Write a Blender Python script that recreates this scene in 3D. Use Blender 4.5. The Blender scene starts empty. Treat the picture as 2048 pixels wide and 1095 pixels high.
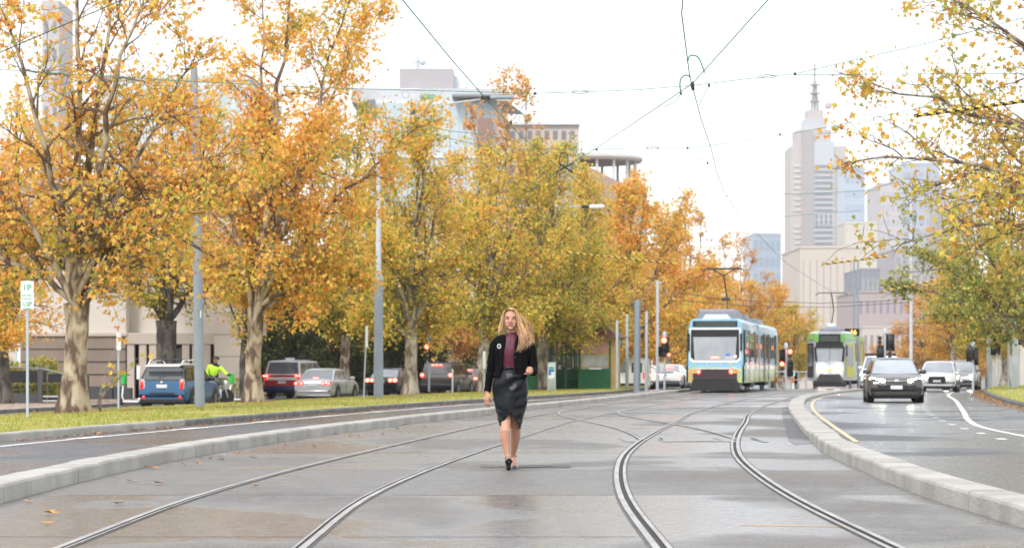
import bpy, math, random
import numpy as np
from mathutils import Vector, Matrix, noise as mnoise
R = math.radians
PI = math.pi
scene = bpy.context.scene
col = scene.collection

# ------------------------------------------------------------------ camera, sky, sun, exposure
CAM_H = 1.08
F = 4840.0                      # focal length in pixels of the 2048 px wide photograph
HZ = 738.0                      # horizon row
cam_d = bpy.data.cameras.new('camera')
cam = bpy.data.objects.new('camera', cam_d)
col.objects.link(cam)
cam.location = (0, 0, CAM_H)
cam.rotation_euler = (R(90), 0, 0)
cam_d.sensor_width = 36
cam_d.lens = F / 2048 * 36
cam_d.shift_y = (HZ - 547.5) / 2048
cam_d.clip_start = 0.5
cam_d.clip_end = 9000
cam_d.dof.use_dof = True
cam_d.dof.focus_distance = 26.0
cam_d.dof.aperture_fstop = 4.4
scene.camera = cam

world = bpy.data.worlds.new('World')
scene.world = world
world.use_nodes = True
wt = world.node_tree
wt.nodes.clear()
SUN_EL, SUN_ROT = R(48), R(205)
sky = wt.nodes.new('ShaderNodeTexSky'); sky.sky_type = 'NISHITA'; sky.sun_disc = False
sky.sun_elevation = SUN_EL; sky.sun_rotation = SUN_ROT
bg1 = wt.nodes.new('ShaderNodeBackground'); bg1.inputs[1].default_value = 0.05
bg2 = wt.nodes.new('ShaderNodeBackground'); bg2.inputs[1].default_value = 1.06
tc = wt.nodes.new('ShaderNodeTexCoord')
nz = wt.nodes.new('ShaderNodeTexNoise'); nz.inputs['Scale'].default_value = 2.2; nz.inputs['Detail'].default_value = 5
cr = wt.nodes.new('ShaderNodeValToRGB')
cr.color_ramp.elements[0].position = 0.3; cr.color_ramp.elements[0].color = (0.90, 0.91, 0.93, 1)
cr.color_ramp.elements[1].position = 0.65; cr.color_ramp.elements[1].color = (1, 1, 1, 1)
ad = wt.nodes.new('ShaderNodeAddShader'); ow = wt.nodes.new('ShaderNodeOutputWorld')
L = wt.links.new
L(sky.outputs[0], bg1.inputs[0]); L(tc.outputs['Generated'], nz.inputs['Vector']); L(nz.outputs['Fac'], cr.inputs[0])
L(cr.outputs[0], bg2.inputs[0]); L(bg1.outputs[0], ad.inputs[0]); L(bg2.outputs[0], ad.inputs[1]); L(ad.outputs[0], ow.inputs[0])

sd = bpy.data.lights.new('sun', 'SUN'); sd.energy = 1.9; sd.angle = R(10); sd.color = (1, 0.965, 0.92)
sun = bpy.data.objects.new('sun', sd); col.objects.link(sun)
# direction towards the sun, matching the sky texture's rotation (from +Y, clockwise)
sdir = Vector((math.sin(SUN_ROT) * math.cos(SUN_EL), math.cos(SUN_ROT) * math.cos(SUN_EL), math.sin(SUN_EL)))
sun.rotation_euler = sdir.to_track_quat('Z', 'Y').to_euler()
scene.view_settings.view_transform = 'Standard'
scene.view_settings.look = 'None'
scene.view_settings.exposure = 0.46
scene.view_settings.gamma = 1
scene.cycles.max_bounces = 6
scene.cycles.diffuse_bounces = 3
scene.cycles.glossy_bounces = 3
scene.cycles.transmission_bounces = 4
scene.cycles.transparent_max_bounces = 8
scene.cycles.use_fast_gi = False
try:
    scene.cycles.use_denoising = True
except Exception:
    pass

# ------------------------------------------------------------------ helpers
def gz(y):
    """height of the street: level, then falling away behind the crest"""
    if y < 132: return 0.0
    t = y - 132
    return -0.013 * t * t / (t + 10) if t < 900 else -0.013 * 900
def X_at(px, Y): return (px - 1024) * Y / F
def Z_at(py, Y): return CAM_H - (py - HZ) * Y / F
def P(px, py, Y): return Vector((X_at(px, Y), Y, Z_at(py, Y)))

class Curve:
    def __init__(s, pts):
        pts = sorted(pts); s.y = np.array([p[0] for p in pts], float); s.x = np.array([p[1] for p in pts], float)
        d = np.diff(s.x) / np.diff(s.y); n = len(pts); m = np.zeros(n)
        m[0], m[-1] = d[0], d[-1]
        h = np.diff(s.y)
        for i in range(1, n - 1): m[i] = (d[i-1] * h[i] + d[i] * h[i-1]) / (h[i] + h[i-1])
        s.m = m
    def __call__(s, y):
        y = min(max(y, s.y[0]), s.y[-1]); i = min(int(np.searchsorted(s.y, y, 'right')) - 1, len(s.y) - 2)
        h = s.y[i+1] - s.y[i]; t = (y - s.y[i]) / h
        return float((2*t**3-3*t**2+1)*s.x[i] + (t**3-2*t*t+t)*h*s.m[i] + (-2*t**3+3*t*t)*s.x[i+1] + (t**3-t*t)*h*s.m[i+1])
    def slope(s, y): return (s(y + .5) - s(y - .5))
    def off(s, y, d):
        """x at y of the curve moved sideways by d (positive: to the right)"""
        return s(y) + d * math.sqrt(1 + s.slope(y) ** 2)

def tag(o, label=None, cat=None, group=None, kind=None):
    if label: o['label'] = label
    if cat: o['category'] = cat
    if group: o['group'] = group
    if kind: o['kind'] = kind
    return o
def empty(name, loc=(0,0,0), rz=0, label=None, cat=None, group=None, scale=1):
    o = bpy.data.objects.new(name, None); col.objects.link(o)
    o.location = loc; o.rotation_euler = (0, 0, rz); o.empty_display_size = .2; o.scale = (scale,)*3
    return tag(o, label, cat, group)
def copy_tree(o, parent=None):
    c = o.copy(); col.objects.link(c)
    if parent: c.parent = parent
    for ch in list(o.children): copy_tree(ch, c)
    return c

class MB:
    """collects faces, builds one mesh object"""
    def __init__(s): s.v = []; s.f = []; s.mi = []; s.cur = 0
    def add(s, vs, fs, mi=None):
        b = len(s.v); s.v += [tuple(v) for v in vs]; m = s.cur if mi is None else mi
        for f in fs: s.f.append(tuple(i + b for i in f)); s.mi.append(m)
        return s
    def box(s, x0, x1, y0, y1, z0, z1, bev=0, rz=0, c=None, mi=None):
        if bev > 0:
            b = min(bev, (x1-x0)*.49, (y1-y0)*.49, (z1-z0)*.49)
            def ring(z, i):
                return [(x0+i+0, y0+i+b, z), (x0+i+b, y0+i, z), (x1-i-b, y0+i, z), (x1-i, y0+i+b, z), (x1-i, y1-i-b, z), (x1-i-b, y1-i, z), (x0+i+b, y1-i, z), (x0+i, y1-i-b, z)]
            vs = ring(z0, b*.7) + ring(z0+b, 0) + ring(z1-b, 0) + ring(z1, b*.7)
            fs = [tuple(range(7, -1, -1)), tuple(range(24, 32))]
            for k in range(3):
                for i in range(8): j = (i+1) % 8; fs.append((k*8+i, k*8+j, k*8+8+j, k*8+8+i))
        else:
            vs = [(x0,y0,z0),(x1,y0,z0),(x1,y1,z0),(x0,y1,z0),(x0,y0,z1),(x1,y0,z1),(x1,y1,z1),(x0,y1,z1)]
            fs = [(0,3,2,1),(4,5,6,7),(0,1,5,4),(1,2,6,5),(2,3,7,6),(3,0,4,7)]
        if rz:
            cx, cy = c if c else ((x0+x1)/2, (y0+y1)/2); ca, sa = math.cos(rz), math.sin(rz)
            vs = [((x-cx)*ca-(y-cy)*sa+cx, (x-cx)*sa+(y-cy)*ca+cy, z) for x, y, z in vs]
        return s.add(vs, fs, mi)
    def quad(s, a, b, c, d, mi=None): return s.add([a, b, c, d], [(0,1,2,3)], mi)
    def loft(s, rings, closed=True, cap0=True, cap1=True, mi=None):
        n = len(rings[0]); vs = [p for r in rings for p in r]; fs = []
        for k in range(len(rings)-1):
            for i in range(n if closed else n-1):
                j = (i+1) % n; fs.append((k*n+i, k*n+j, (k+1)*n+j, (k+1)*n+i))
        if closed and cap0: fs.append(tuple(range(n-1, -1, -1)))
        if closed and cap1: fs.append(tuple(range((len(rings)-1)*n, len(rings)*n)))
        return s.add(vs, fs, mi)
    def tube(s, pts, rad, n=8, cap=True, mi=None, flat=1.0):
        pts = [Vector(p) for p in pts]; m = len(pts)
        if not hasattr(rad, '__len__'): rad = [rad]*m
        up = None; rings = []
        for i, p in enumerate(pts):
            t = (pts[min(i+1, m-1)] - pts[max(i-1, 0)])
            t = t.normalized() if t.length > 1e-9 else Vector((0,0,1))
            if up is None:
                up = Vector((0,0,1)) if abs(t.z) < .9 else Vector((0,1,0))
            u = (up - t * up.dot(t)).normalized(); w = t.cross(u); up = u
            rings.append([p + (w*math.cos(2*PI*k/n) + u*math.sin(2*PI*k/n)*flat) * rad[i] for k in range(n)])
        return s.loft(rings, True, cap, cap, mi)
    def cyl(s, a, b, r, n=12, r2=None, mi=None): return s.tube([a, b], [r, r if r2 is None else r2], n, True, mi)
    def lathe(s, prof, n=16, c=(0,0), mi=None, ax='z'):
        rings = []
        for r, z in prof:
            ring = []
            for k in range(n):
                a = 2*PI*k/n; q = (r*math.cos(a), r*math.sin(a))
                ring.append((c[0]+q[0], c[1]+q[1], z) if ax == 'z' else ((z, c[0]+q[0], c[1]+q[1]) if ax == 'x' else (c[0]-q[0], z, c[1]+q[1])))
            rings.append(ring)
        return s.loft(rings, True, True, True, mi)
    def ball(s, c, r, n=12, m=8, mi=None):
        if not hasattr(r, '__len__'): r = (r,r,r)
        vs = []; fs = []
        for i in range(m+1):
            a = PI*i/m
            for k in range(n): b = 2*PI*k/n; vs.append((c[0]+r[0]*math.sin(a)*math.cos(b), c[1]+r[1]*math.sin(a)*math.sin(b), c[2]-r[2]*math.cos(a)))
        for i in range(m):
            for k in range(n): j = (k+1) % n; fs.append((i*n+k, i*n+j, (i+1)*n+j, (i+1)*n+k))
        return s.add(vs, fs, mi)
    def patch(s, a, b, c, d, inset=0, off=0, mi=None, thick=0):
        """panel inside the quad abcd (counter clockwise seen from outside), pushed outwards"""
        a, b, c, d = map(Vector, (a, b, c, d)); m = (a+b+c+d)/4
        n = ((b-a).cross(d-a)); n = n.normalized() if n.length > 1e-9 else Vector((0,0,1))
        def pull(p, q1, q2):
            return p + (q1-p).normalized()*inset + (q2-p).normalized()*inset
        q = [pull(a,b,d), pull(b,a,c), pull(c,b,d), pull(d,a,c)]
        q2 = [p + n*off for p in q]
        if thick:
            q1 = [p - n*thick for p in q2]
            return s.add(q1+q2, [(3,2,1,0),(4,5,6,7),(0,1,5,4),(1,2,6,5),(2,3,7,6),(3,0,4,7)], mi)
        return s.add(q2, [(0,1,2,3)], mi)
    def build(s, name, mats, parent=None, smooth=False, loc=None, bevel=0, subsurf=0, recalc=True, rot=None, weld=False, angle=40):
        me = bpy.data.meshes.new(name); me.from_pydata(s.v, [], s.f)
        if not isinstance(mats, (list, tuple)): mats = [mats]
        for m in mats: me.materials.append(m)
        if any(s.mi): me.polygons.foreach_set('material_index', s.mi)
        if recalc or weld:
            import bmesh
            bm = bmesh.new(); bm.from_mesh(me)
            if weld: bmesh.ops.remove_doubles(bm, verts=bm.verts, dist=1e-5)
            if recalc: bmesh.ops.recalc_face_normals(bm, faces=bm.faces)
            bm.to_mesh(me); bm.free()
        if smooth:
            me.polygons.foreach_set('use_smooth', [True]*len(me.polygons))
            if smooth == 'auto': me.set_sharp_from_angle(angle=R(angle))
        me.update()
        o = bpy.data.objects.new(name, me); col.objects.link(o)
        if parent: o.parent = parent
        if loc: o.location = loc
        if rot: o.rotation_euler = rot
        if bevel:
            b = o.modifiers.new('bevel', 'BEVEL'); b.width = bevel; b.segments = 2; b.limit_method = 'ANGLE'; b.angle_limit = R(35)
        if subsurf:
            b = o.modifiers.new('sub', 'SUBSURF'); b.levels = b.render_levels = subsurf
        return o

def text_obj(name, txt, size, mat, parent, loc, rot=(R(90),0,0), shear=0, ext=.002, sx=1, align='CENTER'):
    cu = bpy.data.curves.new(name, 'FONT'); cu.body = txt; cu.size = size; cu.align_x = align; cu.align_y = 'CENTER'
    cu.extrude = ext; cu.shear = shear; cu.materials.append(mat)
    tmp = bpy.data.objects.new(name, cu); me = bpy.data.meshes.new_from_object(tmp); bpy.data.objects.remove(tmp); me.name = name
    o = bpy.data.objects.new(name, me); col.objects.link(o); o.parent = parent; o.location = loc; o.rotation_euler = rot; o.scale = (sx,1,1)
    return o

# ------------------------------------------------------------------ materials
def c3(c): return (c[0], c[1], c[2], 1)
_mc = {}
def pm(name, c, rough=.5, metal=0, c2=None, scale=4, bump=0, bscale=None, coat=0, emit=None, estr=0, spec=.5, detail=4, lo=.35, hi=.65, coord='Object', stretch=None, rough2=None, rscale=None, trans=0, alpha=1):
    if name in _mc: return _mc[name]
    m = bpy.data.materials.new(name); m.use_nodes = True; _mc[name] = m
    t = m.node_tree; b = t.nodes['Principled BSDF']; l = t.links.new
    b.inputs['Base Color'].default_value = c3(c); b.inputs['Roughness'].default_value = rough; b.inputs['Metallic'].default_value = metal
    b.inputs['Specular IOR Level'].default_value = spec
    if coat: b.inputs['Coat Weight'].default_value = coat; b.inputs['Coat Roughness'].default_value = .05
    if emit: b.inputs['Emission Color'].default_value = c3(emit); b.inputs['Emission Strength'].default_value = estr
    if trans: b.inputs['Transmission Weight'].default_value = trans
    tcn = t.nodes.new('ShaderNodeTexCoord'); mp = t.nodes.new('ShaderNodeMapping'); l(tcn.outputs[coord], mp.inputs[0])
    if stretch: mp.inputs['Scale'].default_value = stretch
    def nse(sc, det=detail):
        n = t.nodes.new('ShaderNodeTexNoise'); n.inputs['Scale'].default_value = sc; n.inputs['Detail'].default_value = det; l(mp.outputs[0], n.inputs['Vector']); return n
    if c2 is None and not emit: c2 = tuple(x * .86 for x in c)
    if c2 is not None:
        n = nse(scale); rp = t.nodes.new('ShaderNodeValToRGB'); e = rp.color_ramp.elements
        e[0].position = lo; e[1].position = hi; e[0].color = c3(c); e[1].color = c3(c2)
        l(n.outputs['Fac'], rp.inputs[0]); l(rp.outputs[0], b.inputs['Base Color'])
    if rough2 is not None:
        n = nse(rscale or scale); mr = t.nodes.new('ShaderNodeMapRange'); mr.inputs[1].default_value = .35; mr.inputs[2].default_value = .65
        mr.inputs[3].default_value = rough; mr.inputs[4].default_value = rough2; l(n.outputs['Fac'], mr.inputs[0]); l(mr.outputs[0], b.inputs['Roughness'])
    if bump:
        n = nse(bscale or scale * 6, 3); bp = t.nodes.new('ShaderNodeBump'); bp.inputs['Strength'].default_value = bump; bp.inputs['Distance'].default_value = .02
        l(n.outputs['Fac'], bp.inputs['Height']); l(bp.outputs[0], b.inputs['Normal'])
    return m
def srgb(r, g, b):
    f = lambda x: (x/255/12.92 if x <= 10 else ((x/255+.055)/1.055)**2.4)
    return (f(r), f(g), f(b))

def ground_mat(name, base, base2, wet=0.0, r0=.85, r1=.3, slab=0, bump=.25, warm=None, gloss_scale=.35, cracks=False, spec=.34):
    """asphalt or concrete with aggregate, stains and damp patches"""
    m = bpy.data.materials.new(name); m.use_nodes = True; t = m.node_tree; l = t.links.new; b = t.nodes['Principled BSDF']
    g = t.nodes.new('ShaderNodeNewGeometry')
    def mapn(sx, sy):
        mp = t.nodes.new('ShaderNodeMapping'); mp.inputs['Scale'].default_value = (sx, sy, 1); l(g.outputs['Position'], mp.inputs[0]); return mp
    def nse(sc, det, sx=1, sy=1, rough=.5):
        n = t.nodes.new('ShaderNodeTexNoise'); n.inputs['Scale'].default_value = sc; n.inputs['Detail'].default_value = det; n.inputs['Roughness'].default_value = rough; l(mapn(sx, sy).outputs[0], n.inputs['Vector']); return n.outputs['Fac']
    def ramp(s, a, c, lo=0, hi=1):
        mr = t.nodes.new('ShaderNodeMapRange'); mr.inputs[1].default_value = a; mr.inputs[2].default_value = c; mr.inputs[3].default_value = lo; mr.inputs[4].default_value = hi; l(s, mr.inputs[0]); return mr.outputs[0]
    def mix(f, a, c):
        mx = t.nodes.new('ShaderNodeMix'); mx.data_type = 'RGBA'
        for k, v in ((0, f), (6, a), (7, c)):
            if isinstance(v, tuple): mx.inputs[k].default_value = c3(v)
            elif isinstance(v, (int, float)): mx.inputs[k].default_value = v
            else: l(v, mx.inputs[k])
        return mx.outputs[2]
    def math_(op, a, c):
        mm = t.nodes.new('ShaderNodeMath'); mm.operation = op
        for k, v in enumerate((a, c)):
            if isinstance(v, (int, float)): mm.inputs[k].default_value = v
            else: l(v, mm.inputs[k])
        return mm.outputs[0]
    big = nse(.22, 6, 1, .55, .6)
    c = mix(ramp(big, .38, .62), base, base2)
    st = nse(1.6, 9, 1, .6, .7)
    c = mix(ramp(st, .46, .66, 0, .75), c, tuple(x * .62 for x in base))
    st2 = nse(5, 8, 1, .8, .7)
    c = mix(ramp(st2, .48, .62, 0, .75), c, tuple(min(1, x * 1.55) for x in base))
    if warm: c = mix(ramp(nse(.6, 5, .9, .6), .48, .66, 0, .8), c, warm)
    ag = nse(60, 2)
    c = mix(ramp(ag, .45, .62, 0, .75), c, tuple(min(1, x * 2.0) for x in base))
    ag2 = nse(40, 3)
    c = mix(ramp(ag2, .52, .66, 0, .75), c, tuple(x * .35 for x in base))
    if cracks:
        vo = t.nodes.new('ShaderNodeTexVoronoi'); vo.feature = 'DISTANCE_TO_EDGE'; vo.inputs['Scale'].default_value = .33
        dn = t.nodes.new('ShaderNodeTexNoise'); dn.inputs['Scale'].default_value = 1.1; dn.inputs['Detail'].default_value = 6; l(g.outputs['Position'], dn.inputs['Vector'])
        va = t.nodes.new('ShaderNodeVectorMath'); va.operation = 'ADD'; l(g.outputs['Position'], va.inputs[0]); l(dn.outputs['Color'], va.inputs[1]); l(va.outputs[0], vo.inputs['Vector'])
        c = mix(math_('MULTIPLY', ramp(vo.outputs['Distance'], .0, .006, .8, 0), ramp(nse(.4, 2), .48, .56)), c, tuple(x * .3 for x in base))
    # damp patches
    w = nse(gloss_scale, 3, .8, .45, .5)
    wet_f = ramp(w, .5 - wet*.12, .60 - wet*.12)
    if slab:
        sx = t.nodes.new('ShaderNodeSeparateXYZ'); l(g.outputs['Position'], sx.inputs[0])
        fl = math_('FLOOR', math_('DIVIDE', sx.outputs['Y'], slab), 0)
        wn = t.nodes.new('ShaderNodeTexWhiteNoise'); wn.noise_dimensions = '1D'; l(fl, wn.inputs['W'])
        wet_f = math_('MULTIPLY', wet_f, ramp(wn.outputs[0], .1, .7, .55, 1))
    if wet > 0:
        c = mix(math_('MULTIPLY', wet_f, .30), c, tuple(x * .62 for x in base))
        rr = math_('ADD', ramp(wet_f, 0, 1, r0, r1), ramp(nse(9, 4), .3, .7, -.05, .08))
        l(rr, b.inputs['Roughness'])
    else: b.inputs['Roughness'].default_value = r0
    l(c, b.inputs['Base Color'])
    bp = t.nodes.new('ShaderNodeBump'); bp.inputs['Strength'].default_value = bump; bp.inputs['Distance'].default_value = .01
    hsum = math_('ADD', ag, math_('MULTIPLY', nse(6, 4), 1.2)); l(hsum, bp.inputs['Height']); l(bp.outputs[0], b.inputs['Normal'])
    if wet > 0: l(ramp(wet_f, 0, 1, bump, bump*.35), bp.inputs['Strength'])
    b.inputs['Specular IOR Level'].default_value = spec
    return m

def leaf_mat(name, cols, trans=.35, gscale=.35):
    """leaf colours differ from leaf to leaf and drift from bough to bough"""
    m = bpy.data.materials.new(name); m.use_nodes = True; t = m.node_tree; l = t.links.new; b = t.nodes['Principled BSDF']
    g = t.nodes.new('ShaderNodeNewGeometry'); tcn = t.nodes.new('ShaderNodeTexCoord')
    n = t.nodes.new('ShaderNodeTexNoise'); n.inputs['Scale'].default_value = gscale; n.inputs['Detail'].default_value = 3; l(tcn.outputs['Object'], n.inputs['Vector'])
    mr = t.nodes.new('ShaderNodeMapRange'); mr.inputs[1].default_value = .3; mr.inputs[2].default_value = .7; mr.inputs[3].default_value = -.28; mr.inputs[4].default_value = .28; l(n.outputs['Fac'], mr.inputs[0])
    a = t.nodes.new('ShaderNodeMath'); a.operation = 'ADD'; a.use_clamp = True; l(g.outputs['Random Per Island'], a.inputs[0]); l(mr.outputs[0], a.inputs[1])
    rp = t.nodes.new('ShaderNodeValToRGB'); r = rp.color_ramp
    while len(r.elements) < len(cols): r.elements.new(.5)
    for i, c in enumerate(cols): r.elements[i].position = i / (len(cols)-1); r.elements[i].color = c3(c)
    l(a.outputs[0], rp.inputs[0]); l(rp.outputs[0], b.inputs['Base Color']); b.inputs['Roughness'].default_value = .55; b.inputs['Specular IOR Level'].default_value = .3
    tr = t.nodes.new('ShaderNodeBsdfTranslucent'); l(rp.outputs[0], tr.inputs[0]); mx = t.nodes.new('ShaderNodeMixShader'); mx.inputs[0].default_value = trans
    l(b.outputs[0], mx.inputs[1]); l(tr.outputs[0], mx.inputs[2]); l(mx.outputs[0], t.nodes['Material Output'].inputs[0])
    return m

def bark_mat(name, cs, scale=5):
    """flaking plane-tree bark: patches of three colours"""
    m = bpy.data.materials.new(name); m.use_nodes = True; t = m.node_tree; l = t.links.new; b = t.nodes['Principled BSDF']
    tcn = t.nodes.new('ShaderNodeTexCoord'); mp = t.nodes.new('ShaderNodeMapping'); mp.inputs['Scale'].default_value = (1,1,.45); l(tcn.outputs['Object'], mp.inputs[0])
    def nse(sc, det):
        n = t.nodes.new('ShaderNodeTexNoise'); n.inputs['Scale'].default_value = sc; n.inputs['Detail'].default_value = det; n.inputs['Distortion'].default_value = .6; l(mp.outputs[0], n.inputs['Vector']); return n
    n = nse(scale, 5); rp = t.nodes.new('ShaderNodeValToRGB'); r = rp.color_ramp
    pos = [.43, .48, .53, .61]
    while len(r.elements) < len(cs): r.elements.new(.5)
    for i, c in enumerate(cs): r.elements[i].position = pos[i]; r.elements[i].color = c3(c)
    l(n.outputs['Fac'], rp.inputs[0]); l(rp.outputs[0], b.inputs['Base Color']); b.inputs['Roughness'].default_value = .85
    n2 = nse(scale*4, 5); bp = t.nodes.new('ShaderNodeBump'); bp.inputs['Strength'].default_value = .6; bp.inputs['Distance'].default_value = .03; l(n2.outputs['Fac'], bp.inputs['Height']); l(bp.outputs[0], b.inputs['Normal'])
    return m

M = {}
M['track'] = ground_mat('track_asphalt', (.132,.126,.118), (.104,.100,.095), wet=.95, slab=5.2, r0=.85, r1=.22, spec=.42, warm=(.145,.132,.116), cracks=True, bump=.28)
M['road'] = ground_mat('road_asphalt', (.074,.076,.083), (.060,.062,.068), wet=1.0, r0=.62, r1=.26, spec=.5, bump=.25)
M['service'] = ground_mat('service_asphalt', (.12,.12,.125), (.10,.10,.105), wet=.3, r0=.8, r1=.5)
M['path'] = ground_mat('path_gravel', (.30,.24,.2), (.25,.19,.16), wet=0)
M['patch'] = ground_mat('patch_asphalt', (.085,.087,.09), (.07,.07,.075), wet=.5, r0=.7, r1=.35)
M['kerb'] = pm('kerb_concrete', (.42,.405,.37), .85, c2=(.31,.295,.26), scale=1.3, bump=.5, bscale=30, detail=12, lo=.40, hi=.66)
M['bluestone'] = pm('bluestone', (.17,.165,.16), .8, c2=(.10,.10,.10), scale=3, bump=.4, bscale=25)
M['earth'] = pm('earth', (.16,.14,.09), .95, c2=(.12,.10,.07), scale=.6, bump=.3)
M['turf'] = pm('turf', (.25,.27,.06), .95, c2=(.36,.33,.11), scale=.9, bump=.5, bscale=20, detail=8)
M['steelrail'] = pm('rail_steel', (.43,.42,.41), .46, metal=.45, c2=(.32,.30,.285), scale=1.2, rough2=.55, detail=6)
M['groove'] = pm('rail_groove', (.045,.035,.03), .9, c2=(.02,.016,.015), scale=3)
M['seal'] = pm('rail_seal', (.12,.113,.104), .8, c2=(.08,.076,.070), scale=2)
M['whitepaint'] = pm('road_paint_white', (.72,.72,.70), .6, c2=(.5,.5,.49), scale=7, detail=8)
M['yellowpaint'] = pm('road_paint_yellow', (.68,.50,.28), .6, c2=(.45,.36,.24), scale=7, detail=8)
M['galv'] = pm('galvanised_steel', (.50,.55,.60), .45, metal=.35, c2=(.42,.47,.52), scale=2.2, rough2=.6)
M['polegrey'] = pm('pole_paint_grey', (.27,.31,.36), .5, c2=(.23,.27,.32), scale=1.5, rough2=.62)
M['whitepole'] = pm('pole_paint_white', (.54,.58,.62), .5, c2=(.47,.51,.55), scale=2)
M['black'] = pm('black_plastic', (.012,.012,.014), .45)
M['rubber'] = pm('rubber', (.02,.02,.02), .8)
M['glass'] = pm('dark_glass', (.05,.06,.065), .06, spec=.9, coat=.6)
M['lightglass'] = pm('light_glass', (.34,.37,.40), .08, spec=.8, coat=.6, c2=(.26,.29,.33), scale=1.2)
M['midglass'] = pm('mid_glass', (.13,.15,.17), .06, spec=.9, coat=.7)
M['redlit'] = pm('lit_red_lamp', (.8,.02,.02), .4, emit=(1,.09,.06), estr=9)
M['reddim'] = pm('red_lens', (.45,.01,.01), .25, emit=(1,.02,.02), estr=.6, coat=.5)
M['amber'] = pm('amber_lens', (.8,.2,.02), .3, emit=(1,.25,.02), estr=.7)
M['headlit'] = pm('lit_headlamp', (1,1,1), .3, emit=(1,.97,.86), estr=60)
M['headsoft'] = pm('lit_daylamp', (1,1,1), .3, emit=(1,.95,.66), estr=45)
M['greenlit'] = pm('lit_green_lamp', (0,.7,.4), .3, emit=(.02,1,.45), estr=3)
M['orangelit'] = pm('lit_orange_display', (1,.5,.1), .3, emit=(1,.42,.05), estr=4)
M['wire'] = pm('wire_verdigris', (.05,.20,.13), .6)
M['wiredark'] = pm('wire_dark', (.035,.045,.04), .6)
M['yellowcover'] = pm('wire_cover_yellow', (.75,.48,.06), .6)
M['chrome'] = pm('chrome', (.75,.75,.76), .15, metal=1)
M['alloy'] = pm('alloy_wheel', (.45,.46,.48), .3, metal=.8)
M['plate'] = pm('number_plate_white', (.72,.73,.75), .5)
M['signwhite'] = pm('sign_white', (.82,.84,.85), .45)
M['green_ink'] = pm('sign_green', (.02,.42,.22), .5)
# ------------------------------------------------------------------ street layout (x of each edge as a function of depth y)
LB = Curve([(6,-3.95),(14,-4.08),(19.5,-4.13),(24,-4.13),(31.8,-3.8),(42.5,-2.67),(50.2,-1.65),(58,-.45),(66,.75),(84.2,3.6),(111,7.6),(132,11.0),(160,16.5),(220,31),(420,90)])
LO = Curve([(6,-9.0),(20,-8.6),(35.8,-7.6),(44.6,-6.4),(56.8,-4.74),(70.6,-2.54),(84,.0),(108.8,4.7),(132,7.6),(160,12.2),(220,26),(420,84)])
RB = Curve([(6,3.45),(16.5,3.49),(20.3,3.5),(25.2,3.7),(31.3,4.04),(35.1,4.38),(46.6,5.5),(55,6.35),(67.8,7.75),(91.6,11.0),(118.7,16.4),(135,20.4),(160,26.5),(220,44),(420,105)])
RO = Curve([(6,8.4),(20,9.0),(40,10.8),(67.8,14.35),(90,17.9),(118.7,23.2),(135,27),(160,34),(220,52),(420,115)])
GB = Curve([(6,-17),(40,-15.6),(63,-13.4),(74.4,-11.9),(88.9,-9.6),(108,-5.9),(126,-1.6),(150,4.5),(220,22),(420,78)])
SO = Curve([(6,-23),(40,-20),(63,-17.5),(84,-15.2),(100,-14.3),(118,-13.5),(140,-9),(160,-4),(220,12),(420,68)])
CA = Curve([(6,-2.0),(14.6,-2.0),(20,-1.96),(25,-1.70),(30,-1.32),(38,-.63),(50,.50),(58,1.5),(66,2.55),(80,4.6),(95,6.85),(111,9.35),(132,13.1),(160,18.7),(220,34),(420,93)])
CB = Curve([(6,1.62),(14.75,1.61),(20,1.65),(25,1.82),(30,2.1),(35,2.52),(40,3.02),(50,4.12),(57,4.85),(68,6.25),(80,8.05),(95,10.4),(111,13.1),(134,17.4),(150,20.6),(180,27),(220,37.5),(420,96)])
def ys(a, b, n, p=1.6): return [a + (b-a) * (i/(n-1))**p for i in range(n)]

def strip(name, fl, fr, y0, y1, mat, z=0, n=90, zf=None, kind='structure', cols=1, parent=None, p=1.6, grade=None):
    mb = MB(); rows = []
    for y in ys(y0, y1, n, p):
        a, b = fl(y), fr(y)
        rows.append([(a+(b-a)*k/cols, y, (zf(y, k/cols) if zf else z) + gz(y)) for k in range(cols+1)])
    mb.loft(rows, closed=False)
    o = mb.build(name, mat, parent, smooth=True)
    for pl in o.data.polygons: pass
    if kind: tag(o, kind=kind)
    return o
SRV = -.25
ground = MB()
gy = [-60, 0, 40, 80, 120, 132, 140, 150, 165, 180, 200, 240, 300, 400, 600, 1000, 1032, 2000, 5000]
ground.loft([[(x, y, gz(y) - .42) for x in (-3000, -300, -60, 60, 300, 3000)] for y in gy], closed=False)
tag(ground.build('ground', M['earth']), kind='structure')
tag(strip('track_bed', lambda y: LB(y)-.05, lambda y: RB(y)+.05, 6, 420, M['track'], cols=4), kind='structure')
strip('left_road', lambda y: LO(y)-.02, lambda y: LB(y)-.3, 6, 420, M['road'], cols=2)
strip('right_road', lambda y: RB(y)+.3, lambda y: RO(y)+.02, 6, 420, M['road'], cols=3)
def vz(y, t):      # left verge: kerb height at the road, falling to the service road
    return .13 * t**2 + (SRV + .13) * (1-t)**2 + .10 * 2*t*(1-t) - .01
strip('grass_verge', GB, lambda y: LO(y)-.13, 6, 420, M['turf'], zf=vz, cols=8)
strip('right_verge', lambda y: RO(y)+.13, lambda y: RO(y)+14, 6, 420, M['turf'], zf=lambda y, t: .13 + .35*math.sin(t*PI*.5), cols=6)
strip('service_road', SO, lambda y: GB(y)+.02, 6, 420, M['service'], z=SRV-.06, cols=2)
strip('footpath', lambda y: SO(y)-9, lambda y: SO(y)-.1, 6, 420, M['path'], z=SRV+.06, cols=2)
strip('garden_bed', lambda y: SO(y)-90, lambda y: SO(y)-8.99, 6, 420, M['earth'], z=SRV+.05, cols=2)
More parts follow.
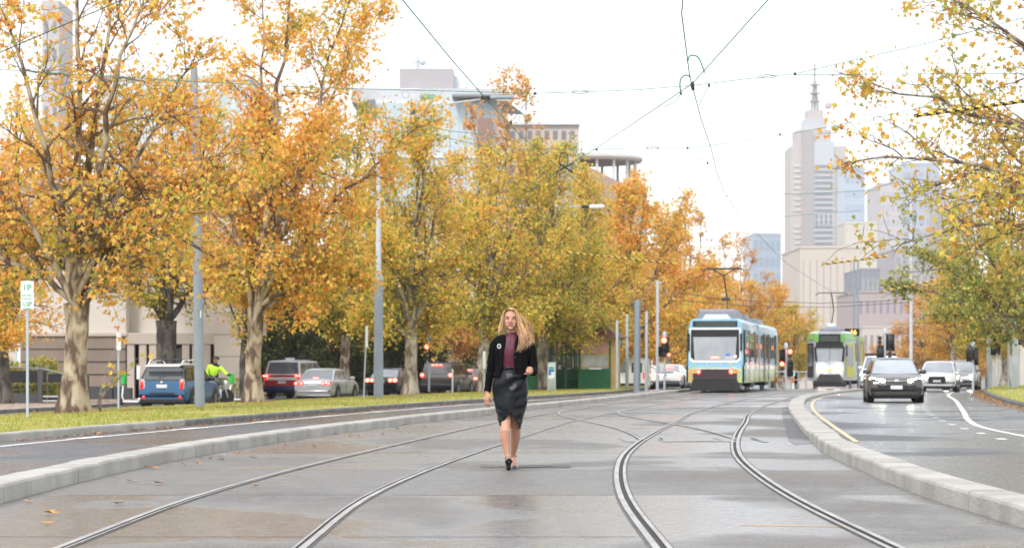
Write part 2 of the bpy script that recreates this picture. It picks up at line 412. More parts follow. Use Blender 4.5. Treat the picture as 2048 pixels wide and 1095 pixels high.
strip('right_footpath', lambda y: RO(y)+13.99, lambda y: RO(y)+90, 6, 420, M['path'], z=.47, cols=2)

def kerb(name, f, y0, y1, w, h, mat, side=-1, stone=1.15, zbase=-.03, bev=.03, jit=.004, dz=0, ztop=None):
    """kerb of separate stones along f; body lies on the given side of the line"""
    mb = MB(); rnd = random.Random(5); y = y0
    while y < y1:
        st = stone if y < 140 else stone * 4
        sl = f.slope(y); ln = st / math.sqrt(1+sl*sl); ya, yb = y, y + ln
        z1 = h + rnd.uniform(-jit, jit) ; g = .008/ math.sqrt(1+sl*sl)
        prof = [(0, zbase), (0, z1-bev), (bev*.35, z1-bev*.3), (bev, z1), (w-bev, z1), (w, z1-bev), (w, zbase)]
        jx = rnd.uniform(-jit, jit)
        rings = []
        for yy in (ya+g, (ya+yb)/2, yb-g):
            s2 = f.slope(yy); k = math.sqrt(1+s2*s2)
            rings.append([(f(yy) + side*(o_+jx)*k*1.0, yy, z + gz(yy)+dz) for o_, z in prof])
        mb.loft(rings, True, True, True)
        y = yb
    return tag(mb.build(name, mat, smooth=False), kind='structure')
kerb('median_kerb', LB, 7, 64.5, .34, .155, M['kerb'], -1)
kerb('median_kerb', LB, 65, 300, .34, .14, M['kerb'], -1)
kerb('median_kerb', RB, 7, 36.1, .34, .155, M['kerb'], 1)
kerb('median_kerb', RB, 36.2, 300, .44, .11, M['kerb'], 1)
kerb('verge_kerb', LO, 7, 45.3, .14, .135, M['kerb'], -1)
kerb('verge_kerb', LO, 45.35, 300, .15, .12, M['bluestone'], -1, stone=.9)
kerb('verge_kerb', RO, 7, 300, .15, .12, M['bluestone'], 1, stone=.9)
kerb('service_kerb', GB, 7, 300, .14, SRV+.13, M['kerb'], 1, stone=2.4, zbase=SRV-.1)
kerb('service_kerb', SO, 7, 300, .14, SRV+.07, M['bluestone'], -1, stone=2.4, zbase=SRV-.1)

# tram rails: running head, dark groove, keeper lip
def rail(cf, d, side, y0=7, y1=420, wide=1.0, name='tram_rail', dz=0.0):
    mb = MB()
    n = 130
    Y = ys(y0, y1, n, 1.5)
    g = .024 if wide < 1.3 else .042; lp = .018 if wide < 1.3 else .032; hd_ = .046
    secs = [(-.066,-hd_,.004,2),(-hd_,0,.010,0),(0,g,.003,1),(g,g+lp,.010,0),(g+lp,g+lp+.014,.004,2)]
    for a, b, z, mi in secs:
        A = [(cf.off(y, d + side*a), y, z+dz + gz(y)) for y in Y]; B = [(cf.off(y, d + side*b), y, z+dz + gz(y)) for y in Y]
        mb.loft([[p, q] for p, q in zip(A, B)], closed=False, mi=mi)
    o = mb.build(name, [M['steelrail'], M['groove'], M['seal']], smooth=False)
    return tag(o, kind='structure')
G = 1.435/2
rail(CA, -G, 1); rail(CA, G, -1)
rail(CB, -G, 1, wide=1.5); rail(CB, G, -1, wide=1.5)
XO = Curve([(36.9,2.72),(43.5,2.66),(50.5,2.32),(60,1.72),(68,2.3)])   # crossover centre
XO = Curve([(36.9,2.72),(41,2.72),(46,2.55),(51,2.2),(56,1.9),(62,2.02),(67,2.67)])
rail(XO, -G, 1, 36.9, 67, dz=.002); rail(XO, G, -1, 36.9, 67, dz=.002)
# crossing plates and drain across the track
mb = MB()
for (xa, xb, ya, yb) in [(1.66,1.9,36.0,38.6),(2.24,2.42,36.0,38.0),(3.15,3.4,36.0,38.6),(3.68,3.85,35.8,38.0)]:
    mb.add([(xa,yb-.6,.006),(xa+.04,ya,.006),(xb-.04,ya,.006),(xb,yb-.9,.006),(xb-.12,yb,.006),(xa+.1,yb,.006)], [(0,1,2,3,4,5)])
tag(mb.build('crossing_plate', pm('plate_iron',(.26,.25,.24),.5,c2=(.20,.19,.18),scale=6)), kind='structure')
mb = MB()
mb.box(2.24, 3.2, 36.2, 36.42, -.01, .012); tag(mb.build('drain_cover', M['kerb']), kind='structure')
mb = MB(); mb.box(2.24, 3.2, 36.1, 36.19, -.01, .005); mb.box(2.24,3.2,36.43,36.55,-.01,.005); tag(mb.build('drain_slot', M['groove']), kind='structure')
# expansion joints of the slabs
mb = MB()
for k, y in enumerate([10.4,15.6,20.8,26.0,31.2,36.4,41.6,46.8,52,57.2,62.4,67.6,72.8]):
    if k == 5: continue
    for a, b in ((-1.1,1.0-.2),(-2.65,-1.35),(-3.9,-2.85)):
        mb.quad((CA(y)+2+a if a > -1.2 else CA(y)+2.0+a, y-.008, .004),(CA(y)+2+b, y-.008,.004),(CA(y)+2+b, y+.012,.004),(CA(y)+2+a, y+.012,.004))
tag(mb.build('slab_joint', M['groove']), kind='structure')
# darker repair patch beside the right kerb
mb = MB()
pp = [(1563,815),(1580,812),(1612,868),(1624,886),(1590,889),(1577,880),(1572,862),(1565,835)]
pp = [(X_at(px, CAM_H*F/(py-HZ)), CAM_H*F/(py-HZ)) for px, py in pp]
mb.add([(min(x, RB(y)+.02), y, .004) for x, y in pp], [tuple(range(len(pp)))]); tag(mb.build('asphalt_patch', M['patch']), kind='structure')

# painted lines
def line(name, f, y0, y1, w, mat, dash=None, z=.004):
    mb = MB(); y = y0
    if dash is None:
        Y = ys(y0, y1, 70, 1.3); mb.loft([[(f(t), t, z+gz(t)), (f(t)+w, t, z+gz(t))] for t in Y], closed=False)
    else:
        on, off_ = dash
        while y < y1:
            mb.loft([[(f(t), t, z+gz(t)), (f(t)+w, t, z+gz(t))] for t in (y, y+on/2, y+on)], closed=False); y += on + off_
    return tag(mb.build(name, mat), kind='structure')
line('edge_line', lambda y: LO.off(y, .55), 8, 300, .13, M['whitepaint'])
line('edge_dash', lambda y: LO.off(y, .50), 20, 120, .26, M['whitepaint'], dash=(1.6, 4.2), z=.008)
WL = Curve([(8,7.0),(20,7.35),(30,7.7),(38.7,8.19),(45.5,8.75),(51.2,9.6),(60,11.15),(70.6,13.0),(85,15.5),(100.5,18.05),(118,21.5),(140,26)])
line('bike_lane_line', WL, 8, 132, .13, M['whitepaint'])
DL = Curve([(20,6.5),(30,7.0),(36.8,7.45),(40.2,7.78),(43.9,8.15),(47.9,8.6),(52.3,9.15),(60,10.25),(84.2,14.3),(110,18.6),(132,23)])
line('lane_dash', DL, 24, 130, .15, M['whitepaint'], dash=(.7, 2.6))
line('kerb_line', lambda y: RB.off(y, .62), 36, 132, .09, M['yellowpaint'])
mb = MB()
for y in (43.5, 49, 54.5, 60.5, 67, 74, 83):     # parking bay ticks
    mb.quad((WL(y)+.25, y-.06, .004), (WL(y)+1.35, y-.06, .004), (WL(y)+1.35, y+.12, .004), (WL(y)+.25, y+.12, .004))
tag(mb.build('parking_bay_tick', M['whitepaint']), kind='structure')
mb = MB(); mb.quad((1.58,16.78,.004),(2.27,16.60,.004),(2.27,16.63,.004),(1.58,16.82,.004)); tag(mb.build('survey_mark', pm('orange_spray',(.75,.33,.08),.7)), kind='structure')
mb = MB(); mb.quad((-.62,38.6,.004),(.0,38.5,.004),(.0,38.55,.004),(-.62,38.66,.004)); tag(mb.build('survey_mark', pm('orange_spray',(.75,.33,.08),.7)), kind='structure')
# access cover under the woman's feet
ac = empty('access_cover', (.15,26.9,0), label='flat rectangular steel access cover in the track bed at the woman\'s feet', cat='access cover')
mb = MB(); mb.box(-.5,.5,-.35,.35,-.02,.006); mb.build('frame', M['seal'], ac)
mb = MB(); mb.box(-.46,.46,-.31,.31,-.02,.010); mb.box(-.30,-.2,-.2,-.17,.010,.013); mb.box(.2,.3,-.2,-.17,.010,.013); mb.build('cover_plate', pm('cover_iron',(.13,.122,.112),.75,c2=(.09,.086,.08),scale=5), ac)

# grass blades and fallen leaves (uncountable)
def scatter(name, n, seed, fpos, size, mat, kindtri=True, label=None, cat=None):
    rs = np.random.RandomState(seed); V = []; Fc = []
    pos = fpos(rs, n); n = len(pos)
    a = rs.rand(n)*2*PI; s = size[0] + rs.rand(n)*(size[1]-size[0])
    if kindtri:
        w = s*.14; dx, dy = np.cos(a), np.sin(a); lean = (rs.rand(n,2)-.5)*s[:,None]*.8
        v = np.zeros((n,3,3)); v[:,0] = pos; v[:,1] = pos; v[:,2] = pos
        v[:,0,0] -= dx*w; v[:,0,1] -= dy*w; v[:,1,0] += dx*w; v[:,1,1] += dy*w; v[:,2,0] += lean[:,0]; v[:,2,1] += lean[:,1]; v[:,2,2] += s
        k = 3
    else:
        tpl = LEAF*np.array([1,1,1]); k = 6
        v = np.zeros((n,6,3)); ca, sa = np.cos(a)[:,None], np.sin(a)[:,None]
        x = tpl[None,:,0]*s[:,None]; y = tpl[None,:,1]*s[:,None]; z = (tpl[None,:,2]+.3*rs.rand(n,6))*s[:,None]*.5
        v[:,:,0] = pos[:,None,0]+x*ca-y*sa; v[:,:,1] = pos[:,None,1]+x*sa+y*ca; v[:,:,2] = pos[:,None,2]+z+.008
    me = bpy.data.meshes.new(name); me.vertices.add(n*k); me.vertices.foreach_set('co', v.reshape(-1))
    if kindtri: fi = np.arange(n*3)
    else: fi = (np.arange(n)[:,None,None]*6 + np.array([[0,1,2],[0,2,3],[0,3,4],[0,4,5]])[None]).reshape(-1)
    nf = len(fi)//3; me.loops.add(nf*3); me.loops.foreach_set('vertex_index', fi.astype(np.int32)); me.polygons.add(nf)
    me.polygons.foreach_set('loop_start', np.arange(nf, dtype=np.int32)*3); me.polygons.foreach_set('loop_total', np.full(nf, 3, dtype=np.int32)); me.update(calc_edges=True)
    me.materials.append(mat); o = bpy.data.objects.new(name, me); col.objects.link(o)
    return tag(o, label, cat, kind='stuff')
LEAF = np.array([(0,-.48,0),(.46,-.02,.14),(.17,.14,.02),(0,.56,-.03),(-.17,.14,.02),(-.46,-.02,.14)])
M['grass'] = leaf_mat('grass_blades', [(.22,.26,.04),(.34,.36,.06),(.46,.43,.11),(.55,.48,.18)], .3, .5)
M['fallen'] = leaf_mat('fallen_leaves', [(.30,.10,.03),(.45,.18,.04),(.55,.28,.06),(.28,.13,.06)], .1, 1)
def verge_pos(rs, n):
    y = 34 + rs.rand(n)**1.3 * 110; t = rs.rand(n); p = np.zeros((n,3))
    for i in range(n):
        g, o = GB(y[i])+.15, LO(y[i])-.16; p[i] = (g+(o-g)*t[i], y[i], vz(y[i], t[i]) + gz(y[i]))
    keep = np.ones(n, bool)
    for px, Y in ((150,60),(508,80),(820,98),(968,112),(1088,118)):
        bx = X_at(px, Y); keep &= np.hypot(p[:,0]-bx, p[:,1]-Y) > .75 + .35*rs.rand(n)
    for i in range(n):
        if mnoise.noise(Vector((p[i,0]*.8, p[i,1]*.35, 3.1))) < -.28 + .15*rs.rand(): keep[i] = False
    return p[keep]
scatter('grass', 90000, 3, verge_pos, (.03,.085), M['grass'], label='short yellow green autumn grass on the left verge', cat='grass')
def rverge_pos(rs, n):
    y = 50 + rs.rand(n) * 90; t = rs.rand(n); p = np.zeros((n,3))
    for i in range(n): p[i] = (RO(y[i])+.16+14*t[i]**1.5, y[i], .13+.35*math.sin(t[i]**1.5*PI*.5)+gz(y[i]))
    return p
scatter('grass', 20000, 4, rverge_pos, (.03,.085), M['grass'], label='short green grass on the right hand verge', cat='grass')
def fl_pos(rs, n):
    p = np.zeros((n,3))
    for i in range(n):
        k = rs.rand()
        if k < .12:
            px, Y = ((150,60),(508,80),(820,98),(1088,118))[rs.randint(4)]; a = rs.rand()*6.3; d = .35+abs(rs.randn())*.5; x = X_at(px,Y)+math.cos(a)*d; y = Y+math.sin(a)*d
            p[i] = (x, y, vz(y, min(1,max(0,(x-GB(y))/(LO(y)-GB(y)))))+.02)
        elif k < .42: y = 60+rs.rand()*60; p[i] = (SO(y)-.2-rs.rand()**.8*7, y, SRV+.06+gz(y))
        elif k < .52: y = 36+rs.rand()*80; p[i] = (LO(y)+.02+abs(rs.randn())*.16, y, .004+gz(y))
        elif k < .70: y = 38+rs.rand()*80; t = rs.rand(); p[i] = (GB(y)+(LO(y)-GB(y)-.3)*t+.15, y, vz(y,t)+.03)
        elif k < .90: y = 60+rs.rand()*70; p[i] = (RO(y)-.02-abs(rs.randn())*.3, y, .004+gz(y))
        elif k < .91: y = 15+rs.rand()*50; p[i] = (LB(y)+abs(rs.randn())*.5+.02, y, .004)
        else: y = 60+rs.rand()*60; p[i] = (SO(y)+abs(rs.randn())*.5, y, SRV-.05+gz(y))
    return p
scatter('fallen_leaves', 6200, 5, fl_pos, (.07,.14), M['fallen'], False, label='brown and orange fallen leaves lying along kerbs and path', cat='fallen leaves')
def gut_pos(rs, n):
    p = np.zeros((n,3))
    for i in range(n): y = 16+rs.rand()*22; p[i] = (CB.off(y, -G+.03), y, .004)
    return p
# ------------------------------------------------------------------ trees
M['bark_plane'] = bark_mat('plane_bark', [(.10,.065,.045),(.21,.15,.105),(.33,.26,.175),(.44,.37,.26)], 3.6)
M['bark_dark'] = bark_mat('dark_bark', [(.035,.03,.025),(.06,.05,.045),(.09,.08,.065),(.12,.11,.09)], 4)
M['bark_mid'] = bark_mat('mid_bark', [(.12,.09,.07),(.22,.18,.14),(.30,.26,.20),(.38,.34,.27)], 3.5)
GRN, YGR, YEL, ORG, RUS, BRN = (.13,.20,.03), (.48,.46,.07), (.88,.62,.11), (.90,.48,.09), (.74,.30,.06), (.38,.19,.08)
M['twig'] = pm('twig_bark', (.13,.085,.06), .9, c2=(.20,.14,.10), scale=2)
LM = {
 'orange': leaf_mat('leaves_orange', [(.38,.40,.07), (.66,.56,.09), YEL, (.93,.62,.15), ORG, (.94,.54,.15), (.88,.40,.08), RUS], .48),
 'yellow': leaf_mat('leaves_yellow', [(.24,.28,.05), YGR, (.62,.54,.09), YEL, (.88,.56,.12), ORG], .48),
 'olive': leaf_mat('leaves_olive', [(.20,.24,.04), (.38,.38,.06), (.58,.50,.08), (.76,.54,.10), (.84,.46,.09)], .45),
 'green': leaf_mat('leaves_green', [(.15,.21,.05), (.25,.32,.07), (.42,.43,.10), (.58,.50,.12), (.70,.48,.11)], .45),
 'sparse': leaf_mat('leaves_sparse', [(.40,.40,.08), (.60,.53,.10), (.78,.58,.12), (.82,.48,.10), RUS], .45),
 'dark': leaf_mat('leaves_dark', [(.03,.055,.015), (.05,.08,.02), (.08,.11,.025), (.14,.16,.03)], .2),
 'rust': leaf_mat('leaves_rust', [(.66,.50,.12), (.86,.52,.13), (.84,.42,.11), (.70,.32,.11), (.45,.24,.10)], .42),
}
def tube_np(V, Fc, pts, rad, n, rnd=None, rough=0):
    b = len(V); m = len(pts); up = None
    for i in range(m):
        p = pts[i]; t = pts[min(i+1,m-1)] - pts[max(i-1,0)]
        t = t.normalized() if t.length > 1e-9 else Vector((0,0,1))
        if up is None: up = Vector((1,0,0)) if abs(t.x) < .9 else Vector((0,1,0))
        u = (up - t*up.dot(t)).normalized(); w = t.cross(u); up = u
        for k in range(n):
            a = 2*PI*k/n; r = rad[i]
            if n == 18: r *= 1 + (.11*math.sin(5*a+p.x*3)+.06*math.sin(9*a+1))*math.exp(-max(0,p.z)*1.7)
            if rough: r *= 1 + rough*(mnoise.noise(Vector((math.cos(a)*1.3, math.sin(a)*1.3, p.z*.9+p.x)))*1.0 + .4*mnoise.noise(Vector((math.cos(a)*4, math.sin(a)*4, p.z*3))))
            q = p + (w*math.cos(a) + u*math.sin(a))*r; V.append((q.x,q.y,q.z))
    for i in range(m-1):
        for k in range(n):
            j = (k+1) % n; Fc.append((b+i*n+k, b+i*n+j, b+(i+1)*n+j, b+(i+1)*n+k))

def make_tree(name, label, base, H, fork, rx, ry, tr, nmain, nleaf, lsize, lmat, bark, seed, group=None, cz=None, cx=0, cy=0, nsec=9, nter=6, zlow=None, lean=(0,0), targets=None, ter_len=(.5,1.1), root=True, spread=1.0, cluster=.17, cat='tree', ragged=.25):
    rnd = random.Random(seed); rs = np.random.RandomState(seed)
    zlow = fork*.85 if zlow is None else zlow
    rz = (H - zlow)/2; C0 = Vector((cx, cy, zlow + rz))
    V = []; Fc = []; BV = []; BF = []
    # trunk
    nt = 16; tp = []; trd = []
    for i in range(nt+1):
        t = i/nt; z = fork*t
        tp.append(Vector((lean[0]*t + .05*math.sin(seed+t*4), lean[1]*t, z - (.25 if i == 0 else 0))))
        trd.append(tr*(1 + .50*math.exp(-t*8) - .12*t + (.12*max(0,t-.85)/.15)))
    tube_np(V, Fc, tp, trd, 18, rough=.24)
    top = tp[-1]
    ends = []                 # twig axes carrying leaves
    def env(p):
        d = p - C0; a = math.atan2(d.y, d.x)
        k = math.sqrt((d.x/rx)**2 + (d.y/ry)**2 + (d.z/rz)**2)
        lim = 1 + ragged*mnoise.noise(Vector((d.x*.35+seed, d.y*.35, d.z*.35)))*1.8
        return k/lim
    def path(p0, d0, p1, n, wob):
        dist = (p1-p0).length; c = p0 + d0*dist*.5; pts = []
        o1 = Vector((rnd.uniform(-1,1), rnd.uniform(-1,1), rnd.uniform(-1,1)))*wob*dist; ph = rnd.uniform(0,6)
        for i in range(n+1):
            t = i/n; q = p0*(1-t)**2 + c*2*t*(1-t) + p1*t*t
            q = q + o1*math.sin(t*PI*2+ph)*t*(1-t)*2 + Vector((rnd.gauss(0,1),rnd.gauss(0,1),rnd.gauss(0,1)))*wob*.12*dist*(t>0)
            pts.append(q)
        return pts
    mains = []
    tg = targets or []
    if not tg:
        for i in range(nmain):
            a = 2*PI*(i + rnd.uniform(-.25,.25))/nmain + seed
            lv = [.15,.55,.9][i % 3] + rnd.uniform(-.12,.12)        # how high in the crown
            if i == 0: lv, rr = 1.0, .15
            else: rr = math.sqrt(max(.05, 1-(2*lv-1)**2*.9))*.82*spread
            tg.append(C0 + Vector((rx*rr*math.cos(a), ry*rr*math.sin(a), rz*(2*lv-1)*.92)))
    for i, p1 in enumerate(tg):
        p1 = Vector(p1); p0 = top + Vector((rnd.uniform(-.25,.25)*tr, rnd.uniform(-.25,.25)*tr, -rnd.uniform(.0,.12)*fork))
        d = (p1 - p0); h = Vector((d.x, d.y, 0)); L0 = d.length
        d0 = (d.normalized() + Vector((0,0,.45 if d.z > 0 else .3))).normalized()
        pts = path(p0, d0, p1, 12, .055)
        r0 = tr*(.40 + .08*rnd.random())*min(1, .60 + L0/(H*.9)*.5)
        if i == 0 and not targets: r0 = tr*.62
        rd = [max(.018, r0*(1-.93*(k/12))**.9) for k in range(13)]
        tube_np(V, Fc, pts, rd, 9, rough=.08); mains.append((pts, rd))
    secs = []
    for pts, rd in mains:
        for j in range(nsec):
            t = .16 + .84*(j + rnd.random()*.8)/nsec; t = min(t, .985); f = t*12; k = int(f); u = f-k
            p0 = pts[k].lerp(pts[min(k+1,12)], u); tang = (pts[min(k+1,12)]-pts[k]).normalized()
            out = (p0 - C0); out = Vector((out.x/rx, out.y/ry, out.z/rz*.6)); 
            d = (tang*.55 + out.normalized()*.35 + Vector((rnd.gauss(0,1), rnd.gauss(0,1), rnd.gauss(0,.8)))*.62 + Vector((0,0,.2))).normalized()
            ln = min(rx,ry)*(.62 - .28*t)*rnd.uniform(.7,1.25)
            p1 = p0 + d*ln; tries = 0
            while env(p1) > 1 and tries < 6: ln *= .75; p1 = p0 + d*ln; tries += 1
            sp = path(p0, (d+Vector((0,0,.2))).normalized(), p1, 6, .07); r0 = min(rd[k]*.6, .03+.018*ln)
            sr = [max(.009, r0*(1-.85*q/6)) for q in range(7)]
            tube_np(BV, BF, sp, sr, 5); secs.append((sp, sr, ln))
        # leader tip
        secs.append((pts[9:], rd[9:], 1.2))
    for sp, sr, ln in secs:
        n = len(sp)-1
        for j in range(nter):
            t = .2 + .8*(j + rnd.random())/nter; t = min(t,.99); f = t*n; k = min(int(f), n-1); p0 = sp[k].lerp(sp[k+1], f-k)
            d = ((sp[k+1]-sp[k]).normalized()*.6 + Vector((rnd.gauss(0,1), rnd.gauss(0,1), rnd.gauss(0,.8)))*.6 + Vector((0,0,.12))).normalized()
            l2 = rnd.uniform(*ter_len); p1 = p0 + d*l2
            if env(p1) > 1.12: p1 = p0 + d*l2*.5
            mid = (p0+p1)/2 + Vector((rnd.gauss(0,1),rnd.gauss(0,1),rnd.gauss(0,1)))*.06*l2
            tube_np(BV, BF, [p0, mid, p1], [min(.016, sr[k]*.7), .009, .005], 3); ends.append((p0, p1))
    e0 = np.array([tuple(e[0]) for e in ends]); e1 = np.array([tuple(e[1]) for e in ends])
    wgt = rs.rand(len(ends))**1.2 + .12; wgt /= wgt.sum()
    idx = rs.choice(len(ends), nleaf, p=wgt); t = rs.rand(nleaf)[:,None]**.7*1.08
    pos = e0[idx]*(1-t) + e1[idx]*t + rs.randn(nleaf,3)*cluster*np.array([1,1,.85])
    # leaf frames: hanging, facing anywhere
    nrm = rs.randn(nleaf,3)*np.array([1,1,.8]) + np.array([0,0,.35]); nrm /= np.linalg.norm(nrm,axis=1)[:,None]
    tv = rs.randn(nleaf,3) + np.array([0,0,-.7]); tv -= nrm*(tv*nrm).sum(1)[:,None]; tv /= np.linalg.norm(tv,axis=1)[:,None]; bv = np.cross(nrm,tv)
    s = lsize*(.50+.85*rs.rand(nleaf)); tpl = LEAF
    curl = 1 + rs.rand(nleaf)*2
    v = (bv[:,None,:]*tpl[None,:,0:1] + tv[:,None,:]*tpl[None,:,1:2] + nrm[:,None,:]*(tpl[None,:,2:3]*curl[:,None,None]))*s[:,None,None] + pos[:,None,:]
    me = bpy.data.meshes.new('crown'); me.vertices.add(nleaf*6); me.vertices.foreach_set('co', v.reshape(-1))
    fi = (np.arange(nleaf)[:,None,None]*6 + np.array([[0,1,2],[0,2,3],[0,3,4],[0,4,5]])[None]).reshape(-1)
    nf = len(fi)//3; me.loops.add(nf*3); me.loops.foreach_set('vertex_index', fi.astype(np.int32)); me.polygons.add(nf)
    me.polygons.foreach_set('loop_start', np.arange(nf, dtype=np.int32)*3); me.polygons.foreach_set('loop_total', np.full(nf,3,dtype=np.int32)); me.update(calc_edges=True)
    me.materials.append(LM[lmat])
    e = empty(name, base, 0, label, cat, group)
    def part(nm, V_, F_, mt):
        m_ = bpy.data.meshes.new(nm); m_.from_pydata(V_, [], F_); m_.materials.append(mt)
        m_.polygons.foreach_set('use_smooth', [True]*len(m_.polygons)); m_.update()
        o = bpy.data.objects.new(nm, m_); col.objects.link(o); o.parent = e; return o
    part('trunk', V, Fc, bark); part('branches', BV, BF, M['twig'])
    o = bpy.data.objects.new('crown', me); col.objects.link(o); o.parent = e
    return e
def clone_tree(src, base, rz, sc, label, lmat=None, group=None, sz=None):
    c = copy_tree(src); c.location = base; c.rotation_euler = (0,0,rz); c.scale = (sc, sc, sz or sc); c['label'] = label
    if group: c['group'] = group
    if lmat:
        for ch in c.children:
            if ch.name.startswith('crown'):
                ch.material_slots[0].link = 'OBJECT'; ch.material_slots[0].material = LM[lmat]
    return c
def gpos(px, Y, z=0): return (X_at(px, Y), Y, z + gz(Y))
GA = 'plane trees on the grass verge'
# big sparse plane tree, front left
T1 = make_tree('plane_tree', 'thick mottled plane tree beside the 1P sign, sparse orange leaves', gpos(150,60,-.02), 13.6, 2.75, 4.9, 3.8, .30, 8, 14000, .145, 'orange', M['bark_plane'], 11, GA, zlow=1.9,
    targets=[(.15,0,12.6),(1.0,.4,11.8),(3.0,-.4,8.6),(3.5,.9,5.6),(-3.2,-.5,7.2),(-3.9,.6,4.4),(-1.6,-1.8,10.2),(1.6,2.2,7.6),(3.0,-1.8,5.0),(-1.2,2.2,5.2),(4.2,1.2,7.0),(2.2,-2,10.4)], nsec=15, nter=8, ragged=.3, cluster=.14)
T2 = make_tree('plane_tree', 'dense orange plane tree between the two thick grey poles', gpos(508,80,-.05), 14.8, 3.2, 4.9, 3.8, .265, 11, 29000, .145, 'orange', M['bark_plane'], 23, GA, zlow=3.0, cx=1.75, nsec=15, nter=9, ragged=.28)
T3 = make_tree('plane_tree', 'olive yellow plane tree with a dark trunk above the dark cars', gpos(820,98,.02), 10.6, 2.7, 3.5, 3.3, .26, 9, 16000, .145, 'yellow', M['bark_mid'], 37, GA, zlow=1.7, nsec=13, nter=9, cx=.3)
T4 = make_tree('plane_tree', 'yellow green plane tree directly behind the woman', gpos(968,112,.02), 11.6, 2.8, 3.9, 3.4, .26, 10, 15000, .155, 'yellow', M['bark_mid'], 41, GA, zlow=1.9, nsec=12, nter=9, cx=1.0, ragged=.35)
T5 = make_tree('plane_tree', 'olive plane tree overhanging the green tram shelter', gpos(1088,118,.05), 12.2, 2.9, 4.4, 3.6, .30, 10, 17500, .155, 'olive', M['bark_mid'], 53, GA, zlow=2.0, nsec=13, nter=9, cx=.3)
T6 = make_tree('plane_tree', 'thin topped rust coloured tree rising above the white building', gpos(1010,150,-.3), 20.4, 4.2, 3.9, 3.2, .30, 9, 8000, .21, 'rust', M['bark_mid'], 61, 'trees behind the service road', zlow=8, nsec=10, nter=7)
T7 = make_tree('plane_tree', 'broad orange tree left of the blue tram behind the white poles', gpos(1262,150,-.2), 13.3, 3.0, 5.4, 4.2, .33, 10, 19000, .195, 'orange', M['bark_mid'], 71, 'trees behind the service road', zlow=1.6, nsec=13, nter=9, cx=.4)
clone_tree(T7, gpos(1335,172,-.3), 2.4, .98, 'orange tree just left of the blue tram, above the white coupe', 'orange', 'trees behind the service road')
clone_tree(T3, gpos(1165,135,-.1), 2.1, 1.13, 'olive yellow tree between the shelter tree and the broad orange tree', 'yellow', 'trees behind the service road')
# between
clone_tree(T2, gpos(690,118,-.35), 1.3, .98, 'olive tree with dark trunk behind the silver sedan', 'olive', 'trees behind the service road')
clone_tree(T3, gpos(905,138,-.5), 4.0, 1.15, 'orange leafed tree behind the dark four wheel drive', 'rust', 'trees behind the service road')
# trees on the far side of the service road
TB1 = make_tree('dark_trunk_tree', 'dark trunked elm behind the blue car, forking low', gpos(335,100,-.2), 13.0, 3.3, 4.6, 4.0, .42, 7, 9500, .15, 'yellow', M['bark_dark'], 83, 'trees behind the service road', zlow=4.2, nsec=11, nter=7)
TB2 = make_tree('dark_trunk_tree', 'slim dark tree with bare limbs left of the spotted plane trunk', gpos(488,97,-.25), 8.5, 2.4, 2.5, 2.4, .15, 6, 2600, .13, 'sparse', M['bark_dark'], 97, 'trees behind the service road', zlow=3.1, nsec=8, nter=6)
TB3 = make_tree('yellow_tree', 'low golden tree at the left edge over the dark planter wall', gpos(8,90,-.2), 9.6, 2.2, 4.2, 3.5, .22, 8, 13000, .14, 'orange', M['bark_dark'], 101, 'trees behind the service road', zlow=1.8, nsec=11, nter=8)
clone_tree(TB1, gpos(60,112,-.2), 2.0, 1.05, 'dark trunked tree behind the low golden tree', 'orange', 'trees behind the service road')
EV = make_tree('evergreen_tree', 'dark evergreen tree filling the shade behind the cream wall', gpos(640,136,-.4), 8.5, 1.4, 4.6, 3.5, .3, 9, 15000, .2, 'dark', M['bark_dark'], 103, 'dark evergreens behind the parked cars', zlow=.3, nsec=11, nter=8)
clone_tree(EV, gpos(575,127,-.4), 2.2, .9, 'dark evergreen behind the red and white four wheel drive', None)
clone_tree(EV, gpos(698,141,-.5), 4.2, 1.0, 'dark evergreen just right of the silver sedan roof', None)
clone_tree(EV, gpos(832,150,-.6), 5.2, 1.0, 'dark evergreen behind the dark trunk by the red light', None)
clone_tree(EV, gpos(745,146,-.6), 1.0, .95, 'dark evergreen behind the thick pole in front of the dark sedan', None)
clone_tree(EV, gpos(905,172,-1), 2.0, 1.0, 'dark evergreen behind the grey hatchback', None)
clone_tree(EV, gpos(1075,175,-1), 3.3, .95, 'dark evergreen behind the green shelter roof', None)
# the near tree leaning in from the right
TR = make_tree('plane_tree', 'near plane tree leaning in from the right edge with long bare limbs', (17.2,55,.3), 14.5, 3.0, 8.8, 5, .30, 8, 10000, .145, 'sparse', M['bark_mid'], 113, 'trees on the right', zlow=2.2, cx=-1.8,
    targets=[(-9.9,-1.0,5.4),(-9.0,1.5,7.4),(-8.0,-.5,9.6),(-6.4,.5,10.8),(-5,1,12),(-8.2,1.5,3.6),(-5.8,-2.0,9.0),(-6.8,3,6.9),(-7.4,-2,4.4),(-5.6,0,3.4),(-6.4,1,5.4)], nsec=13, nter=8, ragged=.3, ter_len=(.5,1.0))
TR2 = make_tree('plane_tree', 'green leafed plane tree leaning over the right road', (24.6,112,.2), 9.6, 2.0, 6.6, 5, .30, 9, 10500, .18, 'green', M['bark_mid'], 127, 'trees on the right', zlow=2.6, cx=-1.6, lean=(-.5,0), nsec=12, nter=8,
    targets=[(-6.2,0,4.6),(-5.6,1,6.4),(-4.2,-1,7.8),(-2,1,9.0),(-5.6,-2,3.4),(0,-1,8.5),(2.5,1,8),(3.5,0,5),(-3.5,2,5.0)])
clone_tree(TR2, (28.0,126,.2), .35, .92, 'olive plane tree second along the right verge', 'olive', 'trees on the right')
TR3 = clone_tree(T5, gpos(1905,205,.4), .5, 1.0, 'low orange tree over the far end of the right road', 'orange', 'trees on the right')
clone_tree(T4, gpos(1850,260,.4), 1.5, 1.0, 'amber tree far down beyond the oncoming headlights', 'rust', 'trees on the right')
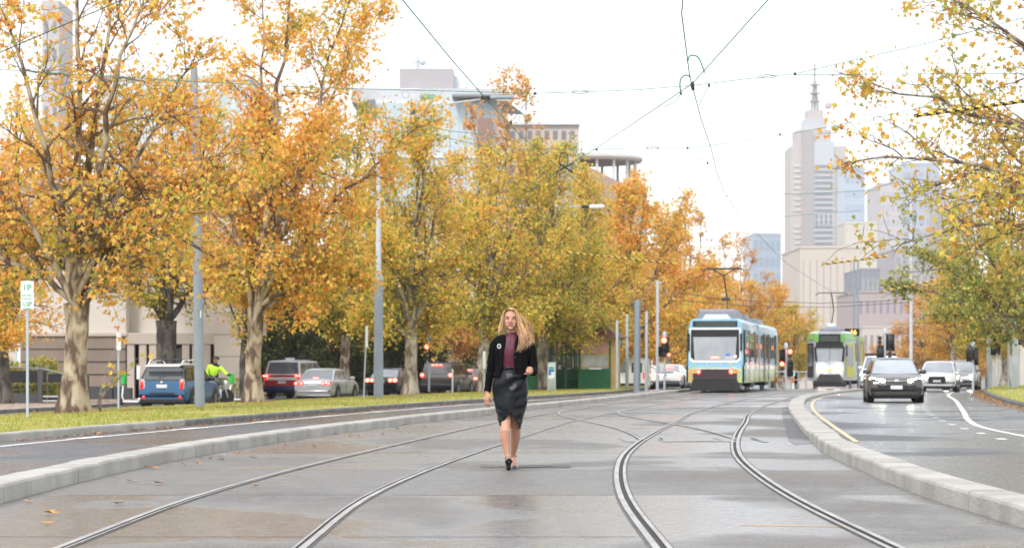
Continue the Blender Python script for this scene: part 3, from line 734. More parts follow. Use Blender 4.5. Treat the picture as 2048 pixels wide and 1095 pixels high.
clone_tree(T5, gpos(2010,175,.2), 2.6, 1.0, 'green gold tree third along the right verge', 'yellow', 'trees on the right')
clone_tree(T2, gpos(2040,72,.3), 2.2, .86, 'plane tree behind the near leaning tree at the right edge', 'sparse', 'trees on the right') if False else None
# far trees behind the trams
GF = 'autumn trees beyond the trams'
FT = [(1372,215,T6,.98,.82,'rust','bare topped rust tree just left of the blue tram roof'),(1418,205,T4,1.0,.93,'orange','orange tree above the left of the blue tram'),
 (1475,235,T6,.95,.78,'rust','thin rust tree behind the blue tram pantograph'),(1500,225,T5,1.05,.85,'orange','orange crown above the right end of the blue tram'),
 (1545,245,T3,1.15,1.0,'orange','deep orange tree right of the blue tram pantograph'),(1590,240,T5,.9,.72,'yellow','golden tree behind the red signals'),
 (1630,255,T4,.9,.68,'yellow','yellow tree left of the green and white tram'),(1440,262,T5,1.2,1.05,'orange','tall orange tree behind the blue tram'),
 (1560,300,T5,1.2,.9,'rust','brown orange tree in the distance between the trams'),(1700,330,T4,1.0,.7,'yellow','small golden tree behind the green and white tram'),
 (1765,340,T5,.9,.6,'rust','small amber tree behind the dark oncoming car'),(1815,320,T4,.9,.66,'rust','small amber tree right of the dark oncoming car'),(1880,330,T5,1.1,.75,'rust','amber tree above the white oncoming car'),
 (1945,300,T3,1.0,.9,'rust','amber tree behind the black signal on the right'),
 (1205,235,T7,1.25,1.3,'orange','tall orange tree in front of the round topped building'),(1295,240,T5,1.3,1.2,'rust','orange brown tree right of the round topped building')]
for i, (px, Y, src, s, szz, lm, lab) in enumerate(FT):
    clone_tree(src, (X_at(px,Y), Y, gz(Y)), i*1.7, s, lab, lm, GF, sz=szz)
# a low sucker shoot with big leaves beside the front trunk
sh = empty('sucker_shoot', gpos(203,59.6,0), 0, 'thin shoots with a few large yellow leaves beside the thick mottled trunk', 'sapling')
rnd = random.Random(4); mb = MB(); lf = []
for k in range(9):
    a = rnd.uniform(.1,1.2); ln = rnd.uniform(.9,1.9); p = [Vector((0,0,-.05))]
    for q in range(1,6): t = q/5; p.append(Vector((math.sin(a)*ln*t**1.4 - .15, rnd.uniform(-.1,.1), ln*t*(1.1-.3*t*math.sin(a)))))
    mb.tube(p, [.011,.009,.008,.006,.005,.003], 5); lf += [p[-1], p[3]+Vector((.05,0,.05))]
mb.build('stems', M['bark_mid'], sh, smooth=True)
mb = MB()
for p in lf[:14]:
    s = rnd.uniform(.13,.2); rot = Matrix.Rotation(rnd.uniform(0,6),3,'Y') @ Matrix.Rotation(rnd.uniform(-.6,.6),3,'X') @ Matrix.Rotation(R(90),3,'X')
    mb.add([p + rot @ Vector(tuple(q*s)) for q in LEAF], [(0,1,2),(0,2,3),(0,3,4),(0,4,5)])
mb.build('leaves', LM['yellow'], sh)
# hedges and shrubs
def shrub(name, label, loc, size, n, lm, seed, ls=.09, group=None, cat='hedge'):
    rs = np.random.RandomState(seed); e = empty(name, loc, 0, label, cat, group)
    mb = MB()
    p = rs.rand(n,3)*2-1
    if cat == 'hedge': k = rs.randint(0,3,n); sg = np.sign(rs.rand(n)-.5); p[np.arange(n),k] = sg*(1-.12*rs.rand(n))
    else: p /= (np.linalg.norm(p,axis=1)[:,None]+.01); p *= .75+.3*rs.rand(n,1)
    vs = []; fs = []
    for i in range(n):
        c = Vector((p[i,0]*size[0], p[i,1]*size[1], (p[i,2]+1)*size[2]/2)); m3 = Matrix.Rotation(rs.rand()*6,3,'Z') @ Matrix.Rotation(rs.rand()*3,3,'X')
        b = len(vs); vs += [c + m3 @ Vector(tuple(q*ls)) for q in LEAF]; fs += [(b,b+1,b+2),(b,b+2,b+3),(b,b+3,b+4),(b,b+4,b+5)]
    mb.add(vs, fs); mb.build('foliage', LM[lm], e, recalc=False)
    b = MB()
    for q in range(5): b.tube([(rs.uniform(-.5,.5)*size[0],0,-.05),(rs.uniform(-.6,.6)*size[0],0,size[2]*.8)], [.03,.01], 5)
    b.build('stems', M['bark_dark'], e); return e
# ------------------------------------------------------------------ cars
def paint(name, c, coat=.7, metal=.25, rough=.35):
    return pm('paint_' + name, c, rough, metal=metal, c2=tuple(x*.93 for x in c), scale=1.5, coat=coat)
def wheel(parent, x, y, r, w, rim=None):
    wm = MB(); sx = 1 if x > 0 else -1
    prof = [(r*.62, x-w/2),(r*.93, x-w/2),(r, x-w*.3),(r, x+w*.3),(r*.93, x+w/2),(r*.62, x+w/2)]
    wm.lathe([(pr, px) for pr, px in prof], 20, (y, r), ax='x'); o = wm.build('wheel', M['rubber'], parent, smooth='auto')
    rm = MB(); xo = x + sx*w*.46
    rm.lathe([(r*.64, xo-.02*sx),(r*.66, xo),(r*.60, xo+.012*sx)], 20, (y, r), ax='x', mi=0)
    for k in range(5):
        a = 2*PI*k/5; d = Vector((0, math.cos(a), math.sin(a))); t = Vector((0, -math.sin(a), math.cos(a))); c0 = Vector((xo+.016*sx, y, r))
        rm.add([c0+d*r*.1-t*r*.09, c0+d*r*.62-t*r*.05, c0+d*r*.62+t*r*.05, c0+d*r*.1+t*r*.09, c0+d*r*.1-t*r*.09-Vector((.02*sx,0,0)), c0+d*r*.62-t*r*.05-Vector((.02*sx,0,0))], [(0,1,2,3),(0,4,5,1)], 1)
    rm.build('rim', [M['black'], rim or M['alloy']], o)
    return o
def body_loft(L, W, gc, hb, prof, wmin=.90, n=None, tuck=.0):
    """prof: list of (y, top z at centre); returns MB of the lower body"""
    mb = MB(); rings = []
    for y, zt in prof:
        e = min(y + L/2, L/2 - y); k = min(1, max(0, e/(.11*L))); w = W/2*(wmin + (1-wmin)*math.sin(k*PI/2))
        sh = min(hb, zt) ; zb = gc + .10*(1-min(1, e/(.06*L)))**2
        h = [(0,zb),(w*.80,zb),(w*.95,zb+.06),(w*.985,zb+.2),(w,(zb+sh)*.52),(w*.985,sh-.13),(w*.955,sh-.05),(w*.90,sh-.005),(w*.55,zt-.0),(0,zt+.012)]
        rings.append([(x, y, z) for x, z in h] + [(-x, y, z) for x, z in h[-2:0:-1]])
    return mb.loft(rings)
def car(name, label, cat, loc, rz, L=4.5, W=1.8, H=1.45, gc=.2, hb=.92, hood=.95, boot=None, yr0=-1.9, yr1=-1.2, yf1=.35, yf0=1.15, pmat=None, roofm=None, cladm=None,
        group=None, wr=.33, wb=(-1.35, 1.38), rear=None, front=None, glass=None, wroof=.74, rails=False, mirrors=True, extra=None, rim=None, nose=.72, tail=None, brakebar=None, plate_r=None, plate_f=None, fglass=None):
    e = empty(name, loc, rz, label, cat, group); glass = glass or M['glass']; h2 = L/2
    boot = boot if boot else hb; tail = tail or boot*.93
    prof = [(-h2, gc+.32),(-h2+.012, tail*.80),(-h2+.06, tail-.03),(-h2+.16, boot-.01),(-h2*.86, boot),(yr0, max(boot,hb)),(0, hb),(yf0-.1, hb+.01),(yf0+.25, hood),(h2-.55, hood-.06),(h2-.22, nose+.06),(h2-.07, nose-.02),(h2-.012, nose-.16),(h2, gc+.30)]
    prof = sorted(set(prof)); b = body_loft(L, W, gc, hb, prof)
    bo = b.build('body', pmat, e, smooth='auto', angle=38)
    # cabin
    wbt, wrf = W/2*.915, W/2*wroof
    zb0 = hb-.03
    def ring(y0, y1):     # lower y, upper y
        return (Vector((-wbt, y0, zb0)), Vector((wbt, y0, zb0)), Vector((wrf, y1, H-.045)), Vector((-wrf, y1, H-.045)))
    A = ring(yr0, yr1); B = ring(yf0, yf1); ym = (yr1+yf1)/2
    m = MB()
    rr = []
    for (yl, yu, zz) in ((yr0, yr1, H-.045),(yr0*.45+ym*.55, ym, H-.0),(yf0, yf1, H-.045)):
        rr.append([(-wbt,yl,zb0),(wbt,yl,zb0),(wrf*1.02,yu,zz-.035),(wrf*.80,yu,zz),(0,yu,zz+.015),(-wrf*.80,yu,zz),(-wrf*1.02,yu,zz-.035)])
    m.loft(rr); m.build('cabin', roofm or pmat, e, smooth='auto', angle=50, bevel=.025)
    g = MB(); g.patch(A[0], A[1], A[2], A[3], .09, .012); g.build('rear_window', glass, e)
    g = MB(); g.patch(B[1], B[0], B[3], B[2], .07, .012); g.build('windscreen', fglass or glass, e)
    for sx in (-1, 1):
        def S(y0, y1, t):   # point on the side, t 0 bottom .. 1 top
            return Vector((sx*(wbt+(wrf-wbt)*t), y0+(y1-y0)*t, zb0+(H-.06-zb0)*t))
        fr = [0, .30, .64, 1] if L > 4.2 else [0, .5, 1]
        for k in range(len(fr)-1):
            a0, a1 = fr[k], fr[k+1]; g = MB()
            p = lambda f, t: S(yr0+(yf0-yr0)*f, yr1+(yf1-yr1)*f, t)
            q = [p(a0,.10), p(a1,.10), p(a1,.92), p(a0,.92)]
            if sx < 0: q = [q[1], q[0], q[3], q[2]]
            g.patch(*q, .045, .022); g.build('side_window', glass, e)
        # sill and door lines
        g = MB(); g.box(sx*W/2*.985-.012, sx*W/2*.985+.012, -h2*.62, h2*.62, gc-.02, gc+.13, .01); g.build('sill', cladm or M['black'], e)
        g = MB()
        for f in (.02,.5): yy = yr0+(yf0-yr0)*f+.25; g.box(sx*W/2-.004, sx*W/2+.004, yy, yy+.012, gc+.15, hb-.06)
        g.build('door_gap', M['black'], e)
        g = MB()
        for f in (.12,.58): yy = yr0+(yf0-yr0)*f+.32; g.box(sx*W/2-.01, sx*W/2+.018, yy, yy+.16, hb-.17, hb-.14, .008)
        g.build('door_handle', cladm or pmat, e)
        if mirrors:
            g = MB(); g.box(sx*(W/2+.02)-.11, sx*(W/2+.02)+.11, yf0-.38, yf0-.2, hb+.0, hb+.14, .04); g.build('mirror', roofm if roofm and roofm != pmat else (cladm or pmat), e)
        if rails:
            g = MB(); x = sx*wrf*.86; g.tube([(x,yr1+.1,H-.02),(x,yr1+.22,H+.06),(x,yf1-.25,H+.06),(x,yf1-.1,H-.02)], .02, 6); g.build('roof_rail', rails, e, smooth=True)
        for yy in wb:
            g = MB(); g.lathe([(wr+.075, sx*(W/2-.05)),(wr+.075, sx*(W/2+.004)),(wr+.03, sx*(W/2+.006))], 20, (yy, wr+.01), ax='x'); g.build('wheel_arch', cladm or M['black'], e, smooth='auto')
            wheel(e, sx*(W/2-.10), yy, wr, .225, rim)
    # black underside pan / bumpers
    g = MB(); g.box(-W/2*.80, W/2*.80, -h2+.06, h2-.06, gc-.04, gc+.12, .03); g.build('underbody', M['black'], e)
    if rear:
        for it in rear: lamp(e, it, -h2, -1)
    if front:
        for it in front: lamp(e, it, h2, 1)
    if plate_r: g = MB(); g.box(-.19,.19,-h2-.022,-h2+.06,plate_r-.06,plate_r+.06,.006); g.build('number_plate', M['plate'], e)
    if plate_f: g = MB(); g.box(-.19,.19,h2-.06,h2+.022,plate_f-.06,plate_f+.06,.006); g.build('number_plate', M['plate'], e)
    if brakebar:
        zc, wdt, yb = brakebar; g = MB(); g.box(-wdt/2, wdt/2, yb-.03, yb+.03, zc-.018, zc+.018, .006); g.build('high_brake_lamp', M['redlit'], e)
    if extra: extra(e)
    return e
def lamp(e, it, y, s):
    """it = (name, shape, x, z, w, h, material, depth)"""
    nm, shape, x, z, w, h, mt = it[:7]; dpt = it[7] if len(it) > 7 else .05; dy = it[8] if len(it) > 8 else 0
    for sx in ((-1,1) if x else (1,)):
        g = MB(); cx = sx*x; y0, y1 = y - s*.0, y + s*.016
        if shape == 'box': g.box(cx-w/2, cx+w/2, min(y-s*dpt, y+s*.016)+dy, max(y-s*dpt, y+s*.016)+dy, z-h/2, z+h/2, min(w,h)*.22)
        elif shape == 'round': g.lathe([(w/2, y-s*dpt+dy),(w/2, y+s*.006+dy),(w/2*.8, y+s*.022+dy)], 16, (-cx, z), ax='y')
        elif shape == 'wedge':     # slanted lamp rising outwards
            o = sx*w/2
            g.add([(cx-o, y+s*.02+dy, z-h*.15),(cx+o, y-s*dpt+dy, z-h*.5),(cx+o, y-s*dpt+dy, z+h*.5),(cx-o, y+s*.02+dy, z+h*.12),
                   (cx-o, y-s*.1+dy, z-h*.15),(cx+o, y-s*(dpt+.1)+dy, z-h*.5),(cx+o, y-s*(dpt+.1)+dy, z+h*.5),(cx-o, y-s*.1+dy, z+h*.12)],
                  [(0,1,2,3),(4,7,6,5),(0,3,7,4),(1,5,6,2),(3,2,6,7),(0,4,5,1)])
        g.build(nm, mt, e, smooth='auto')
def srv_heading(y): return -math.atan(GB.slope(y))
def at_srv(px, Y, h2=2.2):     # px is the middle of the tail, Y the depth of the car's centre
    yr = Y-h2; return (X_at(px, yr) + h2*GB.slope(Y), Y, SRV-.055 + gz(Y))
CG = 'cars queuing on the service road'
P_ = dict(blue=paint('blue',(.003,.085,.21),coat=.5,metal=.0,rough=.45), silver=paint('silver',(.42,.44,.46),metal=.5), black=paint('black',(.012,.013,.016)), grey=paint('grey',(.18,.17,.17),metal=.5),
          white=paint('white',(.74,.75,.76),metal=0), darkgrey=paint('darkgrey',(.055,.052,.05),metal=.5), red=paint('red',(.42,.02,.02)), navy=paint('navy',(.015,.03,.10)))
def ex_blue(e):
    g = MB(); g.loft([[(-w_,y,1.535+dz),(w_,y,1.535+dz),(w_*.9,y,1.575+dz),(-w_*.9,y,1.575+dz)] for w_,y,dz in ((.60,-1.82,-.02),(.66,-1.6,0),(.68,-.5,.012),(.66,.3,0),(.60,.5,-.03))]); g.build('roof_panel', P_['white'], e, smooth='auto')
    g = MB(); g.box(-.44,.44,-2.19,-2.10,.55,.585,.01); g.build('boot_trim', M['black'], e)
    g = MB(); g.box(-.62,.62,-2.13,-1.95,1.47,1.53,.02,mi=0); g.build('roof_spoiler', P_['white'], e)
    g = MB(); g.box(-.80,.80,-2.165,-2.0,.22,.38,.03); g.build('lower_bumper', M['black'], e)
    g = MB(); g.ball((0,-2.16,.93),(.05,.02,.05)); g.build('boot_badge', M['chrome'], e)
    for sx in (-1,1):
        g = MB(); g.tube([(sx*.60,-1.85,1.53),(sx*.60,-1.55,1.70),(sx*.60,-.2,1.71),(sx*.60,.15,1.58)], .024, 6); g.build('roof_bar', M['signwhite'], e, smooth=True)
    for y in (-1.35,-.35):
        g = MB(); g.tube([(-.68,y,1.66),(-.5,y,1.73),(.5,y,1.73),(.68,y,1.66)], .03, 6); g.build('cross_bar', M['black'], e, smooth=True)
    g = MB(); g.tube([(-.15,-2.03,1.10),(.12,-1.98,1.14),(.42,-1.96,1.12)], .012, 5); g.build('wiper', M['black'], e)
car('parked_hatchback', 'bright blue hatchback with a white roof and roof rack beside the grass', 'car', at_srv(322,84+2.15), srv_heading(86), 4.3, 1.82, 1.56, .22, .98, .98, yr0=-2.1, yr1=-1.72, yf1=.45, yf0=1.1, pmat=P_['blue'], roofm=P_['black'], group=CG,
    rear=[('tail_light_trim','box',.71,.86,.19,.37,M['chrome'],.16),('tail_light','box',.715,.86,.155,.33,M['reddim'],.16,-.012),('fog_lamp','box',.66,.42,.13,.11,M['reddim'],.12),('reversing_lamp','round',-.32,.43,.09,.09,M['headsoft'],.05)][:3],
    plate_r=.80, wr=.34, extra=ex_blue, wb=(-1.32,1.3))

def motorcycle():
    Y = 89.5; e = empty('motorcycle', (X_at(424,Y), Y, SRV-.05), -.75, 'dark motorcycle with a red tail lamp parked right of the thick pole', 'motorcycle')
    for y in (-.68,.72):
        m = MB(); m.lathe([(.22,-.05),(.31,-.045),(.33,0),(.31,.045),(.22,.05)],20,(y,.33),ax='x'); w = m.build('wheel', M['rubber'], e, smooth='auto'); m = MB(); m.lathe([(.05,-.04),(.20,-.02),(.20,.02),(.05,.04)],16,(y,.33),ax='x'); m.build('rim', M['alloy'], w, smooth='auto')
    m = MB(); m.tube([(0,-.55,.75),(0,-.2,.82),(0,.15,.90),(0,.45,.86)],[.10,.14,.19,.08],10); m.build('tank', P_['darkgrey'], e, smooth=True)
    m = MB(); m.box(-.15,.15,-.85,-.15,.78,.88,.04); m.build('seat', M['black'], e, smooth='auto')
    m = MB(); m.box(-.20,.20,-.25,.35,.28,.66,.06); m.build('engine', M['galv'], e, smooth='auto')
    m = MB(); m.tube([(.05,.70,.33),(.05,.50,.98)],.03,8); m.tube([(-.05,.70,.33),(-.05,.50,.98)],.03,8); m.build('fork', M['chrome'], e)
    m = MB(); m.tube([(-.36,.36,1.02),(-.15,.48,1.04),(.15,.48,1.04),(.36,.36,1.02)],.018,8); m.build('handlebar', M['black'], e, smooth=True)
    m = MB(); m.tube([(0,-1.0,.55),(0,-.85,.72),(0,-.5,.72)],.08,8); m.build('rear_fender', P_['red'], e, smooth=True)
    m = MB(); m.ball((0,-.98,.74),(.09,.05,.05)); m.build('tail_light', M['redlit'], e, smooth=True)
    m = MB(); m.ball((0,.62,.88),(.10,.09,.10)); m.build('headlight', M['signwhite'], e, smooth=True)
motorcycle()
def ex_rounds(e): pass
RS = [('tail_light','round',.73,.78,.20,.20,M['reddim'],.14),('tail_light','round',.49,.78,.19,.19,M['reddim'],.08),('brake_bulb','round',.73,.78,.12,.12,M['redlit'],.0,-.02),('brake_bulb','round',.49,.78,.11,.11,M['redlit'],.0,-.02)]
def ex_silver(e):
    g = MB(); g.box(-.72,.72,-2.29,-2.16,.36,.5,.03); g.build('bumper', P_['silver'], e, smooth='auto')
    g = MB(); g.box(-.78,.78,-2.26,-2.15,.24,.3,.01); g.build('bumper_lip', M['chrome'], e)
silver = car('queuing_sedan', 'silver sedan with four round tail lamps right of the spotted plane trunk', 'car', at_srv(625,104+2.25), srv_heading(106), 4.55, 1.76, 1.44, .2, .93, .93, boot=.98, yr0=-1.78, yr1=-1.05, yf1=.35, yf0=1.15, pmat=P_['silver'], group=CG,
    rear=RS, plate_r=.72, brakebar=(1.02,.22,-1.74), wb=(-1.33,1.37), extra=ex_silver, glass=M['midglass'])
def ex_ute(e):
    g = MB(); g.box(-.86,.86,-2.42,-2.36,.88,1.02,.01); g.build('white_band', P_['white'], e)
    g = MB(); g.box(-.93,.93,-2.46,-2.2,.32,.62,.05); g.build('bumper', P_['navy'], e, smooth='auto')
    g = MB(); g.box(-.6,.6,-.3,.0,1.83,1.97,.04); g.build('light_bar', M['black'], e)
    g = MB(); g.box(-.55,-.1,-.31,-.29,1.85,1.94); g.build('light_bar_lens', M['signwhite'], e)
car('emergency_wagon', 'red and white four wheel drive with light bar and navy bumper', 'four wheel drive', at_srv(566,116), srv_heading(117), 4.85, 1.95, 1.84, .3, 1.12, 1.1, yr0=-2.32, yr1=-2.1, yf1=.5, yf0=1.3, pmat=P_['red'], roofm=P_['white'], group=CG, wr=.38,
    rear=[('tail_light','box',.83,1.0,.16,.30,M['reddim'],.16),('brake_bulb','box',.80,1.08,.26,.07,M['redlit'],.0,-.03)], plate_r=.78, extra=ex_ute, wroof=.78, glass=M['midglass'])
dk = car('queuing_sedan', 'black sedan with round tail lamps behind the second thick pole', 'car', at_srv(762,128), srv_heading(128), 4.6, 1.8, 1.45, .2, .93, .93, boot=.99, yr0=-1.8, yr1=-1.05, yf1=.35, yf0=1.2, pmat=P_['black'], group=CG,
    rear=[('tail_light','round',.74,.82,.2,.2,M['redlit'],.14),('tail_light','round',.50,.82,.19,.19,M['redlit'],.08)], plate_r=.74, wb=(-1.33,1.4), glass=M['lightglass'])
def ex_4wd(e):
    g = MB()
    g.build
    for x in (-.22,0,.22): b = MB(); b.box(x-.075,x+.075,-2.34,-2.28,1.60,1.66,.01); b.build('high_brake_lamp', M['redlit'], e)
    g.box(-.9,.9,-2.46,-2.3,.36,.6,.05); g.build('bumper', M['black'], e)
car('queuing_wagon', 'dark grey four wheel drive with three red lamps above its rear window', 'four wheel drive', at_srv(874,134), srv_heading(134), 4.8, 1.92, 1.78, .28, 1.08, 1.05, yr0=-2.3, yr1=-2.1, yf1=.5, yf0=1.3, pmat=P_['darkgrey'], group=CG, wr=.37,
    rear=[('tail_light','box',.82,1.05,.15,.28,M['reddim'],.16),('brake_bulb','round',.80,1.08,.2,.2,M['redlit'],.0,-.03)], plate_r=.52, extra=ex_4wd, wroof=.79, rails=M['galv'])
car('queuing_hatchback', 'grey hatchback with broad lit tail lamps left of the woman\'s elbow', 'car', at_srv(932,147), srv_heading(146), 4.35, 1.82, 1.55, .2, .98, .95, yr0=-2.1, yr1=-1.65, yf1=.4, yf0=1.15, pmat=P_['grey'], group=CG,
    rear=[('tail_light','box',.66,.96,.42,.12,M['redlit'],.12)], plate_r=.62, brakebar=(1.46,.6,-1.95), glass=M['midglass'])
car('queuing_hatchback', 'silver car almost hidden behind the woman\'s arm', 'car', at_srv(962,158), srv_heading(157), 4.3, 1.8, 1.5, .2, .96, .95, yr0=-2.05, yr1=-1.6, yf1=.4, yf0=1.15, pmat=P_['silver'], group=CG,
    rear=[('tail_light','box',.70,.95,.3,.13,M['redlit'],.12)], plate_r=.62)
# white coupe on the left road
def ex_coupe(e):
    g = MB(); g.box(-.74,.74,-2.42,-2.2,.20,.40,.06); g.build('diffuser', M['black'], e)
    g = MB(); g.box(-.4,.4,-2.36,-2.2,.94,.97,.01); g.build('boot_lip', P_['white'], e)
    g = MB(); g.ball((0,-2.37,.80),(.06,.02,.06)); g.build('boot_badge', M['chrome'], e)
yq = 131
car('white_coupe', 'white coupe with low lit brake lamps just left of the blue tram', 'car', (X_at(1332,yq)+2.3*LB.slope(yq), yq+2.3, gz(yq)), -math.atan(LB.slope(yq)), 4.7, 1.84, 1.36, .17, .88, .88, boot=.96, yr0=-2.0, yr1=-.75, yf1=.15, yf0=1.2, pmat=P_['white'], wroof=.66,
    rear=[('tail_light','box',.66,.78,.42,.13,M['redlit'],.12)], plate_r=.56, brakebar=(1.19,.55,-1.22), extra=ex_coupe, glass=M['midglass'])
# white vans far left
def van(name, label, loc, rz, rear_dark=True):
    e = empty(name, loc, rz, label, 'van')
    m = MB(); L, W, H = 5.0, 1.92, 2.05
    rings = []
    for y, h, k in ((-L/2,H-.08,.95),(-L/2+.06,H,1),(L/2-1.6,H,1),(L/2-1.0,H-.3,.98),(L/2-.55,1.2,.97),(L/2-.1,1.0,.92),(L/2,.6,.85)):
        w = W/2*k; rings.append([(-w,y,.25),(w,y,.25),(w,y,min(h,1.15)),(w*.93 if h > 1.2 else w,y,h-.08),(w*.8,y,h),(-w*.8,y,h),(-w*.93 if h > 1.2 else -w,y,h-.08),(-w,y,min(h,1.15))])
    m.loft(rings); m.build('body', P_['white'], e, smooth='auto', bevel=.02)
    for sx in (-1,1):
        g = MB(); g.box(sx*.42-.33, sx*.42+.33, -L/2-.012, -L/2+.02, 1.15, 1.75, .03); g.build('rear_window', M['glass'], e)
        g = MB(); g.box(sx*.86-.05, sx*.86+.05, -L/2-.02, -L/2+.1, .75, 1.15, .02); g.build('tail_light', M['reddim'], e)
        for y in (-1.5,1.5): wheel(e, sx*(W/2-.1), y, .33, .22)
    g = MB(); g.box(-.9,.9,-L/2-.05,-L/2+.1,.3,.5,.03); g.build('bumper', M['black'], e)
    g = MB(); g.box(-.2,.2,-L/2-.02,-L/2+.02,.68,.8,.006); g.build('number_plate', M['plate'], e)
    return e
van('white_van', 'white van behind the row of slim white poles', (X_at(1268,152), 152, gz(152)-.1), -.15)
van('white_van', 'white van at the end of the service road past the green shelter', (X_at(1212,185), 185, gz(185)-.1), -.2)
# oncoming cars on the right
def ex_dark(e):
    h2 = 2.3
    g = MB(); g.box(-.62,.62,h2-.1,h2+.014,.40,.60,.03); g.build('grille', M['black'], e)
    g = MB(); g.box(-.34,.34,h2-.1,h2+.016,.69,.715,.005); g.build('grille_bar', M['chrome'], e)
    g = MB(); g.ball((0,h2+.0,.70),(.085,.03,.06)); g.build('nose_badge', M['chrome'], e)
    g = MB(); g.box(-.75,.75,h2-.15,h2-.01,.2,.30,.03); g.build('bumper_lip', M['black'], e)
    for sx in (-1,1): g = MB(); g.box(sx*.76-.07,sx*.76+.07,h2-.22,h2-.05,.36,.48,.02); g.build('fog_lamp_surround', M['black'], e)
rh = lambda y: PI - math.atan(RB.slope(y))
car('oncoming_sedan', 'dark grey sedan with slanted lit headlamps driving towards the camera', 'car', (X_at(1787,78)+.34, 80.3, 0), rh(80)+.03, 4.6, 1.80, 1.46, .18, .93, .90, boot=1.0, yr0=-1.85, yr1=-1.1, yf1=.30, yf0=1.32, pmat=P_['darkgrey'], nose=.76,
    front=[('headlight_housing','wedge',.60,.72,.50,.24,M['black'],.26,.0),('headlight','wedge',.60,.715,.48,.21,M['headsoft'],.26,.015)], plate_f=.50, extra=ex_dark, wb=(-1.35,1.38), fglass=M['lightglass'], wroof=.72)
def ex_white(e):
    g = MB(); g.box(-.42,.42,2.2,2.27,.42,.74,.05); g.build('grille', M['black'], e)
car('oncoming_hatchback', 'white hatchback with dark grille behind the dark oncoming sedan', 'car', (X_at(1878,116)+.4, 118.2, 0), rh(118), 4.5, 1.84, 1.48, .2, .93, .92, yr0=-2.0, yr1=-1.5, yf1=.3, yf0=1.25, pmat=P_['white'], nose=.8,
    front=[('headlight','wedge',.62,.72,.36,.15,M['headsoft'],.2)], plate_f=.52, extra=ex_white, fglass=M['lightglass'])
car('oncoming_wagon', 'car with glaring white headlamps where the white lane line starts', 'car', (X_at(1922,126)+.4, 128, 0), rh(126), 4.5, 1.84, 1.55, .2, .96, .94, yr0=-2.0, yr1=-1.5, yf1=.3, yf0=1.2, pmat=P_['grey'],
    front=[('headlight','round',.64,.70,.22,.22,M['headlit'],.1)], plate_f=.5, fglass=M['lightglass'])
def ex_taxi(e):
    g = MB(); g.box(-.8,.8,.55,.6,1.78,1.9,.02); g.build('roof_sign', M['black'], e)
    g = MB(); g.lathe([(.05,.601),(.1,.602),(.1,.615),(.07,.62)],12,(.0,1.95),ax='y'); g.build('roof_lamp', M['headlit'], e)
    g = MB(); g.box(-.92,.92,2.2,2.33,.55,.75,.03); g.build('green_band', pm('band_green',(.02,.25,.12),.4), e)
car('oncoming_van', 'white van with dark band and round roof lamp between tram and dark sedan', 'van', (X_at(1761,122)+.5, 125, 0), rh(120), 4.8, 1.9, 1.78, .2, 1.1, 1.05, yr0=-2.3, yr1=-2.1, yf1=.6, yf0=1.5, pmat=P_['white'], nose=.9,
    front=[('headlight','wedge',.66,.85,.3,.18,M['headsoft'],.2)], extra=ex_taxi, fglass=M['midglass'], wroof=.8)

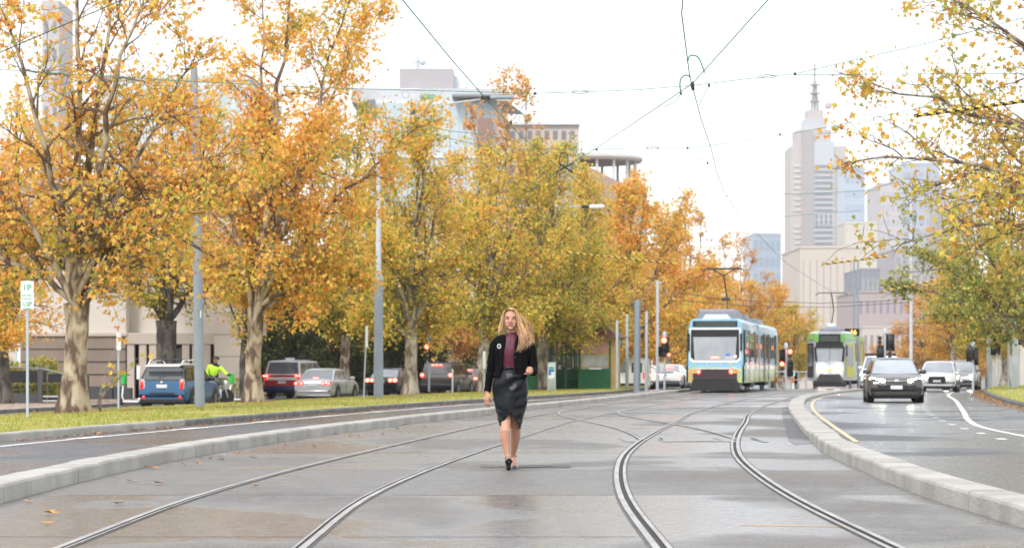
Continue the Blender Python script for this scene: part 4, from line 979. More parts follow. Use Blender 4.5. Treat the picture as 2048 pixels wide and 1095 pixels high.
# ------------------------------------------------------------------ trams
TB = pm('tram_sky_blue', (.24,.50,.68), .35, c2=(.21,.46,.66), scale=.8, coat=.5)
TBL = pm('tram_pale_roof', (.58,.70,.76), .5)
TG = pm('tram_meadow', (.35,.52,.10), .4, c2=(.62,.62,.25), scale=5, coat=.4, detail=6)
TGREY = pm('tram_pod_grey', (.22,.23,.26), .6)
TWH = pm('tram_white', (.44,.46,.49), .4, coat=.3)
TEAL = pm('tram_door_teal', (.015,.11,.12), .35)
def tram_blue():
    Yf = 111.0; hd = -math.atan(.165)
    e = empty('articulated_tram', (X_at(1430,Yf), Yf, 0), hd, 'pale blue articulated tram with meadow livery, seen from behind with red lamps lit', 'tram')
    W = 1.325; L = 22.5; zb, zt = .42, 3.18
    def shell(name, y0, y1, bend, end0=False, end1=False):
        m = MB(); rings = []
        st = [y0, y0+.12, y0+1.3, y1-1.0, y1-.12, y1]
        for i, y in enumerate(st):
            k = 1.0
            if end0 and i == 0: k = .93
            if end0 and i == 1: k = .945
            w = W*k; bx = bend*max(0, y-11.2)
            rings.append([(bx-w*.97,y,zb),(bx+w*.97,y,zb),(bx+w,y,zb+.25),(bx+w,y,1.45),(bx+w*.98,y,2.75),(bx+w*.93,y,3.05),(bx+w*.80,y,zt),(bx-w*.80,y,zt),(bx-w*.93,y,3.05),(bx-w*.98,y,2.75),(bx-w,y,1.45),(bx-w,y,zb+.25)])
        m.loft(rings); return m.build(name, TB, e, smooth='auto', angle=30, bevel=.015)
    shell('body', 0, 11.0, 0, end0=True)
    shell('rear_body', 11.5, L, .03)
    # concertina joint
    m = MB()
    for k in range(6): y = 11.0+.085*k; m.box(-W*.94,W*.94,y,y+.05,.5,3.1,.02)
    m.build('concertina', M['rubber'], e)
    # meadow: lower skirt with an uneven grassy top, both sides and front
    rnd = random.Random(3)
    for sx in (-1,1):
        m = MB(); N = 90; xx = sx*(W+.006)
        for seg0, seg1, bend in ((.15,10.95,0),(11.55,22.3,.03)):
            n = 44; top = [1.02+.10*math.sin(i*.7)+rnd.uniform(-.06,.12) for i in range(n+1)]
            ysx = [seg0+(seg1-seg0)*i/n for i in range(n+1)]
            m.loft([[(xx+bend*max(0,y-11.2),y,zb+.02),(xx+bend*max(0,y-11.2),y,top[i])] for i, y in enumerate(ysx)], closed=False)
        m.build('meadow_graphic', TG, e)
        # silver side panels, windows, doors
        wins = [(2.1,3.1),(4.7,5.7),(5.9,6.9),(9.3,10.3),(12.4,13.4),(15.0,16.0),(17.7,18.8),(19.0,20.2)]
        doors = [(.6,1.75),(3.3,4.5),(7.3,8.9),(13.7,14.8),(16.2,17.4),(20.5,21.7)]
        for a, b in wins:
            bx = .03*max(0,(a+b)/2-11.2); g = MB(); x0 = sx*(W-.005)+bx; g.box(min(x0,x0+sx*.02),max(x0,x0+sx*.02),a,b,1.55,2.62,.008); f = g.build('window', M['glass'], e)
            g = MB(); x0 += sx*.018; g.box(min(x0,x0+sx*.008),max(x0,x0+sx*.008),a,b,2.28,2.31); g.build('window_bar', M['galv'], f)
        for a, b in doors:
            bx = .03*max(0,(a+b)/2-11.2); g = MB(); x0 = sx*(W-.01)+bx; g.box(min(x0,x0+sx*.03),max(x0,x0+sx*.03),a,b,.5,2.72,.01); f = g.build('door', TEAL, e)
            for q0, q1 in ((a+.08,(a+b)/2-.06),((a+b)/2+.06,b-.08)):
                g = MB(); xg = x0+sx*.026; g.box(min(xg,xg+sx*.012),max(xg,xg+sx*.012),q0,q1,1.3,2.55,.01); g.build('door_glass', M['midglass'], f)
                g = MB(); g.box(min(xg,xg+sx*.012),max(xg,xg+sx*.012),q0,q1,.6,1.2,.01); g.build('door_panel', TWH, f)
        g = MB(); x0 = sx*(W-.02)
        for a,b,bend in ((.1,10.9,0),(11.6,22.3,.03)):
            g.loft([[(x0+sx*.034+bend*max(0,y-11.2),y,1.02),(x0+sx*.034+bend*max(0,y-11.2),y,1.2)] for y in (a,(a+b)/2,b)], closed=False)
        g.build('pale_stripe', pm('tram_pale_stripe',(.80,.80,.62),.4), e)
        for y in (1.95,9.1,12.2,19.0):
            g = MB(); bx = .03*max(0,y-11.2); g.box(min(x0+bx,x0+bx+sx*.06),max(x0+bx,x0+bx+sx*.06),y,y+.12,1.98,2.2,.01); g.build('side_indicator', M['amber'], e)
    # rear face
    s = -.012
    def pan(nm, pts, mat, th=.02, y=0):
        m = MB(); n = len(pts); m.add([(x,y-th,z) for x,z in pts]+[(x,y+.02,z) for x,z in pts], [tuple(range(n)), tuple(range(2*n-1,n-1,-1))]+[(i,(i+1)%n,(i+1)%n+n,i+n) for i in range(n)])
        return m.build(nm, mat, e)
    wf = W*.93
    pan('window_surround', [(-1.17,1.42),(-1.03,1.30),(1.03,1.30),(1.17,1.42),(1.17,2.78),(-1.17,2.78)], M['signwhite'], .02)
    pan('rear_window', [(-1.12,1.52),(-.98,1.40),(.98,1.40),(1.12,1.52),(1.10,2.70),(-1.10,2.70)], M['lightglass'], .028)
    pan('window_header', [(-1.11,2.40),(1.11,2.40),(1.10,2.71),(-1.10,2.71)], M['black'], .034)
    pan('window_side_tint', [(.94,1.46),(.97,1.42),(1.115,1.53),(1.10,2.42),(1.0,2.42)], M['black'], .034)
    pan('window_side_tint', [(-.94,1.46),(-1.0,2.42),(-1.10,2.42),(-1.115,1.53),(-.97,1.42)], M['black'], .034)
    f = pan('destination_box', [(-1.02,2.84),(1.02,2.84),(1.02,3.08),(-1.02,3.08)], M['black'], .03)
    pan('destination_display', [(-.86,2.87),(.94,2.87),(.94,3.05),(-.86,3.05)], pm('dead_display',(.05,.06,.055),.2), .036)
    pan('bumper', [(-1.0,.62),(1.0,.62),(1.0,1.02),(-1.0,1.02)], pm('tram_bumper_plum',(.045,.022,.028),.5), .10)
    pan('lamp_shelf', [(-1.02,.99),(1.02,.99),(1.02,1.05),(-1.02,1.05)], M['signwhite'], .06)
    m = MB(); rings = [[(-1.0,y,.60),(1.0,y,.60),(1.18,y,.18),(1.05,y,.10),(-1.05,y,.10),(-1.18,y,.18)] for y in (-.06,.9)]
    m.loft(rings); m.build('skirt', M['black'], e)
    for sx in (-1,1):
        pan('amber_lamp', [(sx*.93-.07,.85),(sx*.93+.07,.85),(sx*.93+.07,.99),(sx*.93-.07,.99)], M['amber'], .12)
        m = MB(); m.lathe([(.085,-.14),(.085,-.11),(.07,-.10)],16,(-sx*.75,.92),ax='y'); m.build('tail_light', M['redlit'], e)
        m = MB(); m.lathe([(.12,-.115),(.12,-.10)],16,(-sx*.75,.92),ax='y'); m.build('tail_light_bezel', M['reddim'], e)
        m = MB(); m.box(sx*1.20-.05,sx*1.20+.05,-.10,.04,1.8,2.55,.02); m.build('mirror', M['black'], e)
        # corner posts of the lower meadow
        pan('corner_meadow', [(sx*1.02,.45),(sx*1.235,.45),(sx*1.235,1.08),(sx*1.02,1.02)][::(1 if sx>0 else -1)], TG if sx > 0 else pm('tram_orange_meadow',(.62,.36,.14),.4,c2=(.45,.42,.16),scale=6), .015)
    m = MB(); m.ball((1.13,-.02,.80),(.055,.01,.17)); m.build('daisy_graphic', TWH, e)
    pts = [(-1.0,1.06)]; n = 26
    for i in range(n+1): x = -1.0+2.0*i/n; pts.append((x, 1.065+.03*rnd.random()*(1 if i%3 else 2.6)))
    pts.append((1.0,1.06)); pan('meadow_graphic', pts[::-1], TG, .012)
    for x0, z0 in ((-.95,1.12),): pan('grass_tuft_graphic', [(x0-.03,1.06),(x0+.06,1.06),(x0+.02,1.34)], TG, .016)
    yb = pm('butterfly_yellow',(.72,.60,.15),.4)
    pan('butterfly_graphic', [(.72,1.18),(.80,1.22),(.84,1.33),(.78,1.27),(.72,1.25),(.66,1.29),(.64,1.24)], yb, .016)
    text_obj('livery_lettering', "Lindt", .26, pm('livery_pale',(.50,.66,.78),.4), e, (-.05,-.014,1.22), shear=.35, sx=1.5)
    m = MB(); m.box(-.17,.17,-.045,-.02,1.49,1.55,.008); m.build('high_brake_lamp', M['redlit'], e)
    text_obj('fleet_number', '2022', .17, M['signwhite'], e, (.66,-.032,1.50), sx=1.25)
    m = MB(); m.box(.88,1.0,-.05,-.03,1.5,1.62); m.build('window_notice', M['signwhite'], e)
    m = MB(); m.ball((.60,-.03,1.64),(.11,.008,.07)); m.build('window_sticker', pm('sticker_blue',(.12,.22,.62),.4), e)
    m = MB(); m.box(.28,.46,.5,.7,1.5,2.25,.03); m.build('seat_back', pm('cab_seat',(.35,.38,.12),.6), e)
    # roof
    m = MB(); m.loft([[(-.95,y,3.17),(1.02,y,3.17),(.82-k,y,3.62-k),(-.86+k,y,3.62-k)] for y,k in ((.8,.10),(1.2,0),(4.4,0),(4.9,.06))]); m.build('roof_pod', TGREY, e, bevel=.02)
    m = MB(); m.loft([[(-.7,y,3.17),(.7,y,3.17),(.5,y,z),(-.5,y,z)] for y,z in ((.25,3.2),(.8,3.38))]); m.build('pod_fairing', TBL, e)
    m = MB(); m.loft([[(-.95,y,3.17),(1.02,y,3.17),(.85,y,3.52),(-.86,y,3.52)] for y in (7.2,10.2)]); m.build('roof_pod', TGREY, e, bevel=.02)
    m = MB(); m.loft([[(-.75,y,3.17),(1.2,y,3.17),(1.0,y,3.45),(-.6,y,3.45)] for y in (14,18)]); m.build('roof_pod', TGREY, e, bevel=.02)
    m = MB(); m.box(-.35,.55,4.95,6.6,3.2,3.45,.03); m.build('pantograph_base', TGREY, e)
    m = MB(); m.tube([(.15,5.2,3.45),(.12,5.9,4.15),(.0,5.2,5.25)],.035,6); m.tube([(-.05,5.2,5.22),(-.5,5.15,5.48)],.03,5); m.tube([(.05,5.2,5.22),(.5,5.15,5.48)],.03,5)
    m.box(-.16,.26,5.8,6.0,4.1,4.24,.02); m.build('pantograph_arm', M['wiredark'], e)
    m = MB(); m.tube([(-1.0,5.1,5.42),(-.8,5.1,5.53),(.8,5.1,5.53),(1.0,5.1,5.42)],.03,6); m.tube([(-.8,5.35,5.50),(.8,5.35,5.50)],.025,6); m.build('pantograph_head', M['wiredark'], e)
    # bogies
    for y in (2.6, 11.25, 19.4):
        bx = .03*max(0,y-11.2); m = MB(); m.box(bx-1.0,bx+1.0,y-1.3,y+1.3,.22,.6,.05); b = m.build('bogie', M['black'], e)
        for sx in (-1,1):
            for dy in (-.9,.9): m = MB(); m.lathe([(.3,bx+sx*.72-.06),(.33,bx+sx*.72),(.3,bx+sx*.72+.06)],16,(y+dy,.33),ax='x'); m.build('wheel', M['steelrail'], b)
    e.scale = (1,1,1.07)
    return e
tram_blue()
def tram_green():
    Yf = 134.0; hd = -math.atan(.185)
    e = empty('single_tram', (X_at(1660,Yf)-.02, Yf, gz(Yf)), hd, 'green, white and yellow tram with white headlamps coming along the right hand track', 'tram')
    W = 1.33; L = 16.6; zb, zt = .45, 3.1
    LG = pm('tram_green', (.16,.42,.08), .4, coat=.4); YL = pm('tram_yellow', (.62,.62,.05), .4)
    m = MB(); rings = []
    for y, k in ((0,.58),(.10,.64),(1.5,1.0),(L-1.5,1.0),(L,.6)):
        w = W*k; rings.append([(-w,y,zb),(w,y,zb),(w,y,1.4),(w*.98,y,2.7),(w*.92,y,2.98),(w*.75,y,zt),(-w*.75,y,zt),(-w*.92,y,2.98),(-w*.98,y,2.7),(-w,y,1.4)])
    m.loft(rings); m.build('body', TWH, e, smooth='auto', angle=30, bevel=.015)
    m = MB()
    rr = []
    for y, k in ((.02,.58),(.10,.64),(1.5,1.0),(L-1.5,1.0),(L-.02,.6)):
        w = W*k+.012; rr.append([(w,y,2.62),(w*.985,y,2.72),(w*.93,y,2.99)])
    m.loft(rr, closed=False); m.loft([[(-a,b,c) for a,b,c in r] for r in rr], closed=False); m.build('cantrail_band', LG, e)
    def pan(nm, pts, mat, th=.02, y=0):
        m = MB(); n = len(pts); m.add([(x,y-th,z) for x,z in pts]+[(x,y+.02,z) for x,z in pts], [tuple(range(n)), tuple(range(2*n-1,n-1,-1))]+[(i,(i+1)%n,(i+1)%n+n,i+n) for i in range(n)])
        return m.build(nm, mat, e)
    pan('windscreen', [(-.66,1.50),(.66,1.50),(.74,2.30),(-.74,2.30)], M['lightglass'], .03)
    pan('windscreen_header', [(-.80,2.20),(.80,2.20),(.72,2.52),(-.72,2.52)], M['black'], .10)
    pan('screen_pillar', [(-.80,1.5),(-.66,1.48),(-.74,2.25),(-.84,2.25)], M['black'], .04); pan('screen_pillar', [(.66,1.48),(.80,1.5),(.84,2.25),(.74,2.25)], M['black'], .04)
    pan('green_cove', [(-.82,2.5),(-.58,2.5),(-.56,2.98),(-.80,2.9)], LG, .03); pan('green_cove', [(.58,2.5),(.82,2.5),(.80,2.9),(.56,2.98)], LG, .03)
    f = pan('destination_box', [(-.60,2.48),(.60,2.48),(.58,2.95),(-.58,2.95)], M['black'], .14)
    pan('destination_display', [(-.50,2.56),(.50,2.56),(.50,2.84),(-.50,2.84)], pm('dead_display',(.05,.06,.055),.2), .15)
    pan('wiper', [(-.01,1.5),(.01,1.5),(.01,2.2),(-.01,2.2)], M['black'], .04)
    pan('front_stripe', [(-.775,.98),(.775,.98),(.775,1.05),(-.775,1.05)], YL, .015)
    pan('front_panel', [(-.775,.45),(.775,.45),(.775,.62),(-.775,.62)], TGREY, .012)
    m = MB(); m.loft([[(-.70,-.22,.38),(.70,-.22,.38),(.52,-.16,.78),(-.52,-.16,.78)],[(-.95,.35,.18),(.95,.35,.18),(.6,.1,.8),(-.6,.1,.8)]]); m.box(-.9,.9,-.2,.5,.12,.4,.05); m.build('bumper', M['black'], e)
    for sx in (-1,1):
        m = MB(); m.lathe([(.15,-.07),(.15,-.03),(.12,-.02)],16,(-sx*.44,1.06),ax='y'); m.build('headlight', M['headlit'], e)
        m = MB(); m.box(sx*.44-.08,sx*.44+.08,-.05,.01,.84,.92,.01); m.build('indicator', M['amber'], e)
        # angled cab corners and doors
        a = (sx*W*.655,.13); b = (sx*W*.985,1.42)
        q = [Vector((a[0],a[1],.55)),Vector((b[0],b[1],.55)),Vector((b[0],b[1],2.55)),Vector((a[0],a[1],2.55))]
        if sx < 0: q = [q[1],q[0],q[3],q[2]]
        g = MB(); g.patch(*q, .08, .02); f = g.build('door', YL if sx > 0 else M['black'], e)
        h = [Vector((p.x,p.y,max(p.z,1.0))) for p in q]; g = MB(); g.patch(*h, .22, .03); g.build('door_glass', M['glass'], f)
        for a_, b_ in ((1.9,2.9),(3.1,4.1),(6.6,7.6),(7.8,8.8),(9.0,10.0),(12.4,13.4),(13.6,14.6)):
            g = MB(); x0 = sx*(W-.005); g.box(min(x0,x0+sx*.015),max(x0,x0+sx*.015),a_,b_,1.5,2.5,.005); g.build('window', M['glass'], e)
        for a_, b_ in ((4.4,6.3),(10.3,12.1)):
            g = MB(); x0 = sx*(W-.005); g.box(min(x0,x0+sx*.02),max(x0,x0+sx*.02),a_,b_,.55,2.6,.005); g.build('door', YL if a_ > 10 else LG, e)
        g = MB(); g.box(sx*.95-.04,sx*.95+.04,-.15,0,1.75,2.35,.02); g.build('mirror', M['black'], e)
    m = MB(); m.box(-.62,.62,1.2,4.6,3.08,3.30,.08); m.build('roof_pod', TGREY, e)
    m = MB(); m.box(-.25,.25,1.6,2.4,3.28,3.55,.08); m.build('roof_vent', TBL, e)
    m = MB(); m.tube([(0,2,3.5),(.08,2.8,4.3),(0,2,5.2)],.035,6); m.build('pantograph_arm', M['wiredark'], e)
    m = MB(); m.tube([(-.9,2,5.1),(-.7,2,5.22),(.7,2,5.22),(.9,2,5.1)],.03,6); m.build('pantograph_head', M['wiredark'], e)
    for y in (3.2,13.2): m = MB(); m.box(-1,1,y-1.2,y+1.2,.2,.6,.05); m.build('bogie', M['black'], e)
    e.scale = (1,1,1.03)
    return e
tram_green()
# ------------------------------------------------------------------ poles, signs, signals
def pole(name, label, px, Y, ptop, r0, r1, mat, base_z=0, lean_px=0, group=None, cat='pole', extra=None, n=16):
    x = X_at(px, Y); z0 = base_z + gz(Y); zt = Z_at(ptop, Y); e = empty(name, (x, Y, z0), 0, label, cat, group)
    H = zt - z0; lx = X_at(1024+lean_px, Y)
    m = MB(); m.lathe([(r0, -.1),(r0, .02),(r0*.995,H*.3),(r0*.9,H*.55),(r1, H-.02),(r1*.6, H)] if not lean_px else [(r0,-.1),(r0,0)], n)
    if lean_px: m = MB(); m.tube([(0,0,-.1),(lx*.3,0,H*.3),(lx,0,H)],[r0,r0*.96,r1],n)
    m.build('shaft', mat, e, smooth='auto')
    m = MB(); m.lathe([(r0*1.35,-.05),(r0*1.35,.03),(r0*1.02,.05)], n); m.build('base_collar', mat, e, smooth='auto')
    if extra: extra(e, H, lx)
    return e
PG = 'thick grey tramway poles on the verge'
def ex_p1(e, H, lx):
    m = MB(); m.box(.02,.05,-.139,-.134,2.55,2.75); m.build('sticker', M['signwhite'], e)
    m = MB(); m.box(-.06,-.03,-.146,-.141,3.1,3.14); m.build('sticker', pm('sticker_yellow',(.7,.75,.05),.5), e)
    m = MB()
    for z in (6.2,8.2): m.lathe([(.15,z),(.165,z+.01),(.165,z+.08),(.15,z+.09)],16,(lx*z/H,0))
    m.build('clamp_band', M['galv'], e, smooth='auto')
pole('tramway_pole', 'thick grey pole standing on grass in front of the blue hatchback', 400, 68.2, 135, .142, .10, M['polegrey'], -.02, -12, PG, extra=ex_p1)
def ex_p2(e, H, lx):
    m = MB(); m.box(-.30,-.12,-.10,.05,Z_at(558,89),Z_at(545,89),.01); m.build('bracket', M['galv'], e)
    z0 = Z_at(268,89)
    m = MB(); m.tube([(0,0,z0-.15),(1.1,0,z0+.62),(2.5,0,z0+1.12),(4.2,0,z0+1.35)],.035,6); m.tube([(0,0,z0-.9),(1.0,0,z0+.2),(2.3,0,z0+.95)],.03,6); m.build('lamp_arm', M['whitepole'], e, smooth=True)
    m = MB(); m.box(4.1,4.95,-.16,.16,z0+1.27,z0+1.43,.05); l_ = m.build('lamp_head', M['polegrey'], e, smooth='auto')
    m = MB(); m.box(4.35,4.9,-.12,.12,z0+1.24,z0+1.27); m.build('lamp_lens', M['signwhite'], l_)
    m = MB(); m.box(3.75,4.12,-.09,.09,z0+1.29,z0+1.42,.03); m.build('ballast', M['black'], l_)
def upper(e, m, r, z0, z1):
    m.lathe([(r,z0),(r,z1)],12)
def ex_p2b(e, H, lx):
    ex_p2(e, H, lx); zz = Z_at(553,89)
    m = MB(); m.lathe([(.10,H-.1),(.085,Z_at(250,89)+.0),(.05,Z_at(245,89)+.1)],14); m.build('upper_shaft', M['whitepole'], e, smooth='auto')
    m = MB(); m.lathe([(.18,H-.12),(.18,H+.02),(.1,H+.06)],14); m.build('joint_collar', M['galv'], e, smooth='auto')
pole('tramway_pole', 'thick grey pole with a slimmer white upper length and long lamp arm', 757, 89, 553, .178, .17, M['polegrey'], -.02, 0, PG, extra=ex_p2b)
def ex_p3(e, H, lx):
    z0 = H-.2; m = MB(); m.tube([(0,0,z0-.3),(1.2,0,z0+.02),(4.6,0,z0-.02)],.045,6); m.build('lamp_arm', M['whitepole'], e, smooth=True)
    m = MB(); m.box(4.9,5.7,-.17,.17,z0-.12,z0+.08,.06); l_ = m.build('lamp_head', M['signwhite'], e, smooth='auto'); m = MB(); m.box(4.5,4.92,-.1,.1,z0-.1,z0+.06,.03); m.build('ballast', M['black'], l_)
pole('lamp_pole', 'slim white lamp pole directly behind the woman\'s head', 993, 128, 405, .12, .08, M['whitepole'], -.05, 0, cat='lamp post', extra=ex_p3)
for px, Y, tp, r, lab in ((1234,116,640,.075,'slim white pole, leftmost of the row by the shelter'),(1254,122,628,.085,'slim white pole, second from the left in the row'),(1293,124,622,.085,'slim white pole between the thick grey pole and the white coupe'),(1315,124,560,.085,'tallest slim white pole, next to the red signal')):
    pole('slim_pole', lab, px, Y, tp, r, r*.85, M['whitepole'], .0, 0, 'slim white poles on the median')
pole('tramway_pole', 'thick pale pole in the middle of the row of slim white poles', 1274, 116, 600, .17, .13, M['polegrey'], 0, 0, PG)
def gant(e, H, lx):
    m = MB(); m.tube([(0,0,H-.5),(2.2,0,H-.2)],.05,6); m.build('arm', M['whitepole'], e)
# right side poles
pole('tramway_pole', 'pale pole on the right median at the right edge of the view', 2031, 118, 630, .17, .16, M['whitepole'], 0.1, 0, 'pale poles on the right')
pole('tramway_pole', 'pale pole beside the leaning trunks on the right', 1979, 128, 625, .15, .13, M['whitepole'], .1, 0, 'pale poles on the right')
pole('tall_mast', 'tall pale mast far off before the city towers', 1822, 190, 400, .13, .1, M['whitepole'], 0, 0, 'far masts')
pole('tall_mast', 'thin dark mast far off before the beige block, left one', 1708, 185, 520, .09, .07, M['polegrey'], 0, 0, 'far masts')
pole('tall_mast', 'thin dark mast far off before the beige block, right one', 1716, 188, 520, .09, .07, M['polegrey'], 0, 0, 'far masts')

# parking signs
def psign(label, px, Y, ptop, w, h, yaw, base=0, text=True, lean=0, r=.03):
    x = X_at(px, Y); z0 = base; zt = Z_at(ptop, Y); e = empty('parking_sign', (x,Y,z0), 0, label, 'sign', 'kerbside parking signs'); H = zt-z0
    m = MB(); m.tube([(0,0,-.1),(lean,0,H+.02)],r,10); m.build('post', M['galv'], e, smooth='auto')
    m = MB(); m.box(lean-w/2,lean+w/2,-.045,-.033,H-h,H,.02,rz=yaw,c=(lean,-.02)); p = m.build('sign_panel', M['signwhite'], e)
    if text:
        for t, s, dz in (('1P', .19, .14),('8AM-6PM', .05, .30),('MON-SAT',.05,.37),('1/2P',.12,.48),('6PM-8PM',.045,.58),('< - >',.07,h-.08)):
            text_obj('lettering', t, s, M['green_ink'], p, (lean-.005,-.058,H-dz), rot=(R(90),0,yaw))
    return e
psign('white 1P parking sign with green lettering on a slim steel post at left', 55, 51.5, 562, .27, .60, .12, .02)
psign('narrow white sign seen edge on between the thick trunk and the blue hatchback', 237, 74, 664, .16, .55, .7, -.10, False)
psign('narrow white sign on a leaning post just left of the second thick pole', 727, 84, 652, .12, .72, .8, -.02, False, lean=.10, r=.028)
psign('narrow white sign edge on in the verge left of the woman\'s hand', 968, 104, 702, .14, .75, .5, .02, False, r=.03)
psign('thin bare edge-on sign post left of the grey hatchback', 905, 108, 738, .05, .2, .9, .02, False, r=.035)

# traffic signals
def signal(name, label, px, Y, ptop, heads, base=0, r=.055, face=-1, group=None, knob=True, pm_=None):
    x = X_at(px, Y); z0 = base+gz(Y); zt = Z_at(ptop, Y); e = empty(name, (x,Y,z0), 0, label, 'traffic light', group); H = zt-z0
    m = MB(); m.tube([(0,0,-.1),(0,0,H)],r,10); m.build('post', pm_ or M['whitepole'], e, smooth='auto')
    if knob: m = MB(); m.lathe([(r,H),(r*1.9,H+.03),(r*1.9,H+.22),(r,H+.32)],12); m.build('post_cap', M['whitepole'], e, smooth='auto')
    for dx, pz, w, h, lit in heads:
        zc = Z_at(pz, Y)-z0; ln = {'n': 3}
        m = MB(); m.box(dx-w/2,dx+w/2,-.14,.14,zc-h/2,zc+h/2,.03); m.box(dx-w*.75,dx+w*.75,.12,.14,zc-h/2-.12,zc+h/2+.12,.01) if face > 0 or w > .5 else None
        hd = m.build('signal_head', M['black'], e, smooth='auto')
        for k in range(3):
            zz = zc+h/2-h/6-k*h/3; on = lit and lit[1] == k
            mt = ({'r': M['redlit'],'g': M['greenlit'],'o': M['orangelit']}[lit[0]]) if on else pm('dark_lens',(.03,.02,.02),.2)
            m = MB(); m.lathe([(w*.36,-.155),(w*.36,-.13)],14,(-dx,zz),ax='y'); m.build('lens', mt, hd)
            m = MB(); n = 9; rg = []
            for y in (-.14,-.30): rg.append([(dx+w*.40*math.cos(a), y, zz+w*.40*math.sin(a)) for a in [PI*(-.1+1.2*q/n) for q in range(n+1)]])
            if face < 0: m.loft(rg, closed=False); m.build('visor', M['black'], hd)
    return e
SG = 'traffic signals at the crossing'
signal('traffic_light', 'red traffic signal on a white post left of the blue tram', 1329, 118, 675, [(.03,693,.36,.95,('r',0)),(-.2,702,.2,.5,('r',2))], group=SG)
signal('traffic_light', 'red signals on the white post right of the blue tram', 1572, 128, 697, [(-.2,712,.3,.75,('r',0)),(.22,737,.3,.8,('r',0))], group=SG)
signal('traffic_light', 'low green signal to the left of the green and white tram', 1588, 140, 760, [(.05,755,.26,.7,('g',0))], group=SG, knob=False, pm_=M['black'])
signal('traffic_light', 'red signal glowing among the yellow leaves above the dark four wheel drive', 858, 128, 680, [(.12,705,.32,.95,('r',0))], group=SG)
SB = 'black backed signals facing away'
signal('traffic_light', 'black signal backs on a white post above the dark oncoming sedan', 1770, 122, 668, [(.28,684,.30,.62,None),(-.22,706,.26,.55,None)], face=1, group=SB)
signal('traffic_light', 'black signal backs on a slim post right of the glaring headlamps', 1946, 122, 692, [(-.12,706,.26,.6,None),(.14,712,.22,.65,None)], face=1, group=SB)
signal('traffic_light', 'black signal backs clamped beside the pale pole at the right edge', 2017, 116, 660, [(-.05,668,.28,.75,None),(.72,668,.30,.75,None)], face=1, group=SB, base=.1, knob=False)
signal('traffic_light', 'small black signal back beside the leaning trunks', 1994, 126, 690, [(-.05,697,.34,.42,None)], face=1, group=SB, base=.1, knob=False)
signal('traffic_light', 'small far red signal beside the silver sedan front', 697, 128, 748, [(0,752,.18,.4,('r',0))], group=SG, knob=False, pm_=M['black'], base=-.3)
# electronic tram stop sign
e = empty('tram_stop_display', (X_at(1704,139), 139, gz(139)), 0, 'black display with orange digits above the right corner of the green tram', 'sign')
m = MB(); m.tube([(.35,0,0),(.35,0,Z_at(676,139)+.1)],.06,8); m.build('post', M['polegrey'], e)
z = Z_at(664,139)-gz(139); m = MB(); m.box(-.42,.42,-.12,.12,z-.22,z+.22,.02); b = m.build('display_box', M['black'], e); text_obj('digits','16',.34,M['orangelit'],b,(.06,-.13,z),sx=1.1,ext=.02)

# safety bollards and railings past the blue tram
bm_ = empty('bollard', gpos(1553,131), 0, 'orange and white bollard, leftmost of three by the railing', 'bollard', 'orange and white bollards')
m = MB(); m.lathe([(.09,0),(.09,.12),(.07,.2),(.07,.85),(.09,.88),(.09,.98),(.05,1.02)],12); m.build('post', M['signwhite'], bm_, smooth='auto')
m = MB(); m.lathe([(.075,.35),(.075,.65)],12); m.build('orange_band', pm('bollard_orange',(.7,.25,.05),.5), bm_, smooth='auto')
for px, lab in ((1569,'orange and white bollard, middle of three by the railing'),(1586,'orange and white bollard, rightmost of three by the railing')):
    c = copy_tree(bm_); c.location = gpos(px,132); c['label'] = lab
e = empty('railing', gpos(1580,136), 0, 'low grey safety railing between the blue tram and the green tram', 'railing'); m = MB()
for k in range(7): m = MB(); m.tube([(-1.2+.42*k,0,0),(-1.2+.42*k,0,.95)],.03,6); m.build('post', M['galv'], e)
m = MB(); m.tube([(-1.2,0,.95),(1.32,0,.95)],.035,6); m.tube([(-1.2,0,.5),(1.32,0,.5)],.025,6); m.build('rail', M['galv'], e)

# e-scooters
def scooter(label, px, Y, rz):
    e = empty('electric_scooter', (X_at(px,Y), Y, SRV+.06), rz, label, 'scooter', 'green handled electric scooters')
    m = MB(); m.box(-.1,.1,-.45,.35,.10,.16,.02); m.build('deck', M['signwhite'], e)
    m = MB(); m.tube([(0,.35,.12),(0,.46,.3),(0,.36,1.0)],.028,8); m.build('steering_column', M['signwhite'], e, smooth=True)
    m = MB(); m.box(-.09,.09,.28,.46,.72,1.12,.04); m.build('headset', pm('scooter_green',(.03,.55,.08),.4), e)
    m = MB(); m.tube([(-.25,.34,1.08),(.25,.34,1.08)],.02,8); m.build('handlebar', M['black'], e)
    for y in (.48,-.5): m = MB(); m.lathe([(.08,-.03),(.11,-.02),(.11,.02),(.08,.03)],16,(y,.11),ax='x'); m.build('wheel', M['rubber'], e)
    m = MB(); m.box(-.05,.05,-.62,-.4,.16,.26,.02); m.build('mudguard', M['signwhite'], e)
scooter('green and white electric scooter parked left of the blue hatchback', 262, 86, .9)
scooter('green and white electric scooter lying against the spotted plane trunk', 482, 92, 1.4)

# parking meter / info kiosk and blue P signs
e = empty('info_totem', gpos(1103,112,.05), 0, 'grey totem with a blue and green poster left of the green shelter', 'information totem')
m = MB(); m.box(-.20,.20,-.12,.12,0,1.36,.04); m.build('column', M['galv'], e, smooth='auto'); m = MB(); m.box(-.16,.16,-.135,-.12,.62,1.22); p = m.build('poster', M['signwhite'], e)
m = MB(); m.box(-.13,.13,-.14,-.135,.92,1.04); m.box(-.13,-.02,-.14,-.135,.76,.92); m.build('poster_blue_field', pm('poster_blue',(.02,.20,.62),.4), p); m = MB(); m.box(-.13,.13,-.14,-.135,1.05,1.16); m.build('poster_green_field', pm('poster_green',(.12,.50,.22),.4), p)
e = empty('street_sign', gpos(1204,126), 0, 'small blue sign on a post beside the shelter\'s right end', 'sign'); m = MB(); m.tube([(0,0,-.1),(0,0,2.9)],.05,8); m.build('post', M['galv'], e)
